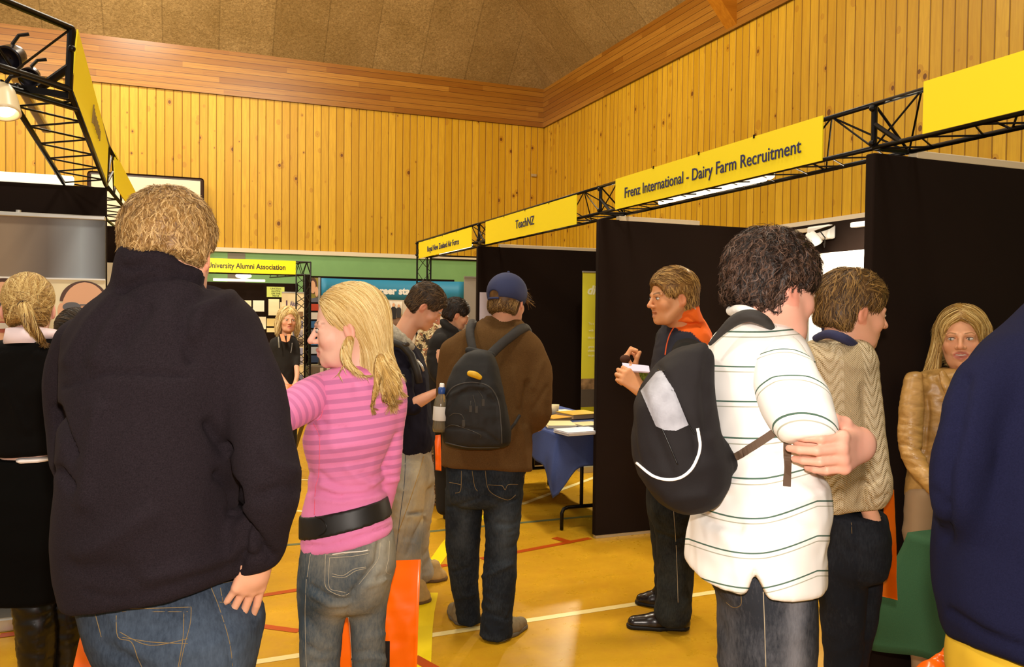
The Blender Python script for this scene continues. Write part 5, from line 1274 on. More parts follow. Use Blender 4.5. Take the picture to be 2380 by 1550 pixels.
S = Sdf(); S.rows([(945, 996, 1098, 6.3, 0.14), (1000, 998, 1094, 6.3, 0.14)], bot=0.05); S.chain([(1028, 990, 6.3, 24), (1030, 1180, 6.35, 17)]); S.chain([(1066, 990, 6.3, 24), (1062, 1180, 6.35, 17)])
cloth('trousers', S, bpy.data.materials['dark_trousers'], m7, 0.018, 2)
for u in (1030, 1062): shoe(m7, on_z(u, 730+3040/6.4), on_z(u+26, 730+3040/6.4), bpy.data.materials['dark_shoe2'], w=0.04)
M_DBRN = hair_mat('dark_brown_hair', '0e0906', '231710', '4c3826')
hair(hf, m7, M_DBRN, cap_shell(hf, 0.014, -0.08, 0.055), short_flow, 1600, 5, 0.03, 0.0016, 0.3, 0.25, 0.0, 60, (-0.002, 0.003), 0.007, 18)

# man in the backwards cap
hf = head_frame(P(1180, 699, 4.08), -24, 8, 0, 1.02)
B = Sdf(); add_head(B, hf); neck(B, hf, P(1166, 765, 4.1), 0.056, 0.062)
R_ = [(735, 1128, 1200, 4.1, 0.07), (748, 1112, 1218, 4.1, 0.085), (760, 1090, 1225, 4.1, 0.105), (775, 1062, 1240, 4.1, 0.125), (805, 1042, 1252, 4.1, 0.14), (880, 1038, 1244, 4.1, 0.15), (1000, 1030, 1236, 4.1, 0.15), (1060, 1026, 1236, 4.1, 0.15), (1110, 1030, 1238, 4.1, 0.15)]
B4 = Sdf(); B4.chain([(1250, 990, 4.2, 13), (1215, 975, 4.5, 11)]); add_hand(B4, P(1215, 975, 4.5), HF-HR, UP, HF, 1.0, (0.6,)*4)
B5 = Sdf(); B5.chain([(1085, 1120, 4.12, 32), (1075, 1300, 4.15, 22), (1085, 1440, 4.2, 14)]); B5.chain([(1172, 1120, 4.08, 32), (1165, 1300, 4.05, 22), (1155, 1480, 4.05, 14)])
m8 = person('man in a navy backwards cap and brown wool sweater wearing a black backpack', [(B, 0.004, 2), inner(R_, [[(1055, 830, 4.1, 18), (1042, 930, 4.15, 14), (1060, 1000, 4.35, 12)], [(1250, 830, 4.1, 18), (1262, 930, 4.1, 14), (1250, 990, 4.2, 12)]], -0.035, 0.02), (B4, 0.006, 2), (B5, 0.014, 1)], SKIN, hf, face_attrs(hf)); eyes(hf, m8)
M_BWOOL = fleece('brown_wool_knit', '38240f', '7a5a34', 700, 0.6, 0.3)
S = Sdf(); S.rows(R_, n=2.4, top=0.012); S.chain([(1232, 812, 4.1, 32), (1250, 860, 4.08, 32), (1254, 920, 4.06, 29), (1252, 965, 4.08, 27), (1236, 985, 4.2, 22), (1215, 978, 4.4, 18)], 0.025); S.chain([(1056, 820, 4.1, 33), (1046, 880, 4.12, 30), (1042, 940, 4.16, 26), (1060, 990, 4.3, 20)], 0.025)
_a, _b, _c = P(1030, 1085, 4.08), P(1130, 1092, 3.98), P(1238, 1096, 4.08); S.cut(_a, hem_plane(_a, _b, _c), 0.008)
sweater = cloth('wool_sweater', S, M_BWOOL, m8, 0.010, 2, 0.005, 10, 81, (1, 1, 0.7), [([(1124, 738), (1160, 748), (1215, 762)], 0.006, -0.008), ([(1222, 985), (1218, 940), (1225, 890)], 0.012, -0.014), ([(1195, 860), (1205, 940)], 0.012, 0.008), ([(1262, 840), (1240, 900)], 0.012, 0.008), ([(1270, 900), (1240, 950)], 0.01, -0.008), ([(1215, 1000), (1225, 1090)], 0.01, 0.006)])
M_JEAN_INK = denim('ink_blue_denim', '1c2128', '535a60')
S = Sdf(); S.rows([(1075, 1036, 1232, 4.1, 0.13), (1100, 1038, 1218, 4.1, 0.14), (1140, 1037, 1214, 4.1, 0.145), (1175, 1042, 1210, 4.1, 0.12)], bot=0.05, n=2.4)
S.chain([(1080, 1150, 4.12, 43), (1077, 1200, 4.13, 41), (1076, 1260, 4.14, 39), (1078, 1340, 4.16, 33), (1085, 1400, 4.19, 28), (1090, 1448, 4.21, 27)], 0.012); S.chain([(1168, 1150, 4.08, 44), (1168, 1200, 4.07, 42), (1165, 1270, 4.06, 37), (1161, 1350, 4.05, 38), (1156, 1420, 4.04, 36), (1152, 1478, 4.03, 37)], 0.012)
S.cut(on_z(1150, 1490, 0.012), (0, 0, -1))
def fade_8(V_): u, v, d = pixels(V_); return 0.0+0.35*np.exp(-((u-1080)/20)**2-((v-1230)/60)**2)+0.35*np.exp(-((u-1175)/20)**2-((v-1230)/70)**2)+0.1*np.exp(-((v-1480)/12)**2)
j8 = cloth('jeans', S, M_JEAN_INK, m8, 0.009, 2, 0.006, 14, 83, (1, 1, 1.2), [([(1125, 1150), (1165, 1170), (1200, 1160)], 0.008, -0.008), ([(1045, 1180), (1080, 1170), (1118, 1155)], 0.008, -0.006), ([(1120, 1340), (1150, 1330), (1190, 1310)], 0.01, 0.008), ([(1055, 1330), (1090, 1320)], 0.01, -0.008), ([(1065, 1390), (1105, 1380)], 0.01, 0.008), ([(1120, 1420), (1180, 1440)], 0.01, -0.008)], dict(fade=fade_8))
def D_(pts): return [(900+x/2.2135, 850+y/2.2135) for x, y in pts]
for pts in ([(518, 612), (560, 615), (592, 618), (607, 638), (622, 612), (672, 610)], [(505, 540), (515, 620), (545, 660), (620, 690), (660, 665)], [(320, 600), (350, 605), (380, 612)], [(382, 540), (378, 640), (350, 655)], [(437, 540), (450, 620), (465, 645)]):
    surf_line('seam_stitching', D_(pts), j8, 0.0016, STITCHD, j8)
GREYS = plain('grey_suede', '77684c', 0.85, noise=0.2)
shoe(m8, on_z(1150, 1492), on_z(1220, 1455), GREYS, plain('grey_rubber', '5e574a', 0.7), 0.048, name='shoe'); shoe(m8, on_z(1078, 1455), on_z(1050, 1420), GREYS, bpy.data.materials['grey_rubber'], 0.048, name='shoe')
hair(hf, m8, hair_mat('chestnut_hair', '2c1a0c', '6a4a24', 'a8854e'), cap_shell(hf, 0.013, -0.082, 0.02, 0.0, 0.0), lambda p: Vector((0.1, -0.2, -1)), 2400, 5, 0.035, 0.0014, 0.35, 0.3, 0.3, 80, (-0.002, 0.004), 0.006, 19, roots=lambda L: L[:, 2] < -0.01)
# cap, worn backwards
s = hf['s']; R = hf['R']; S = Sdf(); S.ell(hw(hf, 0, -0.014, 0.036), [0.097*s, 0.117*s, 0.100*s], R, 0.01); _n = R @ Vector((0, -0.10, -1)); S.cut(hw(hf, 0, 0, -0.012), _n, 0.004)
S.ell(hw(hf, 0.026, -0.128, 0.010), [0.032*s, 0.05*s, 0.022*s], R, 0.004, 'sub')
CAPM = plain('navy_cap_cotton', '2c3254', 0.85, bump=0.2, bscale=600, bdist=0.001)
cap_ = cloth('cap', S, CAPM, m8, 0.004, 2, soft=1)
MB().tube([hw(hf, 0.026+0.034*math.cos(t), -0.014-math.sqrt(max(0.0, 1-((0.026+0.034*math.cos(t))/0.099)**2-0.16))*0.117, -0.006) for t in np.linspace(math.pi, 0, 9)], 0.006*s, 6).build('cap_strap', CAPM, cap_, smooth=True)
S = Sdf(); S.ell(hw(hf, 0, 0.125, 0.028), [0.07*s, 0.06*s, 0.008*s], R, 0.01); cloth('cap_peak', S, CAPM, cap_, 0.005, 2)
MB().ball(hw(hf, 0, -0.014, 0.141), 0.007*s, (1, 1, 0.6)).build('cap_button', CAPM, cap_, smooth=True)
hair(hf, m8, bpy.data.materials['chestnut_hair'], Sdf().cap(hw(hf, -0.07, 0.02, 0.05), hw(hf, -0.085, 0.05, 0.0), 0.012, 0.008), lambda p: Vector((-0.8, 0.3, -0.5)), 40, 6, 0.05, 0.0012, 0.5, 0.3, 0, 60, (0, 0.003), 0.005, 20, name='loose_hair', free=5)
# black backpack
BP = empty('backpack', P(1100, 1040, 3.85), label='black backpack with a small yellow oval badge on the brown sweater', category='backpack')
PACKM = plain('black_pack_nylon', '14110f', 0.7, noise=0.2, nscale=20, bump=0.3, bscale=420, bdist=0.0012); PIPE = plain('grey_piping', '3e3a36', 0.5)
S = Sdf(); S.rows([(812, 1090, 1135, 3.86, 0.03), (826, 1076, 1148, 3.86, 0.055), (850, 1056, 1158, 3.86, 0.075), (890, 1038, 1166, 3.85, 0.09), (940, 1028, 1176, 3.85, 0.10), (1000, 1026, 1188, 3.85, 0.10), (1030, 1032, 1186, 3.85, 0.09), (1042, 1052, 1170, 3.85, 0.06)], n=2.8, top=0.03, bot=0.03)
pk = cloth('pack_body', S, PACKM, BP, 0.009, 2, 0.003, 14, 91, lines=[(D_([(300, 250), (330, 150), (420, 100), (520, 110), (575, 200), (590, 400)]), 0.006, 0.008), (D_([(320, 220), (380, 140), (480, 130), (550, 190)]), 0.008, -0.006), (D_([(300, 320), (380, 320), (500, 340), (580, 400)]), 0.006, -0.006)])
for pts in ([(290, 180), (340, 110), (430, 85), (520, 105), (570, 180), (585, 300), (590, 400)], [(300, 395), (420, 420), (580, 420)]): surf_line('piping', D_(pts), pk, 0.0035, PIPE, pk)
for pts in ([(320, 260), (345, 245), (385, 255), (400, 300), (392, 320)], [(300, 320), (345, 305), (470, 350), (480, 370)], [(440, 150), (452, 190), (458, 220)], [(470, 130), (490, 160), (495, 190)], [(430, 180), (428, 215)]): surf_line('zip', D_(pts), pk, 0.002, plain('zip_dark', '3a342c', 0.4), pk)
for x, y in ((428, 222), (458, 225), (493, 190), (392, 296)):
    u, v = D_([(x, y)])[0]; MB().box(P(u, v, 3.72), (0.012, 0.008, 0.03)).build('zip_pull', PIPE, BP)
S = Sdf(); S.chain([(1092, 868, 3.755, 7), (1104, 871, 3.755, 8), (1115, 877, 3.758, 6)], 0.004); cloth('badge', S, plain('yellow_badge', 'd4a41a', 0.5), pk, 0.004, 1)
S = Sdf(); S.cap(P(1090, 815, 3.87), P(1142, 826, 3.87), 0.02, 0.02, 0.01); cloth('grab_handle', S, PACKM, BP, 0.006, 2)
STR = plain('charcoal_strap_foam', '2d2926', 0.75)
S = Sdf(); S.chain([(1098, 812, 3.90, 11), (1094, 790, 3.93, 11), (1092, 770, 3.97, 11), (1095, 757, 4.02, 11), (1098, 752, 4.12, 11), (1094, 775, 4.24, 11)], 0.005, (HF, 0.5)); cloth('shoulder_strap', S, STR, BP, 0.007, 2)
S = Sdf(); S.chain([(1140, 824, 3.90, 12), (1165, 800, 3.93, 12), (1190, 780, 3.95, 12), (1208, 766, 3.99, 12), (1222, 764, 4.06, 11), (1232, 790, 4.2, 11)], 0.005, (HF, 0.5)); cloth('shoulder_strap', S, STR, BP, 0.007, 2)
MB().tube([P(1184, 1000, 3.93), P(1196, 985, 3.93), P(1208, 965, 3.96)], 0.008, 6).build('lower_strap', STR, BP)
# bottle in the side pocket
BT = empty('drink_bottle', P(1020, 1010, 3.84), label='clear drink bottle with blue and white cap in the backpack side pocket', category='bottle')
c = P(1021, 1004, 3.80); ht = (1004-890)/FPX*3.80
GL = plain('clear_bottle_plastic', 'b8a888', 0.12, spec=0.6); GL.node_tree.nodes['Principled BSDF'].inputs['Transmission Weight'].default_value = 0.75
tilt = rotm(Vector((1, 0, -0.05)).normalized(), Vector((0, 1, 0)), Vector((0.05, 0, 1)).normalized())
MB().lathe(c, [(0.001, 0.0), (0.03, 0.002), (0.033, 0.02), (0.031, 0.05), (0.033, 0.09), (0.033, 0.125), (0.028, 0.155), (0.014, 0.18), (0.013, 0.19)], 20, tilt).build('bottle_body', GL, BT, smooth=True)
MB().lathe(c, [(0.0285, 0.012), (0.0305, 0.02), (0.0290, 0.05), (0.0300, 0.08), (0.001, 0.081)], 18, tilt).build('drink', plain('brown_drink', '2c1a10', 0.2), BT, smooth=True)
MB().lathe(c, [(0.0335, 0.055), (0.0342, 0.06), (0.0342, 0.118), (0.0335, 0.12)], 20, tilt).build('paper_label', plain('pale_label', 'c9c4be', 0.6), BT, smooth=True)
MB().lathe(c, [(0.0155, 0.178), (0.017, 0.182), (0.017, 0.205), (0.012, 0.21)], 16, tilt).build('blue_collar', plain('blue_plastic', '2a4a8c', 0.35), BT, smooth=True)
MB().lathe(c, [(0.012, 0.206), (0.0115, 0.222), (0.009, 0.228), (0.0, 0.228)], 16, tilt).build('white_cap', WHITEP, BT, smooth=True)
# bags behind
plastic_bag('narrow orange carrier bag beside the bowed reader', P(1010, 1012, 4.75), P(1024, 1010, 4.78), P(1012, 1092, 4.75), P(1026, 1094, 4.8), -HF, ORANGE_BAG, 0.04, False, 6)
S = Sdf(); _o = on_z(1020, 1100, 0); S.ell(_o+Vector((0, 0.15, 0.13)), (0.10, 0.12, 0.125)); S.cut(_o+Vector((0, 0, 0.004)), (0, 0, -1)); 
cloth('holdall', S, plain('black_bag_cloth', '14100e', 0.8), None, 0.012, 2, 0.008, 12, 95, label='small black holdall on the floor behind the cap wearer', category='bag')
# man in the orange trimmed jacket, talking
hf = head_frame(P(1561, 690, 4.0), 108, 4, 0, 1.12)
B = Sdf(); add_head(B, hf, mouth=0.8); neck(B, hf, P(1590, 770, 4.05), 0.056, 0.062)
R_ = [(738, 1560, 1625, 4.1, 0.08), (752, 1545, 1640, 4.1, 0.12), (775, 1532, 1650, 4.1, 0.17), (820, 1522, 1652, 4.1, 0.20), (880, 1512, 1650, 4.1, 0.20), (950, 1506, 1648, 4.12, 0.20), (1050, 1508, 1640, 4.14, 0.19), (1120, 1512, 1635, 4.15, 0.18)]
B4 = Sdf(); B4.chain([(1545, 960, 3.82, 18), (1515, 935, 3.78, 16), (1488, 905, 3.75, 13)]); add_hand(B4, P(1488, 905, 3.75), -HR*0.75+UP*0.65, UP*0.3+HR*0.3+HF*0.4, HR*0.4+UP+HF*0.2, 1.05, (1.0, 1.0, 1.0, 1.1), (0.4, 0.5))
B5 = Sdf(); B5.chain([(1500, 900, 4.1, 15), (1470, 870, 4.05, 12)]); add_hand(B5, P(1476, 868, 4.04), -HR*0.5+UP*0.85, -HF*0.5+HR*0.3, -HF, 1.02, (1.1, 1.2, 1.2, 1.2), (0.7, 0.7))
B6 = Sdf(); B6.chain([(1560, 1130, 4.16, 34), (1560, 1300, 4.2, 24), (1585, 1420, 4.18, 15)]); B6.chain([(1575, 1130, 4.25, 34), (1570, 1260, 4.38, 22), (1560, 1390, 4.42, 15)])
m9 = person('man in an orange and black jacket talking, side on, holding papers', [(B, 0.004, 2), inner(R_, [[(1595, 840, 3.96, 14), (1597, 900, 3.88, 14), (1550, 960, 3.82, 14)], [(1570, 800, 4.3, 22), (1555, 900, 4.3, 18), (1500, 900, 4.1, 13)]], -0.035, 0.02), (B4, 0.0035, 2), (B5, 0.0035, 2), (B6, 0.014, 1)], skin_mat('warm_skin', 'd89a6a', 'a4583c', '5a3c20'), hf, face_attrs(hf, mouth=0.8)); eyes(hf, m9, IRISB)
n = N('orange_black_softshell'); at = n.attr('zone')['Fac']; nz = n.noise(n.coord(), 500, 2)
M_SOFT = n.out(n.mix(at, '2a2a34', 'e8641c'), 0.8, n.bump(nz, 0.25, 0.001), spec=0.2)
S = Sdf(); S.rows(R_, n=2.3, top=0.012); S.rows([(704, 1568, 1618, 4.05, 0.095), (725, 1556, 1624, 4.05, 0.105), (748, 1543, 1634, 4.06, 0.115)], top=0.01)
_a, _b, _c = P(1540, 752, 4.0), P(1607, 701, 4.0), P(1575, 722, 4.15); S.cut(_a, hem_plane(_a, _b, _c, True), 0.01); S.cut(P(1570, 1118, 4.1), (0, 0, -1), 0.01)
def in_poly(u, v, poly):
    c = np.zeros(len(u), bool); j = len(poly)-1
    for i in range(len(poly)):
        xi, yi = poly[i]; xj, yj = poly[j]
        c ^= ((yi > v) != (yj > v)) & (u < (xj-xi)*(v-yi)/(yj-yi+1e-9)+xi); j = i
    return c
def zone9(V_):
    u, v, d = pixels(V_); return in_poly(u, v, [(1558, 748), (1556, 712), (1602, 690), (1640, 712), (1675, 800), (1655, 835), (1632, 795), (1606, 772), (1578, 768)]).astype(float)
jk9 = cloth('softshell_jacket', S, M_SOFT, m9, 0.006, 3, 0.005, 11, 101, (1, 1, 1), [([(1560, 740), (1600, 735), (1630, 760)], 0.006, -0.006), ([(1530, 850), (1545, 950)], 0.012, 0.01)], dict(zone=zone9))
S = Sdf(); S.chain([(1594, 815, 3.97, 33), (1602, 840, 3.88, 40), (1600, 900, 3.84, 38), (1570, 955, 3.80, 32), (1530, 945, 3.78, 26), (1502, 918, 3.76, 22)], 0.02)
slv = cloth('sleeve', S, plain('black_sleeve_cloth', '14120f', 0.9), jk9, 0.009, 2, 0.006, 12, 102)
S = Sdf(); S.chain([(1560, 790, 4.32, 36), (1545, 880, 4.3, 32), (1500, 905, 4.12, 22)], 0.02); cloth('sleeve', S, bpy.data.materials['black_sleeve_cloth'], jk9, 0.012, 2, 0.005, 12, 103)
surf_line('piping', [(1572, 752), (1558, 775), (1550, 800), (1546, 825)], jk9, 0.004, plain('orange_piping', 'e85a20', 0.6), jk9)
surf_line('zip', [(1600, 712), (1612, 714), (1617, 719)], jk9, 0.003, SILVER, jk9)
M_JEAN_BLK = denim('black_blue_denim', '1a1c1f', '50554f')
S = Sdf(); S.rows([(1110, 1506, 1640, 4.16, 0.16), (1140, 1506, 1638, 4.16, 0.165), (1180, 1505, 1630, 4.17, 0.16), (1215, 1510, 1622, 4.18, 0.14)], bot=0.05)
S.chain([(1570, 1180, 4.1, 54), (1572, 1250, 4.12, 47), (1570, 1320, 4.14, 42), (1568, 1380, 4.14, 40), (1564, 1420, 4.15, 42)], 0.02); S.chain([(1556, 1180, 4.3, 50), (1560, 1260, 4.35, 44), (1562, 1330, 4.38, 40), (1560, 1395, 4.42, 36)], 0.02)
S.cut(on_z(1570, 1450, 0.035), (0, 0, -1))
j9 = cloth('jeans', S, M_JEAN_BLK, m9, 0.010, 2, 0.006, 12, 104, (1, 1, 1), [([(1530, 1240), (1570, 1255), (1610, 1240)], 0.01, -0.01), ([(1580, 1300), (1600, 1380)], 0.01, 0.008)], dict(fade=lambda V_: 0.05+0*V_[:, 0]))
surf_line('seam_stitching', [(1565, 1180), (1572, 1280), (1576, 1400)], j9, 0.0014, M_ST2, j9)
SHOEB = plain('brown_black_leather', '1e1410', 0.25, spec=0.6, noise=0.3, nscale=25)
shoe(m9, on_z(1603, 1462), on_z(1456, 1458), SHOEB, plain('black_rubber', '0e0c0b', 0.6), 0.05, name='shoe'); shoe(m9, on_z(1560, 1412), on_z(1476, 1402), SHOEB, bpy.data.materials['black_rubber'], 0.047, name='shoe')
hair(hf, m9, hair_mat('light_brown_hair', '3a2410', '8a6230', 'd8ac62'), cap_shell(hf, 0.015, -0.075, 0.062, 0.0, 0.0), lambda p: Vector((0, 0.9, 0.5)) if p.z > 0.05 and p.y > -0.06 else Vector((0, -0.2, -1)), 4200, 5, 0.034, 0.0011, 0.35, 0.22, 0.1, 60, (-0.002, 0.004), 0.005, 27)
MB().tube([P(1488, 905, 3.75)+(HR*math.cos(t)*0.7+UP*math.cos(t)*0.5)*0.030+HF*math.sin(t)*0.026+UP*0.0 for t in np.linspace(0, 2*math.pi, 20)][:-1], 0.005, 8, True).build('wristwatch', plain('gold_metal', 'd0a040', 0.25, 0.9), m9, smooth=True)
bk = empty('booklet', P(1476, 870, 3.8), label='white booklet and yellow-green leaflet in the talking man’s hands'.replace('’', "'"), category='booklet')
_q = [P(1446, 843, 3.86), P(1508, 850, 3.74), P(1510, 864, 3.68), P(1448, 860, 3.80)]
MB().quad(_q, 0.008).build('cover', plain('lilac_white_paper', 'cfc8e0', 0.6), bk)
_q = [P(1464, 863, 3.82), P(1504, 866, 3.72), P(1502, 886, 3.72), P(1470, 880, 3.82)]
MB().quad(_q, 0.006).build('leaflet', plain('green_black_print', '5a6a1a', 0.5, noise=0.8, nscale=90), bk)
mc = empty('microphone', P(1453, 833, 4.0), label='small round dark brown foam ball above the white booklet', category='microphone')
MB().ball(P(1453, 834, 4.0), 0.024, (1.1, 1, 0.85)).build('foam_ball', plain('brown_foam', '4a2a1a', 0.9), mc, smooth=True)
MB().rod(P(1453, 836, 4.0), P(1470, 872, 4.02), 0.010, 10).build('grip', BLACKM, mc)

# man in the knitted sweater
hf = head_frame(P(1983, 721, 2.62), -85, 8, 0, 1.02)
B = Sdf(); add_head(B, hf, smile=0.8); neck(B, hf, P(1958, 815, 2.62), 0.056, 0.062)
R_ = [(788, 1905, 2005, 2.62, 0.09), (800, 1880, 2015, 2.62, 0.12), (830, 1868, 2024, 2.62, 0.145), (900, 1868, 2026, 2.62, 0.155), (1000, 1872, 2022, 2.62, 0.16), (1100, 1880, 2020, 2.62, 0.165), (1195, 1890, 2022, 2.62, 0.165)]
B6 = Sdf(); B6.chain([(2018, 1180, 2.5, 20), (2030, 1215, 2.5, 20)]); B6.chain([(1955, 1240, 2.6, 36), (1958, 1500, 2.62, 28), (1960, 1850, 2.64, 22)]); B6.chain([(1996, 1240, 2.66, 34), (1984, 1500, 2.68, 26), (1986, 1850, 2.69, 22)])
m11 = person('man with brown hair in a chunky beige cable-knit sweater, hand in pocket', [(B, 0.004, 2), inner(R_[:-1], h=0.02), (B6, 0.012, 2)], SKIN, hf, face_attrs(hf, smile=0.8)); eyes(hf, m11)
n = N('beige_cable_knit'); co = n.coord(); tc = n.attr('kx')['Fac']; tz = n.attr('kz')['Fac']
v1 = n.comb(n.math('MULTIPLY', tc, 34.0), n.math('MULTIPLY', tz, 26.0), 0.0)
vr = n.n('ShaderNodeTexVoronoi', feature='SMOOTH_F1'); n.l(v1, vr.inputs['Vector']); vr.inputs['Scale'].default_value = 1.0; vr.inputs['Randomness'].default_value = 0.25
rib = n.math('SINE', n.math('MULTIPLY', tc, 900.0)); row = n.math('SINE', n.math('MULTIPLY', tz, 1150.0))
colw = n.math('GREATER_THAN', n.math('SINE', n.math('MULTIPLY', tc, 53.0)), 0.0)
cab = n.math('ABSOLUTE', n.math('SINE', n.math('ADD', n.math('MULTIPLY', tz, 95.0), n.math('MULTIPLY', n.math('SINE', n.math('MULTIPLY', tc, 105.0)), 2.2))))
hgt = n.math('ADD', n.math('MULTIPLY', cab, n.math('ADD', n.math('MULTIPLY', colw, 0.5), 0.15)), n.math('MULTIPLY', n.math('MULTIPLY', rib, row), 0.25))
M_KNIT = n.out(n.mix(n.ramp(hgt, [(0.0, 0.0), (0.75, 1.0)]), 'bca680', 'dccaa8'), 0.95, n.bump(hgt, 0.9, 0.009), spec=0.1)
def kx(V_): return V_ @ vec(HR)
S = Sdf(); S.rows(R_, n=2.3, top=0.02)
S.chain([(1996, 850, 2.56, 34), (2010, 920, 2.52, 33), (2022, 1000, 2.49, 32), (2034, 1080, 2.47, 31), (2038, 1135, 2.46, 33), (2028, 1172, 2.48, 26), (2024, 1186, 2.5, 24)], 0.02)
S.chain([(1890, 850, 2.7, 34), (1885, 950, 2.75, 32), (1900, 1040, 2.8, 28)], 0.02)
_a, _b, _c = P(1905, 1197, 2.58), P(1960, 1195, 2.46), P(2022, 1182, 2.62); S.cut(_a, hem_plane(_a, _b, _c), 0.008)
kn = cloth('cable_knit_sweater', S, M_KNIT, m11, 0.008, 2, 0.004, 12, 111, (1, 1, 1), [([(2004, 900), (2012, 1000), (2010, 1100), (1998, 1170)], 0.008, -0.012), ([(2040, 1110), (2020, 1125), (2005, 1120)], 0.008, -0.008), ([(2060, 1150), (2030, 1165)], 0.006, -0.008)], dict(kx=kx, kz=lambda V_: V_[:, 2]))
S = Sdf(); S.chain([(1896, 786, 2.60, 9), (1925, 776, 2.53, 11), (1962, 787, 2.50, 12), (1990, 806, 2.54, 10), (2004, 822, 2.60, 7)], 0.01); S.chain([(1925, 762, 2.66, 16), (1960, 785, 2.62, 30), (1990, 800, 2.64, 16)], 0.02)
cloth('shirt_collar', S, plain('navy_shirt_cotton', '2a2c4c', 0.85), m11, 0.006, 2)
M_JEAN_NAVY = denim('navy_black_denim', '17191f', '3e4248')
S = Sdf(); S.rows([(1175, 1895, 2042, 2.62, 0.15), (1230, 1896, 2050, 2.62, 0.16), (1290, 1898, 2050, 2.62, 0.155), (1340, 1900, 2042, 2.63, 0.14)], bot=0.05)
S.chain([(1955, 1300, 2.58, 58), (1958, 1420, 2.6, 50), (1960, 1560, 2.62, 40), (1960, 1860, 2.64, 34)], 0.02); S.chain([(1996, 1300, 2.68, 52), (1988, 1420, 2.68, 50), (1980, 1560, 2.68, 34), (1986, 1860, 2.7, 34)], 0.02)
j11 = cloth('jeans', S, M_JEAN_NAVY, m11, 0.010, 2, 0.005, 12, 112, (1, 1, 1), [([(1985, 1190), (1992, 1300), (1990, 1400)], 0.006, -0.005), ([(2000, 1195), (2025, 1200), (2048, 1198)], 0.006, -0.01)], dict(fade=lambda V_: -0.05+0*V_[:, 0]))
surf_line('seam_stitching', [(1977, 1190), (1980, 1240)], j11, 0.001, STITCHD, j11); surf_line('seam_stitching', [(2003, 1190), (2020, 1200), (2048, 1200)], j11, 0.001, STITCHD, j11)
for u, d in ((1958, 2.64), (1990, 2.7)): shoe(m11, on_z(u, 742+3040/d), on_z(u, 742+3040/d)+HF*0.24+HR*0.16, bpy.data.materials['dark_shoe2'])
hair(hf, m11, M_BRN2 := hair_mat('tousled_brown_hair', '22150a', '5c4020', 'a07a42'), cap_shell(hf, 0.014, -0.080, 0.052, 0.0, 0.0), lambda p: Vector((0.1, 0.7, 0.35)) if p.z > 0.06 and p.y > -0.02 else Vector((0.15, -0.1 if p.z > 0 else 0.3, -1)), 3500, 6, 0.05, 0.0010, 0.28, 0.28, 0.35, 70, (-0.003, 0.004), 0.005, 31)
plastic_bag("folded orange carrier bag hanging behind the knit-sweater man's wrist", P(2056, 1136, 2.70), P(2078, 1138, 2.62), P(2042, 1384, 2.72), P(2086, 1395, 2.60), -HF, ORANGE_BAG, 0.02, False, 8, crumple=0.004)

# smiling woman in the tan leather jacket
hf = head_frame(P(2236, 783, 3.48), 148, 2, 2, 1.08)
B = Sdf(); add_head(B, hf, True, 0.9, 1.0); neck(B, hf, P(2243, 870, 3.47), 0.046, 0.05)
R_ = [(856, 2190, 2290, 3.48, 0.08), (868, 2140, 2320, 3.48, 0.10), (890, 2120, 2336, 3.48, 0.11), (960, 2125, 2330, 3.48, 0.115), (1060, 2118, 2320, 3.49, 0.10), (1120, 2110, 2325, 3.50, 0.10), (1158, 2106, 2330, 3.50, 0.10)]
B6 = Sdf(); B6.chain([(2150, 1180, 3.5, 38), (2150, 1600, 3.5, 22)]); B6.chain([(2240, 1180, 3.5, 38), (2240, 1600, 3.5, 22)]); B6.chain([(2165, 1135, 3.3, 15), (2200, 1160, 3.25, 14)]); add_hand(B6, P(2200, 1160, 3.25), HR, UP*-1+HF, UP, 0.9, (0.5,)*4)
SKW = skin_mat('rosy_skin', 'd9a078', 'b8605a', '8a6038')
w12 = person('smiling blonde woman in a tan leather jacket behind the green draped table', [(B, 0.003, 2), inner(R_, h=0.02), (B6, 0.008, 2)], SKW, hf, face_attrs(hf, True, 1.0, 0.9)); eyes(hf, w12, iris_mat('iris_grey', '5c5c54'), (-0.25, 0.0))
mb = MB()
for i in range(-5, 6): mb.box(hw(hf, i*0.0042, 0.0885-abs(i)*0.0012, -0.0652+0.0006*abs(i)), (0.004, 0.003, 0.0068), hf['R'], 0.0006)
mb.build('teeth', plain('tooth_enamel', 'e8e0d2', 0.25), w12)
n = N('tan_leather'); co = n.coord(); c1 = n.noise(n.map(co, (1, 1, 2)), 14, 4, 0.6, 0.8)
M_TAN = n.out(n.mix(n.ramp(c1, [(0.3, 0.0), (0.7, 1.0)]), '9a7238', 'c69a58'), 0.38, n.bump(c1, 0.35, 0.004, n.bump(n.noise(co, 300, 2), 0.2, 0.001)), spec=0.5)
S = Sdf(); S.rows(R_, n=2.3, top=0.02); S.chain([(2128, 888, 3.44, 26), (2118, 960, 3.41, 27), (2116, 1030, 3.38, 26), (2128, 1075, 3.34, 24), (2155, 1112, 3.28, 21), (2178, 1140, 3.24, 18)], 0.012); S.chain([(2325, 890, 3.44, 26), (2335, 1000, 3.40, 26), (2310, 1080, 3.34, 24), (2260, 1130, 3.26, 18)], 0.012)
_v = P(2243, 868, 3.32); S.ell(_v, (0.035, 0.07, 0.055), None, 0.01, 'sub')
lj = cloth('leather_jacket', S, M_TAN, w12, 0.008, 2, 0.003, 13, 121, (1, 1, 2.2), [([(2150, 870), (2158, 960), (2150, 1050)], 0.008, -0.012), ([(2180, 880), (2215, 940), (2230, 1060)], 0.006, -0.008), ([(2092, 985), (2140, 992)], 0.006, -0.006), ([(2090, 1010), (2140, 1020)], 0.006, 0.006), ([(2092, 1030), (2145, 1045)], 0.006, -0.007), ([(2100, 1055), (2150, 1065)], 0.006, 0.006), ([(2118, 1085), (2165, 1085)], 0.006, -0.006)])
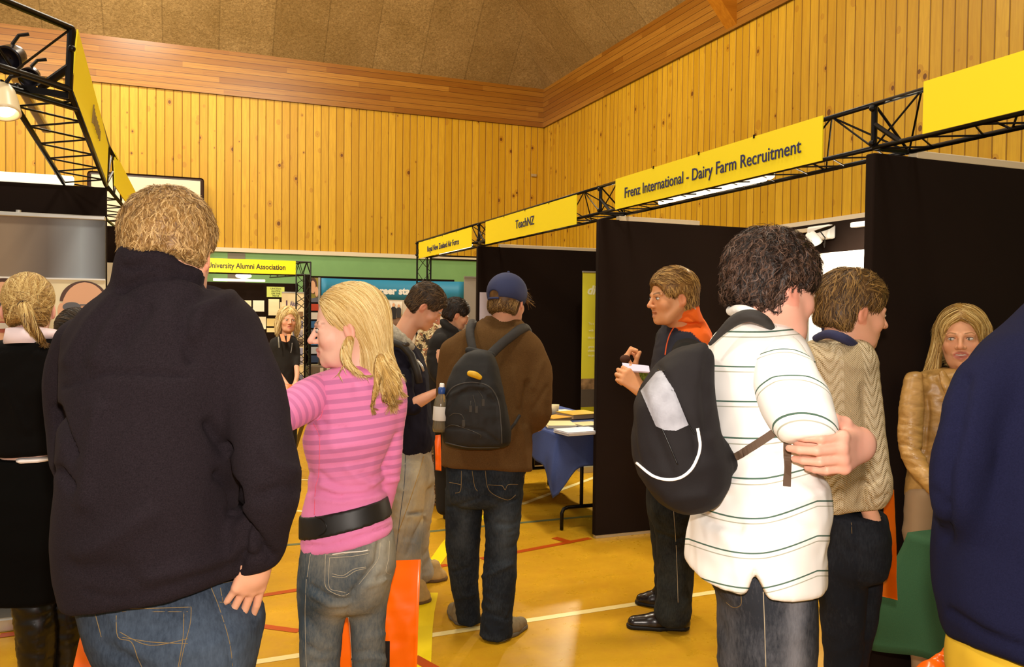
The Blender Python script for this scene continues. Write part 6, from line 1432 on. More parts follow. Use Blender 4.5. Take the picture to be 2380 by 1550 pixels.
S = Sdf(); S.chain([(2190, 868, 3.36, 9), (2203, 900, 3.33, 13), (2222, 945, 3.33, 8)], 0.006, (HF, 0.5)); S.chain([(2290, 868, 3.36, 9), (2275, 900, 3.33, 13), (2250, 945, 3.33, 8)], 0.006, (HF, 0.5)); cloth('lapels', S, M_TAN, lj, 0.006, 2)
S = Sdf(); S.rows([(1130, 2112, 2325, 3.48, 0.10), (1200, 2106, 2330, 3.49, 0.115), (1260, 2108, 2325, 3.49, 0.11)], bot=0.05); S.chain([(2150, 1240, 3.5, 45), (2155, 1600, 3.5, 30)]); S.chain([(2250, 1240, 3.5, 45), (2245, 1600, 3.5, 30)])
cloth('trousers', S, plain('beige_cotton', 'a88a68', 0.85), w12, 0.014, 2, 0.004, 9, 122)
for u in (2155, 2245): shoe(w12, on_z(u, 748+3040/3.5), on_z(u, 748+3040/3.5)-HF*0.12, bpy.data.materials['dark_shoe2'], w=0.036)
s = hf['s']; R = hf['R']; S = cap_shell(hf, 0.013, -0.10, 0.075, 0.003, 0.0, ear=False)
for q in (-1, 1): S.chain([(hw(hf, q*0.080, 0.0, 0.04), 0.018), (hw(hf, q*0.090, 0.0, -0.03), 0.020), (hw(hf, q*0.100, 0.0, -0.10), 0.028), (hw(hf, q*0.118, 0.02, -0.165), 0.027), (hw(hf, q*0.124, 0.035, -0.195), 0.012)], 0.02)
S.ell(hw(hf, 0, 0.115, -0.035), [0.069*s, 0.078*s, 0.112*s], R, 0.008, 'sub'); S.ell(hw(hf, 0, 0.08, -0.16), [0.06*s, 0.08*s, 0.08*s], R, 0.01, 'sub')
hair(hf, w12, hair_mat('golden_blonde_hair', '6e4c20', 'b48a42', 'ecd08a'), S, lambda p: Vector(((1 if p.x > 0 else -1)*(1.3 if p.z > 0.06 else 0.25), 0.1, -1)), 4200, 10, 0.15, 0.0013, 0.04, 0.09, 0.05, 40, (-0.002, 0.003), 0.005, 33, free=2)

# person in navy at the right edge
hf = head_frame(P(2600, 540, 1.55), -10, 5, 0, 1.05)
B = Sdf(); add_head(B, hf); neck(B, hf, P(2570, 730, 1.55), 0.06, 0.066)
R_ = [(655, 2490, 2650, 1.55, 0.09), (700, 2430, 2700, 1.55, 0.12), (745, 2375, 2760, 1.55, 0.13), (800, 2310, 2790, 1.55, 0.15), (870, 2275, 2790, 1.55, 0.17), (1000, 2235, 2760, 1.55, 0.19), (1150, 2215, 2750, 1.55, 0.20), (1290, 2205, 2750, 1.55, 0.20), (1400, 2206, 2745, 1.55, 0.20), (1480, 2228, 2720, 1.55, 0.19), (1560, 2240, 2700, 1.55, 0.19)]
B6 = Sdf(); B6.chain([(2350, 1600, 1.56, 80), (2370, 2000, 1.6, 55), (2380, 2600, 1.6, 40)]); B6.chain([(2580, 1600, 1.56, 80), (2560, 2000, 1.6, 55), (2560, 2600, 1.6, 40)]); B6.chain([(2230, 1240, 1.62, 36), (2300, 1330, 1.8, 30)])
m13 = person('person in a plain navy sweatshirt and mustard trousers, cut by the right frame edge', [(B, 0.005, 2), inner(R_, h=0.025), (B6, 0.02, 2)], SKIN, hf, face_attrs(hf))
S = Sdf(); S.rows(R_, n=2.4, top=0.02)
S.chain([(2345, 850, 1.53, 62), (2283, 905, 1.50, 62), (2250, 1000, 1.48, 56), (2228, 1100, 1.48, 58), (2232, 1180, 1.50, 56), (2275, 1260, 1.62, 48), (2310, 1320, 1.78, 38)], 0.03)
_a, _b, _c = P(2229, 1500, 1.52), P(2300, 1535, 1.42), P(2400, 1562, 1.38); S.cut(_a, hem_plane(_a, _b, _c), 0.01)
M_NAVYS = fleece('navy_sweatshirt', '111228', '1a1b35', 380, 0.35, 0.05)
cloth('sweatshirt', S, M_NAVYS, m13, 0.010, 3, 0.007, 6, 131, (1, 1, 0.7), [([(2245, 880), (2225, 1000), (2200, 1100), (2200, 1250)], 0.012, -0.014), ([(2205, 1420), (2280, 1470), (2380, 1510)], 0.008, -0.01), ([(2170, 1140), (2190, 1180)], 0.008, -0.008)])
S = Sdf(); S.rows([(1480, 2236, 2716, 1.56, 0.17), (1560, 2232, 2720, 1.56, 0.18), (1660, 2240, 2710, 1.56, 0.17)], bot=0.05); S.chain([(2350, 1640, 1.56, 105), (2365, 2000, 1.6, 75), (2380, 2600, 1.6, 58)], 0.03); S.chain([(2590, 1640, 1.56, 105), (2570, 2000, 1.6, 75), (2560, 2600, 1.6, 58)], 0.03)
cloth('trousers', S, plain('mustard_cotton', 'c8a020', 0.85), m13, 0.014, 2, 0.005, 9, 132)
for u in (2380, 2560): shoe(m13, on_z(u, 755+3040/1.62), on_z(u, 755+3040/1.62)+HF*0.26, bpy.data.materials['dark_shoe2'])
hair(hf, m13, M_BRN, cap_shell(hf, 0.014, -0.085, 0.06), short_flow, 2500, 5, 0.03, 0.0012, 0.3, 0.25, 0, 60, (-0.002, 0.003), 0.006, 35)

# man in the white striped polo shirt
def E_(pts): return [(1400+x/2.2147, 850+y/2.2147) for x, y in pts]
hf = head_frame(P(1799, 668, 1.93), -72, 10, 0, 1.0)
B = Sdf(); add_head(B, hf, jaw=1.15); B.cap(hw(hf, 0, -0.02, -0.055), P(1765, 790, 1.97), 0.068, 0.070, 0.03); B.ell(hw(hf, 0, 0.045, -0.105), [0.052, 0.045, 0.032], hf['R'], 0.03)
TR = [(742, 1712, 1800, 1.95, 0.09), (760, 1690, 1825, 1.95, 0.12), (785, 1668, 1850, 1.95, 0.15), (830, 1648, 1872, 1.95, 0.175), (900, 1640, 1880, 1.95, 0.19), (1000, 1648, 1875, 1.95, 0.19), (1060, 1655, 1868, 1.95, 0.19), (1121, 1650, 1905, 1.95, 0.20), (1166, 1632, 1911, 1.95, 0.205), (1202, 1616, 1903, 1.95, 0.205), (1256, 1604, 1895, 1.95, 0.205), (1320, 1600, 1898, 1.95, 0.205), (1400, 1602, 1898, 1.95, 0.205)]
B2 = Sdf(); B2.chain([(1850, 900, 1.78, 44), (1884, 1000, 1.735, 48), (1898, 1040, 1.745, 43), (1916, 1070, 1.80, 36), (1935, 1065, 1.92, 32), (1900, 1040, 2.15, 26)], 0.02)
B2.chain([(1700, 860, 2.15, 36), (1800, 960, 2.22, 34), (1890, 990, 2.25, 24), (1960, 1020, 2.05, 19), (1996, 1033, 1.84, 20)], 0.02)
B3 = Sdf(); _w = P(2000, 1034, 1.765); add_hand(B3, _w, P(1950, 1058, 1.675)-_w, -HR*0.9+HF*0.42, UP, 1.16, (0.62, 0.66, 0.68, 0.70), (0.2, 0.3), 0.02); B3.cap(P(2004, 1030, 1.87), _w, 0.030, 0.029)
B6 = Sdf(); B6.chain([(1730, 1400, 1.96, 60), (1735, 1700, 1.98, 45), (1740, 2250, 2.0, 28)]); B6.chain([(1830, 1400, 1.96, 60), (1830, 1700, 1.98, 45), (1830, 2250, 2.0, 28)])
SKR = skin_mat('ruddy_skin', 'e0a892', 'b8665c', '2a1a12')
m10 = person('man with curly dark hair in a white striped polo shirt, arms folded, wearing a backpack', [(B, 0.004, 2), (B2, 0.006, 2), inner(TR[1:-3], grow=-0.045, h=0.02), (B3, 0.003, 2), (B6, 0.02, 2)], SKR, hf, face_attrs(hf)); eyes(hf, m10)
n = N('white_polo_cotton'); co = n.coord(); q = n.attr('stripe')['Fac']
fr = n.math('FRACT', q); l1 = n.math('LESS_THAN', n.math('ABSOLUTE', n.math('SUBTRACT', fr, 0.40)), 0.022); l2 = n.math('LESS_THAN', n.math('ABSOLUTE', n.math('SUBTRACT', fr, 0.55)), 0.016)
base = n.mix(l1, 'f4f1ec', '4f6a5c'); base = n.mix(n.math('MULTIPLY', l2, 0.8), base, '9a9a84')
M_POLO = n.out(base, 0.85, n.bump(n.noise(co, 500, 2), 0.2, 0.001), spec=0.2)
S = Sdf(); S.rows(TR, n=2.3, top=0.02, k=0.03)
_a, _b, _c = P(1600, 1322, 1.93), P(1735, 1386, 1.76), P(1895, 1336, 1.95); _n1 = hem_plane(_a, _b, _c); S.cut(_a, _n1, 0.006)
for _d in (1.70, 1.72, 1.74, 1.76, 1.78, 1.80, 1.82): S.cap(P(1754, 1320, _d), P(1757, 1405, _d), 0.003, 0.034, 0.003, None, 'sub')
def polo_stripe(V_):
    u, v, d = pixels(V_); t = np.clip((u-1600)/300, 0, 1)
    w_ = v-34*np.sin(math.pi*t)*np.clip((v-950)/250, 0.15, 1)+18*np.clip(t-0.6, 0, 1)
    return (w_-5)/81.0
polo = cloth('polo_shirt', S, M_POLO, m10, 0.0075, 2, 0.005, 9, 141, (1, 1, 1), [(E_([(640, 470), (800, 470), (1000, 460)]), 0.006, -0.004), (E_([(500, 740), (560, 800), (700, 830)]), 0.012, -0.010), (E_([(560, 720), (640, 640), (760, 590)]), 0.014, 0.008), (E_([(900, 700), (1050, 680), (1130, 640)]), 0.014, 0.006), (E_([(960, 800), (1080, 850)]), 0.012, -0.006), (E_([(620, 860), (700, 1000), (720, 1140)]), 0.014, 0.005), (E_([(900, 420), (1010, 560), (1100, 620)]), 0.014, -0.008)], dict(stripe=polo_stripe))
S = Sdf(); S.chain([(1798, 806, 1.88, 52), (1812, 850, 1.82, 66), (1832, 900, 1.77, 76), (1856, 950, 1.74, 77), (1880, 996, 1.72, 62), (1892, 1040, 1.72, 58)], 0.03)
_a = P(1888, 1020, 1.72); _ax = (P(1892, 1045, 1.72)-P(1845, 930, 1.75)).normalized(); S.cut(_a, _ax-HR*0.22, 0.003)
_o, _dv = vec(P(1800, 800, 1.88)), vec((P(1888, 1010, 1.72)-P(1800, 800, 1.88)).normalized())
slv = cloth('sleeve', S, M_POLO, polo, 0.0075, 2, 0.004, 10, 142, (1, 1, 1), None, dict(stripe=lambda V_: ((V_-_o) @ _dv-0.30*((V_-_o) @ vec(HR)))/0.078+0.30))
# collar
_cc = P(1752, 757, 1.96)
S = Sdf(); S.chain([(1700, 724, 1.92, 11), (1716, 718, 1.86, 11), (1744, 724, 1.82, 11), (1775, 744, 1.81, 10), (1800, 764, 1.85, 9), (1818, 777, 1.92, 7)], 0.008); S.chain([(1700, 722, 1.94, 13), (1712, 718, 2.06, 12), (1750, 735, 2.12, 12)], 0.008)
cloth('collar', S, plain('white_rib_cotton', 'f4f1ec', 0.85), polo, 0.005, 2)
M_JEAN_GREY = denim('dark_grey_denim', '2e3138', '86868c')
S = Sdf(); S.rows([(1290, 1630, 1878, 1.96, 0.17), (1390, 1672, 1880, 1.96, 0.17), (1450, 1678, 1882, 1.96, 0.165), (1520, 1680, 1882, 1.96, 0.155), (1600, 1684, 1878, 1.96, 0.13), (1680, 1690, 1870, 1.97, 0.10)], bot=0.05); S.chain([(1735, 1500, 1.96, 58), (1735, 1700, 1.97, 50), (1740, 2300, 2.0, 40)], 0.03); S.chain([(1826, 1500, 1.97, 56), (1826, 1700, 1.98, 50), (1830, 2300, 2.0, 40)], 0.03)
j10 = cloth('jeans', S, M_JEAN_GREY, m10, 0.010, 2, 0.004, 12, 143, (1, 1, 1), None, dict(fade=lambda V_: 0.02+0.6*np.exp(-((pixels(V_)[0]-1850)/22)**2)+0.15*np.exp(-((pixels(V_)[0]-1700)/18)**2)))
surf_line('seam_stitching', [(1774, 1375), (1777, 1450), (1780, 1550)], j10, 0.0012, M_ST2, j10); surf_line('pocket_edge', [(1688, 1400), (1705, 1412), (1722, 1405), (1722, 1380)], j10, 0.001, STITCHD, j10)
for u in (1742, 1832): shoe(m10, on_z(u, 740+3040/2.0), on_z(u, 740+3040/2.0)+HF*0.22+HR*0.14, bpy.data.materials['dark_shoe2'])
hair(hf, m10, hair_mat('curly_dark_hair', '0c0705', '2a1b13', '6e5242', 0.3), cap_shell(hf, 0.016, -0.074, 0.05, 0.0, 0.0), lambda p: (p-Vector((0, -0.03, 0.06))).normalized()*0.3+Vector((0.1, -0.1, -0.8)), 6500, 8, 0.040, 0.0009, 0.30, 0.35, 1.0, 150, (-0.006, 0.006), 0.005, 37, shell_amp=0.008, lenvar=0.5)
MB().tube([_w+(HF*math.cos(t)*0.9+HR*math.cos(t)*0.3)*0.030+UP*math.sin(t)*0.032+HR*(0.006*math.sin(t*3)) for t in np.linspace(0, 2*math.pi, 40)][:-1], 0.0028, 6, True).build('bracelet', plain('silver_chain', 'd8d4cc', 0.2, 0.9), m10, smooth=True)
# his backpack
BP2 = empty('backpack', P(1590, 1000, 1.85), label='black daypack with a grey mesh panel and white reflective curve on the white polo', category='backpack')
n = N('charcoal_ripstop'); co = n.coord(); nz = n.noise(co, 7, 3)
PK2 = n.out(n.mix(nz, '120f10', '211c1d'), 0.8, n.bump(n.noise(co, 480, 2), 0.3, 0.001), spec=0.25)
S = Sdf(); S.rows([(790, 1618, 1658, 1.86, 0.03), (812, 1572, 1656, 1.86, 0.06), (850, 1532, 1652, 1.86, 0.085), (905, 1492, 1650, 1.86, 0.105), (940, 1480, 1652, 1.86, 0.115), (1031, 1472, 1668, 1.86, 0.125), (1070, 1475, 1690, 1.86, 0.125), (1116, 1496, 1682, 1.86, 0.12), (1150, 1520, 1666, 1.86, 0.11), (1186, 1556, 1630, 1.87, 0.08)], n=2.6, top=0.03, bot=0.04)
S.cap(P(1660, 1060, 1.84), P(1700, 1072, 1.83), 0.045, 0.018, 0.03)
pk2 = cloth('pack_body', S, PK2, BP2, 0.008, 2, 0.006, 9, 151, (1, 1, 1), [([(1530, 855), (1580, 920), (1612, 1000), (1625, 1060)], 0.008, -0.006), ([(1655, 800), (1640, 900), (1648, 1000)], 0.012, -0.010), ([(1490, 905), (1520, 1000), (1560, 1100)], 0.012, -0.006), ([(1500, 1100), (1560, 1160), (1640, 1150)], 0.012, 0.006)])
surf_line('reflective_trim', [(1621, 995), (1627, 1035), (1620, 1065), (1605, 1092), (1580, 1110), (1550, 1114), (1516, 1104), (1481, 1076)], pk2, 0.0038, plain('reflective_white', 'ffffff', 0.3), pk2, 0.001)
for pts in ([(1530, 858), (1560, 905), (1600, 985), (1615, 1010)], [(1490, 912), (1530, 870), (1545, 862)], [(1492, 915), (1520, 960), (1545, 1010), (1575, 1080)]): surf_line('zip', pts, pk2, 0.002, plain('zip_black', '12100f', 0.4), pk2)
def patch(name, outline, obj, mat, parent, lift, nx=26):
    """a panel sewn onto obj's surface inside a traced outline"""
    me = obj.data; bvh = BVHTree.FromPolygons([v.co[:] for v in me.vertices], [p.vertices[:] for p in me.polygons])
    xs = [p[0] for p in outline]; ys = [p[1] for p in outline]; G = {}; V2 = []; F2 = []
    def inside(x, y):
        c = False; j = len(outline)-1
        for i in range(len(outline)):
            xi, yi = outline[i]; xj, yj = outline[j]
            if (yi > y) != (yj > y) and x < (xj-xi)*(y-yi)/(yj-yi)+xi: c = not c
            j = i
        return c
    st = (max(xs)-min(xs))/nx; ny = int((max(ys)-min(ys))/st)+1
    def gv(i, j):
        if (i, j) not in G:
            u, v = min(xs)+i*st, min(ys)+j*st; dr = (P(u, v, 1.0)-EYE).normalized(); loc, nn, _, _ = bvh.ray_cast(EYE, dr)
            if loc is None: G[(i, j)] = None
            else: V2.append(loc+(nn if nn.dot(dr) < 0 else -nn)*lift); G[(i, j)] = len(V2)-1
        return G[(i, j)]
    for j in range(ny):
        for i in range(nx):
            if inside(min(xs)+(i+0.5)*st, min(ys)+(j+0.5)*st):
                q_ = [gv(i, j), gv(i, j+1), gv(i+1, j+1), gv(i+1, j)]
                if None not in q_: F2.append(q_)
    return link(name, mesh_np(name, np.array([tuple(v) for v in V2]), np.array(F2)), mat, parent)
patch('mesh_panel', [(1490, 909), (1526, 866), (1540, 862), (1565, 905), (1599, 988), (1571, 1001), (1545, 999), (1526, 990)], pk2, plain('grey_mesh_panel', '9c9ca4', 0.6, noise=0.25, nscale=18, bump=0.3, bscale=700, bdist=0.001), pk2, 0.002, 170)
BRS = plain('brown_webbing', '5a4636', 0.75)
S = Sdf(); S.chain([(1650, 800, 1.86, 6), (1680, 768, 1.84, 11), (1712, 742, 1.82, 17), (1745, 733, 1.80, 19), (1775, 745, 1.80, 16), (1792, 760, 1.83, 10)], 0.005, (UP, 0.8)); cloth('shoulder_strap', S, STR, BP2, 0.004, 3)
surf_band('lower_strap', [(1695, 1070), (1735, 1048), (1770, 1025), (1806, 1000)], polo, 0.017, 0.003, BRS, BP2)
surf_band('strap_end', [(1829, 1022), (1830, 1070), (1828, 1130)], polo, 0.016, 0.003, BRS, BP2)
YL = 4.90
# left-hand booths ---------------------------------------------------
panel((-2.9, YL), (-0.42, YL), 0.055, 2.25, 'black fabric panel behind the large portrait banner', None)
panel((-2.9, 7.45), (-0.42, 7.45), 0.05, 2.28, 'black fabric panel further down the left-hand row')
st = MB().box((-1.10, YL-0.02, 2.275), (1.05, 0.05, 0.045), None, 0.006).build('tube_light', emit('lit_strip', 'fff0d0', 1.3), label='bright strip light along the top of the left-hand panel', category='light fitting')
LT = empty('lighting_truss', (-0.42, 4.0, 2.35), label='black lattice truss over the left-hand booths, turning a corner', category='truss')
_t0, _b0 = P(166, 66, 2.80), P(160, 207, 2.80); _t1, _b1 = P(251, 340, 4.35), P(246, 430, 4.35)
_sd = Vector((-0.2, 0, 0))
def truss_free(root, b0, b1, t0, t1, sd, n_=5, r=0.011):
    for a, b in ((b0, b1), (t0, t1), (b0+sd, b1+sd)): MB().rod(a, b, r, 10).build('rail', BLACKM, root, smooth=True)
    mb = MB(); lattice(mb, (b0+sd, b1+sd), (b0, b1), n_, 0.0042); lattice(mb, (b0, b1), (t0, t1), n_, 0.0045); mb.build('lattice_bracing', BLACKM, root)
truss_free(LT, _b0, _b1, _t0, _t1, _sd, 6)
_b2 = Vector((-0.40, 7.6, 2.30)); truss_free(LT, _b1, _b2, _t1, _b2+Vector((0, 0, 0.19)), _sd, 6)
_fx = (P(0, 0, 2.54)-_t0); _fx.z = 0; _fx = _fx.normalized()*1.7; mb = MB()
for a in (_t0, _b0, ): MB().rod(a, a+_fx, 0.012, 10).build('rail', BLACKM, LT, smooth=True)
MB().rod(_b0+Vector((0, 0.2, -0.02)), _b0+_fx+Vector((0, 0.2, -0.02)), 0.012, 10).build('rail', BLACKM, LT, smooth=True)
lattice(mb, (_t0, _t0+_fx), (_b0, _b0+_fx), 4, 0.004); mb.build('lattice_bracing', BLACKM, LT)
mb = MB(); mb.rod(_t0, _b0, 0.013, 8); mb.box((P(12, 199, 2.78)+P(160, 222, 2.8))/2, ((P(160, 222, 2.8)-P(12, 199, 2.78)).length, 0.008, 0.022), rotm((P(160, 222, 2.8)-P(12, 199, 2.78)).normalized(), Vector((0, 1, 0)), Vector((0, 0, 1))))
mb.rod(P(163, 155, 2.8), P(95, 203, 2.85), 0.014, 8); mb.ball(P(167, 113, 2.78), 0.012); mb.ball(P(41, 201, 2.76), 0.012); mb.rod(_b1, _t1, 0.012, 8); mb.rod(_b1, P(262, 400, 4.5), 0.007, 6)
mb.build('joint_frame', BLACKM, LT)
def free_sign(pts, label, text=None, size=0.09, width=None, group='yellow signs on the left-hand truss'):
    c = sum((Vector(p) for p in pts), Vector())/4; r = empty('booth_sign', c, label=label, category='sign', group=group)
    MB().quad(pts, 0.005).build('sign_face', BANNER, r)
    if text:
        xa = (Vector(pts[3])-Vector(pts[0])); xa = ((pts[3]-pts[0])+(pts[2]-pts[1])).normalized(); ya = Vector((0, 0, 1)); ya = (ya-xa*ya.dot(xa)).normalized()
        nrm = xa.cross(ya); off = nrm*0.008
        lettering(text, size, c+off, xa, ya, NAVYINK, r, width=width)
    return r
SIGN1 = free_sign([P(178, 68, 2.80), P(163, 205, 2.80), P(246, 428, 4.30), P(250, 335, 4.30)], 'yellow sign seen almost edge-on at the top left truss', None)
for _i in range(11):
    _t = 0.42+_i*0.022; _a = P(178, 68, 2.80).lerp(P(250, 335, 4.30), _t); _b = P(163, 205, 2.80).lerp(P(246, 428, 4.30), _t); _h = (0.5, 0.42, 0.34, 0.3, 0.36, 0.3, 0.34, 0.3, 0.36, 0.3, 0.3)[_i]
    MB().rod(_a.lerp(_b, 0.5-_h*0.4)+Vector((0.008, 0, 0)), _a.lerp(_b, 0.5+_h*0.35)+Vector((0.008, 0.01*(_i % 3), 0)), 0.003, 6).build('blurred_lettering', plain('faded_ink', '8a7440', 0.6), SIGN1)
_q = [Vector((-0.405, 5.15, 2.49)), Vector((-0.405, 5.15, 2.30)), Vector((-0.385, 7.3, 2.30)), Vector((-0.385, 7.3, 2.48))]
free_sign(_q, 'far yellow sign edge-on beside the white backboard', None)
def can_light(c, aim, r_, L, label, lit=False):
    o = empty('spotlight', c, label=label, category='spotlight', group=None); d = Vector(aim).normalized(); q = d.to_track_quat('Z', 'Y').to_matrix()
    MB().lathe(c, [(0.002, -L*0.5), (r_*0.6, -L*0.5), (r_*0.85, -L*0.3), (r_, 0.0), (r_*1.08, L*0.4), (r_*1.12, L*0.5), (r_*0.95, L*0.5), (r_*0.8, L*0.2), (0.002, L*0.15)], 24, q).build('lamp_can', plain('lamp_can_black', '1b1820', 0.25, 0.5) if not lit else plain('lamp_can_cream', 'e6d2a8', 0.35), o, smooth=True)
    if lit: MB().ball(Vector(c)+d*L*0.25, r_*0.78, (1, 1, 1)).build('glowing_bulb', emit('bulb_glow', 'fff0c4', 6.0), o, smooth=True)
    MB().tube([Vector(c)+Vector((0, 0, r_)), Vector(c)+Vector((0.02, 0, r_*1.8)), Vector(c)+Vector((0.05, 0, r_*2.0))], 0.006, 6).build('yoke', BLACKM, o)
    return o
can_light(P(28, 133, 2.75), P(0, 150, 2.6)-P(60, 120, 2.8), 0.042, 0.11, 'black spotlight can clipped to the corner of the left truss')
can_light(P(72, 176, 2.95), P(60, 190, 2.8)-P(90, 160, 3.0), 0.032, 0.08, 'smaller dark spotlight behind the corner of the left truss')
can_light(P(8, 232, 2.6), -UP+HR*0.25-HF*0.25, 0.042, 0.10, 'glowing lamp below the corner of the left truss', True)
fx = empty('tube_light', P(70, 240, 3.2), label='slim off-white light fitting under the left truss', category='light fitting')
a, b = P(38, 180, 2.95), P(108, 303, 3.75); d = (b-a).normalized(); up = Vector((0, 0, 1)); up = (up-d*up.z).normalized(); R_m = rotm(d, up.cross(d), up)
MB().box((a+b)/2, ((b-a).length, 0.055, 0.03), R_m, 0.006).build('housing', plain('cream_housing', 'd8c08a', 0.45), fx)
MB().box((a+b)/2-up*0.017, ((b-a).length*0.92, 0.032, 0.006), R_m).build('diffuser', plain('grey_diffuser', '8c7a62', 0.5), fx)
# portrait banner
YP = 4.72
pb = empty('display_banner', (-1.3, YP, 0), label='wide pull-up banner with two large cropped portraits on cream', category='banner')
def bq(u, v, lift=0.0): p = on_y(u, v, YP); return Vector((p.x, YP-lift, p.z))
zt, zm = bq(240, 513).z, bq(240, 650).z; xr = bq(245, 560).x; xl = -2.6
n = N('taupe_gradient_print'); o = n.sep(n.coord()); g_ = n.math('DIVIDE', n.math('SUBTRACT', o[0], xl), xr-xl)
TAUPE = n.out(n.ramp(g_, [(0.0, '5e5048'), (0.80, '8a7660'), (0.88, '6e6258'), (0.95, '98a0a8'), (1.0, '4c4844')]), 0.45)
MB().span((xl, YP, zm), (xr, YP+0.01, zt)).build('upper_print', TAUPE, pb)
MB().span((xl, YP, 0.25), (xr, YP+0.01, zm)).build('lower_print', plain('cream_print', 'f2e2b8', 0.5), pb)
MB().span((xl, YP-0.02, zt), (xr, YP+0.02, zt+0.022), 0.004).build('top_rail', SILVER, pb); MB().span((xl, YP-0.01, zm-0.004), (xr, YP-0.002, zm+0.004)).build('white_border', WHITEP, pb)
MB().span((xl, YP-0.09, 0.001), (xr, YP+0.09, 0.07), 0.01).build('base', SILVER, pb); MB().rod((-1.06, YP+0.03, 0.05), (-1.06, YP+0.03, zt+0.06), 0.012).build('pole', SILVER, pb)
mb = MB(); mb.rod(bq(43, 497, 0)+Vector((0, 0, 0.0)), bq(43, 488, 0), 0.012, 10); mb.build('pole_cap', SILVER, pb)
def flat(name, pts, lift, mat, parent=pb, q=bq):
    mb = MB(); mb.prism([q(u, v, lift) for u, v in pts], (0, -0.0015, 0)); return mb.build(name, mat, parent)
def oval(cu, cv, ru, rv, a0=0, a1=360, n_=28): return [(cu+ru*math.cos(math.radians(a0+(a1-a0)*i/n_)), cv+rv*math.sin(math.radians(a0+(a1-a0)*i/n_))) for i in range(n_)]
FACEP = plain('printed_skin', 'e8b088', 0.5); LENS = plain('printed_lens', '5e5c5e', 0.4); DKP = plain('printed_dark', '5a3c2e', 0.5); TEETHP = plain('printed_teeth', 'f6f0e6', 0.5)
flat('printed_hair', oval(10, 720, 68, 74), 0.001, DKP); flat('printed_face', oval(6, 735, 58, 80), 0.003, FACEP); flat('printed_smile', oval(4, 760, 26, 13), 0.005, plain('printed_lips', 'b8604c', 0.5)); flat('printed_teeth', oval(4, 757, 22, 7), 0.007, TEETHP)
flat('printed_glasses', oval(-6, 712, 20, 9), 0.005, LENS)
flat('printed_ear', oval(142, 722, 8, 18), 0.002, FACEP); flat('printed_hair', oval(195, 700, 56, 47, 180, 360)+[(251, 701)], 0.002, DKP); flat('printed_face', [p for p in oval(197, 722, 54, 66) if True], 0.003, FACEP) 
flat('printed_face', oval(197, 780, 48, 60), 0.0035, FACEP); flat('sunglass_lens', oval(167, 713, 21, 11), 0.006, LENS); flat('sunglass_lens', oval(221, 714, 20, 12), 0.006, LENS); flat('sunglass_bridge', [(186, 707), (203, 707), (203, 710), (186, 710)], 0.006, LENS)
# things just past the left panel
wn = on_y(280, 660, 7.40)
MB().span((wn.x-0.2, 7.39, 1.72), (wn.x+0.04, 7.40, 1.98)).build('poster', plain('pale_poster', 'efe6cc', 0.6), label='pale poster on the far left-hand black panel', category='poster')
# backboard on the back wall
bb = empty('backboard', on_y(340, 470, YB-0.35), label='white sports backboard with dark rounded frame high on the back wall', category='backboard')
def yb(u, v, y=YB-0.30): return on_y(u, v, y)
a, b = yb(203, 397), yb(474, 575)
MB().span((a.x, YB-0.33, b.z), (b.x, YB-0.29, a.z), 0.05).build('frame', plain('dark_frame_paint', '3a241c', 0.5), bb)
MB().span((a.x+0.06, YB-0.34, b.z+0.06), (b.x-0.06, YB-0.325, a.z-0.055), 0.006).build('board_face', plain('backboard_white', 'f0e2c4', 0.45), bb)
q0 = yb(300, 470); q1 = yb(395, 470); mb = MB(); mb.box(((q0.x+q1.x)/2, YB-0.345, q0.z), (abs(q1.x-q0.x), 0.006, 0.05)); 
for x_ in (q0.x, q1.x): mb.box((x_, YB-0.345, q0.z-0.24), (0.05, 0.006, 0.5))
mb.build('target_square', plain('target_line', '2c2420', 0.5), bb)
mb = MB()
for x_ in (a.x+0.3, b.x-0.3): mb.rod((x_, YB-0.29, (a.z+b.z)/2), (x_, YB-0.02, (a.z+b.z)/2+0.1), 0.03)
mb.build('wall_bracket', BLACKM, bb)

# far stand with the alumni sign ------------------------------------
YA = 12.0
def qa(u, v, lift=0.0): p = on_y(u, v, YA-lift); return p
s0, s1 = qa(372, 600), qa(687, 638); zt_, zb_ = qa(687, 608).z, qa(687, 638).z
sg = empty('booth_sign', ((s0.x+s1.x)/2, YA, zb_), label='yellow sign reading University Alumni Association', category='sign')
MB().span((s0.x, YA-0.012, zb_), (s1.x, YA-0.004, zt_+0.01)).build('sign_face', BANNER, sg)
l0, l1 = qa(482, 621), qa(663, 622)
lettering('University Alumni Association', 0.105, ((l0.x+l1.x)/2, YA-0.014, (zt_+zb_)/2+0.002), (1, 0, 0), (0, 0, 1), plain('dark_ink', '2c2a22', 0.6), sg, bold=0.002, width=l1.x-l0.x)
at = empty('lighting_truss', (s1.x, YA, 0), label='thin black lattice tower and truss carrying the alumni sign', category='truss')
cx_ = qa(722, 612).x
for z_ in (zt_, zb_): MB().rod((s0.x, YA, z_), (cx_, YA, z_), 0.010, 8).build('rail', BLACKM, at)
MB().rod((s0.x, YA+0.2, zb_), (cx_, YA+0.2, zb_), 0.010, 8).build('rail', BLACKM, at); MB().rod((cx_, YA, zt_), (cx_-0.45, YA+1.3, zt_), 0.010, 8).build('rail', BLACKM, at); MB().rod((cx_, YA, zb_), (cx_-0.45, YA+1.3, zb_), 0.010, 8).build('rail', BLACKM, at)
mb = MB(); lattice(mb, (Vector((cx_, YA, zb_)), Vector((cx_-0.45, YA+1.3, zb_))), (Vector((cx_, YA, zt_)), Vector((cx_-0.45, YA+1.3, zt_))), 5, 0.005); lattice(mb, (Vector((s1.x, YA, zb_)), Vector((cx_, YA, zb_))), (Vector((s1.x, YA, zt_)), Vector((cx_, YA, zt_))), 2, 0.005); mb.build('lattice_bracing', BLACKM, at)
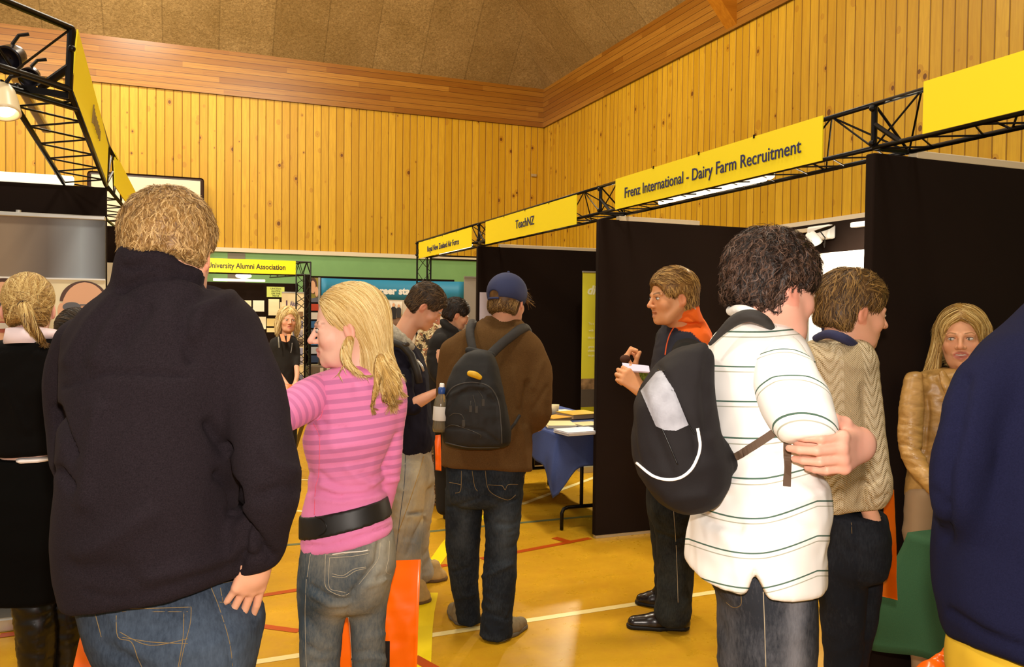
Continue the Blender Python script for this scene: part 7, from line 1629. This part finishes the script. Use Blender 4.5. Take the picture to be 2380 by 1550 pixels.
TT = [Vector((cx_, YA, 0)), Vector((cx_-0.2, YA, 0)), Vector((cx_-0.1, YA-0.17, 0))]
for t in TT: MB().rod(t, t+Vector((0, 0, zt_ if t is TT[0] else zb_)), 0.011, 8).build('tower_leg', BLACKM, at)
mb = MB()
for i in range(3): lattice(mb, (TT[i], TT[i]+Vector((0, 0, zb_))), (TT[(i+1) % 3], TT[(i+1) % 3]+Vector((0, 0, zb_))), 8, 0.005)
mb.build('tower_bracing', BLACKM, at)
YQ = 12.55
def qq(u, v, lift=0.0): p = on_y(u, v, YQ-lift); return p
panel((qq(300, 700).x, YQ+0.03), (qq(693, 700).x, YQ+0.03), 0.05, qq(600, 657).z, 'black notice panel under the alumni sign')
panel((qq(722, 700).x+0.02, 13.6), (qq(1100, 700).x, 13.6), 0.05, on_y(900, 646, 13.6).z, 'long low black panel behind the blue display')
MB().span((qq(495, 650).x, YQ-0.10, qq(500, 653).z), (qq(615, 650).x, YQ-0.05, qq(500, 653).z+0.035), 0.006).build('tube_light', emit('lit_strip2', 'fff2cc', 1.6), label='lit white strip below the alumni sign', category='light fitting')
bl = MB(); bl.ball(qq(566, 641, 0.2), 0.07, (1.6, 0.6, 0.6)); bl.build('lamp', emit('lamp_glow2', 'fff4d8', 2.5), smooth=True, label='small glowing lamp between the alumni sign and its strip light', category='lamp')
def sheet(u0, v0, u1, v1, color, label, y=None, cat='notice', group=None, name='notice', parent=None):
    y = y or YQ-0.004; a, b = on_y(u0, v0, y), on_y(u1, v1, y)
    o = MB().span((a.x, y-0.004, b.z), (b.x, y, a.z)).build(name, plain('paper_'+color, color, 0.6), parent, label=label, category=cat if parent is None else None, group=group); return o
gs = sheet(620, 666, 661, 691, 'd8e878', 'yellow-green notice reading LINCOLN ALUMNI ON THE MOVE')
c = on_y(641, 679, YQ-0.01)
for i, t_ in enumerate(('LINCOLN', 'ALUMNI', 'ON THE', 'MOVE')): lettering(t_, 0.035, (c.x, YQ-0.010, c.z+0.052-i*0.036), (1, 0, 0), (0, 0, 1), bpy.data.materials['dark_ink'], gs)
for i, (u0, v0, u1, v1, cc) in enumerate(((568, 698, 584, 722, 'fff0cc'), (588, 698, 614, 724, 'fffae8'), (624, 695, 649, 733, 'fff2c8'), (651, 702, 668, 735, 'f4e4b8'), (600, 736, 618, 765, 'fff6dc'), (620, 740, 640, 758, 'f0d890'), (620, 762, 640, 772, 'f4dca0'), (560, 728, 584, 752, 'f8ecc8'))):
    sheet(u0, v0, u1, v1, cc, ('leftmost white sheet of the top row under the alumni strip light', 'wide white sheet in the top row, left of the yellow-green notice', 'tall pale sheet directly below the yellow-green notice', 'cream sheet partly behind the cream alumni banner', 'white sheet in the second row, left of the blonde woman in black', 'yellow sheet in the second row beside the blonde woman in black', 'low cream strip below the yellow sheet beside the woman in black', 'leftmost pale sheet of the second row by the fleece shoulder')[i], group='sheets pinned under the alumni sign')
ab = empty('display_banner', on_y(682, 800, 12.3), label='cream pull-up banner with a small alumni logo above a photo collage', category='banner')
def qb(u, v): return on_y(u, v, 12.3)
a, b = qb(655, 681), qb(706, 1000)
MB().span((a.x, 12.3, 0.06), (b.x, 12.31, a.z)).build('banner_sheet', plain('banner_cream', 'f2dfb4', 0.6), ab); MB().span((a.x, 12.29, a.z), (b.x, 12.32, a.z+0.02)).build('top_rail', SILVER, ab); MB().span((a.x, 12.24, 0.002), (b.x, 12.38, 0.06)).build('base', SILVER, ab)
MB().span((qb(668, 0).x, 12.292, qb(668, 712).z), (qb(671, 0).x, 12.299, qb(668, 698).z)).build('logo_mark', plain('logo_plum', '5a3a5a', 0.5), ab)
lettering('Alum', 0.10, (qb(683, 708).x, 12.298, qb(683, 706).z), (1, 0, 0), (0, 0, 1), plain('logo_plum2', '7a6a8a', 0.5), ab, bold=0.003, width=qb(693, 0).x-qb(674, 0).x)
rnd = random.Random(5); cols_ = ['7a7a92', 'd8c090', '6a5a4a', 'b0a8b0', '8a6a4a', '9a9ab4', 'c8b488', '4e4e62']
for k in range(10):
    v0 = 724+k*21
    for (u0, u1) in ((692, 704), (680, 691)):
        a_, b_ = qb(u0, v0), qb(u1, v0+18); MB().span((a_.x, 12.294, b_.z), (b_.x, 12.299, a_.z)).build('printed_photo', plain('photo_tone', rnd.choice(cols_), 0.5, noise=0.4, nscale=14), ab)
spot_light('alumni_fill_light', (0.3, 10.6, 2.3), (0.9, 12.5, 0.9), 60, 'fff0d0', 120, 0.6, 0.08)  # fill light added to brighten the notice boards, no fitting modelled
spot_light('alumni_fill_light', (0.2, 6.9, 2.35), (1.0, 8.2, 1.2), 60, 'fff0d0', 120, 0.6, 0.08)  # second fill, added to lift the dark face of the blonde woman
# portrait poster, leaflet rack
pp = empty('poster', on_y(732, 675, 13.5), label='small poster of a smiling person holding a hand to the ear', category='poster')
def qp(u, v): return on_y(u, v, 13.565)
a, b = qp(720, 645), qp(743, 702); MB().span((a.x, 13.56, b.z), (b.x, 13.574, a.z)).build('poster_sheet', plain('olive_print', '9a8a3a', 0.5), pp)
def flat2(name, pts, y, mat, parent): mb = MB(); mb.prism([on_y(u, v, y) for u, v in pts], (0, -0.002, 0)); return mb.build(name, mat, parent)
flat2('printed_hair', oval(728, 664, 9, 19), 13.556, DKP, pp); flat2('printed_face', oval(727, 667, 6.5, 15), 13.552, FACEP, pp); flat2('printed_hand', oval(736, 678, 4, 12), 13.548, FACEP, pp); flat2('printed_collar', [(720, 694), (743, 690), (743, 702), (720, 702)], 13.554, plain('print_grey', '6a6a74', 0.5), pp)
MB().span((qp(743, 0).x, 13.54, 0.001), (qp(748, 0).x, 13.57, qp(743, 645).z)).build('edge_post', SILVER, pp)
rk = empty('leaflet_rack', on_y(728, 860, 13.2), label='tall rack of mixed leaflets behind the thin black tower', category='rack')
for k in range(9):
    a_, b_ = on_y(723, 706+k*20, 13.2), on_y(740, 722+k*20, 13.2); MB().span((a_.x, 13.19, b_.z), (b_.x, 13.2, a_.z)).build('leaflet', plain('leaflet_tone', ['c8482a', 'e8e0d0', '3a6a9c', '8a8a94', '3a7ab0', 'e8e8ec', '4a5a7a', 'd8c8a0', '9a8a7a'][k], 0.5), rk)
MB().span((on_y(722, 0, 13.22).x, 13.21, 0.0), (on_y(741, 0, 13.22).x, 13.24, on_y(730, 703, 13.2).z)).build('rack_back', BLACKM, rk)
# low grey counter with leaflets below
ct = empty('counter', on_y(760, 990, 12.2), label='low grey counter with upright leaflets behind the pink top woman', category='counter')
a, b = on_y(708, 848, 12.9), on_y(870, 848, 12.9)
MB().span((a.x, 12.50, 0.001), (b.x, 12.80, a.z), 0.01).build('counter_body', plain('grey_counter', '6c5e4e', 0.6), ct)
mb = MB()
for i in range(9): mb.box((a.x+0.2+i*0.1, 12.49, a.z-0.12), (0.05, 0.01, 0.2))
mb.build('leaflets', plain('leaflet_cream', 'c8bca4', 0.6), ct); MB().rod((a.x+0.12, 12.47, a.z-0.3), (a.x+0.12, 12.47, a.z-0.1), 0.02).build('pen_tube', SILVER, ct)
# blue curved display
bd = empty('display_banner', on_y(910, 900, 13.0), label='wide curved blue display reading exciting career starts here', category='banner')
a, b = on_y(747, 645, 13.0), on_y(1079, 652, 13.0); zt2 = on_y(900, 650, 13.0).z; zm2 = on_y(900, 696, 13.0).z
def curve_sheet(name, z0, z1, mat, lift=0.0, x0=None, x1=None):
    V_ = []; F_ = []; x0 = a.x if x0 is None else x0; x1 = b.x if x1 is None else x1
    for i in range(25):
        x = x0+(x1-x0)*i/24; t = (x-a.x)/(b.x-a.x)*2-1; y = 13.0+0.22*(1-t*t)-lift
        for z in (z0, z1):
            V_ += [(x, y, z), (x, y+0.004, z)]
    for i in range(24):
        k = i*4; F_ += [(k, k+4, k+6, k+2), (k+1, k+3, k+7, k+5), (k+2, k+6, k+7, k+3), (k, k+1, k+5, k+4)]
    F_ += [(0, 2, 3, 1), (96, 97, 99, 98)]
    return link(name, mesh_np(name, np.array(V_), np.array(F_)), mat, bd)
curve_sheet('header', zm2, zt2, plain('display_blue', '2f86ac', 0.5)); curve_sheet('lower_graphic', 0.02, zm2, plain('display_grey', 'bfae98', 0.5, noise=0.25, nscale=3))
me = text_mesh('exciting career starts here', 0.2, 0.002, 0.010); xs = [v.co.x for v in me.vertices]; w0 = max(xs)-min(xs); lx0, lx1 = on_y(793, 0, 13.1).x, on_y(1032, 0, 13.1).x; k_ = (lx1-lx0)/w0
tc_ = (lx0+lx1)/2; tz_ = on_y(900, 676, 13.1).z
for v in me.vertices:
    x = tc_+(v.co.x-(max(xs)+min(xs))/2)*k_; t = (x-a.x)/(b.x-a.x)*2-1; v.co = Vector((x, 13.0+0.22*(1-t*t)-0.008-v.co.z, tz_+v.co.y*k_*1.0))
link('lettering', me, WHITEP, bd)
for (u0, v0, u1, v1, cc) in ((850, 700, 905, 760, 'a89478'), (907, 700, 945, 735, 'ddd2c0'), (912, 738, 960, 770, '7a5a44'), (780, 700, 840, 760, '5a6a80'), (1040, 698, 1075, 715, '6a3a2a')):
    curve_sheet('printed_photo', on_y(u0, v1, 13.1).z, on_y(u0, v0, 13.1).z, plain('photo_tone2', cc, 0.5, noise=0.3, nscale=9), 0.006, on_y(u0, 0, 13.1).x, on_y(u1, 0, 13.1).x)
for u, v, hh, c1 in ((877, 728, 52, '4a4c5a'), (886, 738, 40, '9a8a90'), (898, 742, 30, '8e8e96'), (918, 722, 40, '2e2c30'), (930, 722, 34, '3c3a3e')):
    q_ = on_y(u, v, 13.1); t = (q_.x-a.x)/(b.x-a.x)*2-1; y_ = 13.0+0.22*(1-t*t)-0.02; k2 = hh/FPX*12.3
    mb = MB(); mb.prism([Vector((q_.x+dx*k2, y_, q_.z+dz*k2)) for dx, dz in ((-0.16, -0.5), (0.16, -0.5), (0.18, 0.15), (0.07, 0.25), (-0.07, 0.25), (-0.18, 0.15))], (0, -0.002, 0)); mb.build('printed_figure', plain('print_fig', c1, 0.5), bd)
    mb = MB(); mb.prism([Vector((q_.x+0.09*k2*math.cos(t_), y_, q_.z+k2*(0.36+0.12*math.sin(t_)))) for t_ in np.linspace(0, 6.28, 12)[:-1]], (0, -0.002, 0)); mb.build('printed_face', FACEP, bd)
# camouflage netting on a stand
n = N('camouflage_cloth'); vo = n.n('ShaderNodeTexVoronoi'); n.l(n.map(n.coord(), (9, 9, 6)), vo.inputs['Vector']); vo.inputs['Scale'].default_value = 3.0; nn_ = n.noise(n.coord(), 18, 3, 0.6, 1.5)
CAMO = n.out(n.ramp(n.math('ADD', n.math('MULTIPLY', nn_, 0.7), n.math('MULTIPLY', n.sep(vo.outputs['Color'])[0], 0.4)), [(0.0, '2a2014'), (0.38, '3a2a1a'), (0.42, 'b8a070'), (0.52, 'e0cda0'), (0.56, '6a4a2c'), (0.66, 'b07048'), (0.7, 'cfc09a')], 'CONSTANT'), 0.85)
S = Sdf(); S.chain([(992, 772, 6.9, 12), (985, 800, 6.9, 18), (990, 840, 6.85, 20), (1000, 900, 6.85, 26), (1000, 1000, 6.85, 30), (1000, 1150, 6.9, 34)], 0.05); S.chain([(1010, 765, 6.9, 9), (1004, 800, 6.85, 12), (1008, 845, 6.8, 14)], 0.03); S.cut(on_z(1000, 1165, 0.002), (0, 0, -1))
cloth('draped_netting', S, CAMO, None, 0.014, 2, 0.02, 10, 160, (1, 1, 0.7), label='camouflage patterned netting draped on a stand behind the bowed reader', category='netting')
# grey roll-up and notices by the far booth
gr = empty('display_banner', (3.1, 9.2, 0), label='plain grey pull-up banner at the end of the far booth', category='banner')
a, b = on_y(1079, 645, 9.3), on_y(1140, 645, 9.3); MB().span((a.x, 9.3, 0.05), (b.x, 9.31, a.z)).build('banner_sheet', plain('banner_grey', 'a89c8c', 0.6), gr); MB().span((a.x, 9.29, a.z), (b.x, 9.32, a.z+0.015)).build('top_rail', SILVER, gr); MB().span((a.x, 9.24, 0.001), (b.x, 9.38, 0.06)).build('base', SILVER, gr)
sheet(1115, 679, 1150, 800, 'cfc4d0', 'pale lilac notice on the black panel beside the cap wearer', 7.795)
MB().rod(on_x(1017, 641, XR-0.08), on_x(1130, 624, XR-0.08), 0.03, 8).build('wall_rail', RAILM, label='pale handrail on the green wall beyond the far booth', category='rail')
# yellow pull-up banner with the cut-off word
yy = 7.45; yb_ = empty('display_banner', (3.9, yy, 0), label='yellow pull-up banner with white italic word, cut off by the black panel', category='banner')
a = on_y(1355, 633, yy); x1_ = a.x+0.26
MB().span((a.x, yy, on_y(1360, 880, yy).z), (x1_, yy+0.008, a.z)).build('yellow_print', plain('banner_yellow_green', 'e8dc3a', 0.5), yb_)
MB().span((a.x, yy, on_y(1360, 905, yy).z), (x1_, yy+0.008, on_y(1360, 880, yy).z)).build('photo_print', plain('banner_photo', '9a7a54', 0.5, noise=0.6, nscale=12), yb_)
MB().span((a.x, yy, on_y(1360, 946, yy).z), (x1_, yy+0.008, on_y(1360, 905, yy).z)).build('grey_print', plain('banner_dkgrey', '5a5044', 0.5), yb_); MB().span((a.x, yy, 0.06), (x1_, yy+0.008, on_y(1360, 946, yy).z)).build('lower_print', plain('banner_olive', 'b8b020', 0.5), yb_)
MB().span((a.x, yy-0.01, a.z), (x1_, yy+0.02, a.z+0.015)).build('top_rail', SILVER, yb_); MB().span((a.x, yy-0.07, 0.001), (x1_, yy+0.07, 0.06)).build('base', SILVER, yb_)
c = on_y(1373, 675, yy); lettering('di', 0.125, (c.x, yy, c.z), (1, 0, 0), (0, 0, 1), plain('pale_letter', 'fbf6c8', 0.5), yb_, bold=0.004, shear=0.3)
for v_, s_ in ((752, 'To s'), (768, 'with'), (785, 'the m'), (806, 'great'), (815, 'places'), (826, 'to go')): c = on_y(1372, v_, yy); lettering(s_, 0.032, (c.x+0.01, yy, c.z), (1, 0, 0), (0, 0, 1), bpy.data.materials['pale_letter'], yb_)

# tables --------------------------------------------------------------
def fold_table(root, x0, x1, y0, y1, z, ends):
    MB().span((x0+0.01, y0+0.01, z-0.03), (x1-0.01, y1-0.01, z-0.004), 0.004).build('tabletop', plain('table_board', '8a7a62', 0.5), root)
    for y in ends:
        xm = (x0+x1)/2; h_ = 0.17
        MB().tube([(x0+0.1, y, 0.008), (x0+0.1, y, h_-0.04), (x0+0.115, y, h_-0.01), (x0+0.15, y, h_), (x1-0.15, y, h_), (x1-0.115, y, h_-0.01), (x1-0.1, y, h_-0.04), (x1-0.1, y, 0.008)], 0.014, 10).build('leg', BLACKM, root, smooth=True)
        mb = MB(); mb.rod((xm-0.12, y, h_), (xm-0.12, y, z-0.03), 0.014, 10); mb.rod((xm+0.12, y, h_), (xm+0.12, y, z-0.03), 0.014, 10); mb.build('post', BLACKM, root, smooth=True)
def tablecloth(x0, x1, y0, y1, z, drop, mat, label, amp=0.03, waves=9, corner=0.16, seed=1, flare=0.05):
    nx = 150; per = []; Lx, Ly = x1-x0, y1-y0; T = 2*(Lx+Ly)
    for i in range(nx):
        s_ = T*i/nx
        if s_ < Lx: p = (x0+s_, y0); n_ = (0, -1); e = min(s_, Lx-s_)
        elif s_ < Lx+Ly: q_ = s_-Lx; p = (x1, y0+q_); n_ = (1, 0); e = min(q_, Ly-q_)
        elif s_ < 2*Lx+Ly: q_ = s_-Lx-Ly; p = (x1-q_, y1); n_ = (0, 1); e = min(q_, Lx-q_)
        else: q_ = s_-2*Lx-Ly; p = (x0, y1-q_); n_ = (-1, 0); e = min(q_, Ly-q_)
        per.append((p, n_, e, s_))
    V_ = []; F_ = []; R = 16
    for j in range(R+1):
        t = j/R
        for (p, n_, e, s_) in per:
            ce = math.exp(-(e/0.09)**2); cxn = Vector((p[0]-(x0+x1)/2, p[1]-(y0+y1)/2)); cxn = Vector((math.copysign(1, cxn.x), math.copysign(1, cxn.y))).normalized()
            nn = Vector(n_)*(1-ce)+cxn*ce; w_ = math.sin(s_*waves+seed)*0.6+math.sin(s_*waves*1.9+seed*2)*0.4
            off = 0.006+t*(flare+amp*(w_+0.6))+ce*t*0.07*math.sin(math.pi*min(1, t*1.1))+ce*0.03*t
            V_.append((p[0]+nn.x*off, p[1]+nn.y*off, z+0.004*(1-t*0)-max(0, t)*(drop+corner*ce+0.012*w_)))
    for j in range(R):
        for i in range(nx): a_ = j*nx+i; b_ = j*nx+(i+1) % nx; F_.append((a_, b_, b_+nx, a_+nx))
    V_ = np.array(V_); me = mesh_np('tablecloth', V_, np.array(F_)); bm = bmesh.new(); bm.from_mesh(me); bm.verts.ensure_lookup_table(); bm.faces.new([bm.verts[i] for i in range(nx)][::-1]); bmesh.ops.recalc_face_normals(bm, faces=bm.faces[:]); bm.to_mesh(me); bm.free()
    o = link('tablecloth', me, mat, None, label=label, category='tablecloth'); s_ = o.modifiers.new('s', 'SOLIDIFY'); s_.thickness = 0.0015
    return o
def clothm(name, c, c2): n = N(name); f = n.noise(n.coord(), 350, 2); return n.out(n.mix(f, c, c2), 0.85, n.bump(f, 0.2, 0.001), spec=0.2)
tb = empty('folding_table', (2.85, 6.2, 0), label='folding table with black metal legs under the navy cloth', category='table'); fold_table(tb, 2.46, 3.22, 5.34, 7.1, 0.735, (5.46, 6.95))
tablecloth(2.46, 3.22, 5.335, 7.1, 0.738, 0.24, clothm('navy_tablecloth', '2c3a66', '46548a'), 'navy cloth draped over the book table', 0.02, 9, 0.20, 1, 0.02)
tb2 = empty('folding_table', (3.2, 1.7, 0), label='folding table hidden under the dark green cloth', category='table'); fold_table(tb2, 2.62, 3.50, 1.0, 2.39, 0.755, (1.15, 2.25))
tablecloth(2.62, 3.50, 1.0, 2.39, 0.758, 0.43, clothm('green_tablecloth', '24442c', '32583a'), 'dark green cloth draped over the right-hand table', 0.025, 8, 0.05, 2.5, 0.075)
zc = 0.746
def book(u, v, w_, d_, h_, color, label, rz=0.0, z=zc, group=None, pages='e8dcc4', layers=1):
    p = on_z(u, v, z+h_); r = empty('book_stack' if layers > 1 else 'book', (p.x, p.y, z), rz, label=label, category='books' if layers > 1 else 'book', group=group)
    R_ = Matrix.Rotation(rz, 3, 'Z')
    for k in range(layers):
        zz = z+h_*k/layers; hh = h_/layers; j = Vector((0.004*math.sin(k*2.1), 0.004*math.cos(k*1.7), 0))
        MB().box(Vector((p.x, p.y, zz+hh*0.45))+j, (w_-0.006, d_-0.006, hh*0.8), R_).build('pages', plain('pages_'+pages, pages, 0.8), r)
        MB().box(Vector((p.x, p.y, zz+hh*0.93))+j, (w_, d_, hh*0.12), R_).build('cover', plain('cover_'+color, color, 0.35), r)
    return r
book(1345, 998, 0.30, 0.21, 0.028, 'e8e8f0', 'stack of white magazines at the near edge of the navy cloth', 0.1, layers=4, pages='c8c8d0')
book(1299, 983, 0.22, 0.28, 0.022, 'f4dca0', 'cream covered books left of the white magazines', -0.25, layers=2)
book(1366, 984, 0.2, 0.2, 0.016, 'f2d890', 'single cream book right behind the white magazines', 0.1)
book(1345, 958, 0.28, 0.26, 0.04, 'e8b82a', 'thick yellow book near the back of the table', 0.15, layers=1, pages='b89870')
book(1290, 968, 0.2, 0.2, 0.028, 'e0a020', 'golden yellow book beside the thick yellow one', 0.3, pages='a88858')
book(1308, 955, 0.2, 0.2, 0.012, 'f4ecd8', 'flat white leaflets at the back of the table', 0.2)
p = on_z(1289, 962, zc); MB().lathe((p.x, p.y, zc), [(0.001, 0.0), (0.03, 0.0), (0.04, 0.08), (0.036, 0.08), (0.028, 0.006), (0.001, 0.006)], 20).build('cup', plain('cream_cup', 'f4e0b0', 0.4), smooth=True, label='small cream cup at the back of the book table', category='cup')
# orange bags on the floor
S = Sdf(); _o = on_z(2180, 1590, 0.0); _o = P(2178, 1590, 2.72); _o.z = 0.0
S.ell(_o+Vector((0, 0, 0.23)), (0.13, 0.09, 0.23)); S.ell(_o+Vector((0.06, 0, 0.36)), (0.08, 0.05, 0.14)); S.cut(_o+Vector((0, 0, 0.004)), (0, 0, -1))
cloth('carrier_bag', S, ORANGE_BAG, None, 0.010, 2, 0.012, 11, 170, label='crumpled orange carrier bag on the floor below the green cloth', category='bag')
_b = on_z(215, 1640, 0.0)
plastic_bag('orange carrier bag leaning behind the legs of the man in the fleece', P(204, 1412, 2.35), P(300, 1420, 2.30), P(148, 1650, 2.35), P(330, 1660, 2.30), -HF, ORANGE_BAG, 0.08, False, 9)
# black floor-standing leg seen between the fleece and the pink top
ea = empty('easel', on_z(688, 1085, 0), label='dark metal easel leg between the fleece man and the woman in pink', category='easel')
MB().rod(on_z(672, 1085, 0.01), P(704, 985, 7.6), 0.02, 8).build('leg', plain('dark_easel_metal', '4a4030', 0.4, 0.5), ea)
MB().box(on_z(680, 1082, 0.02), (0.09, 0.04, 0.03), None, 0.008).build('foot', BLACKM, ea)
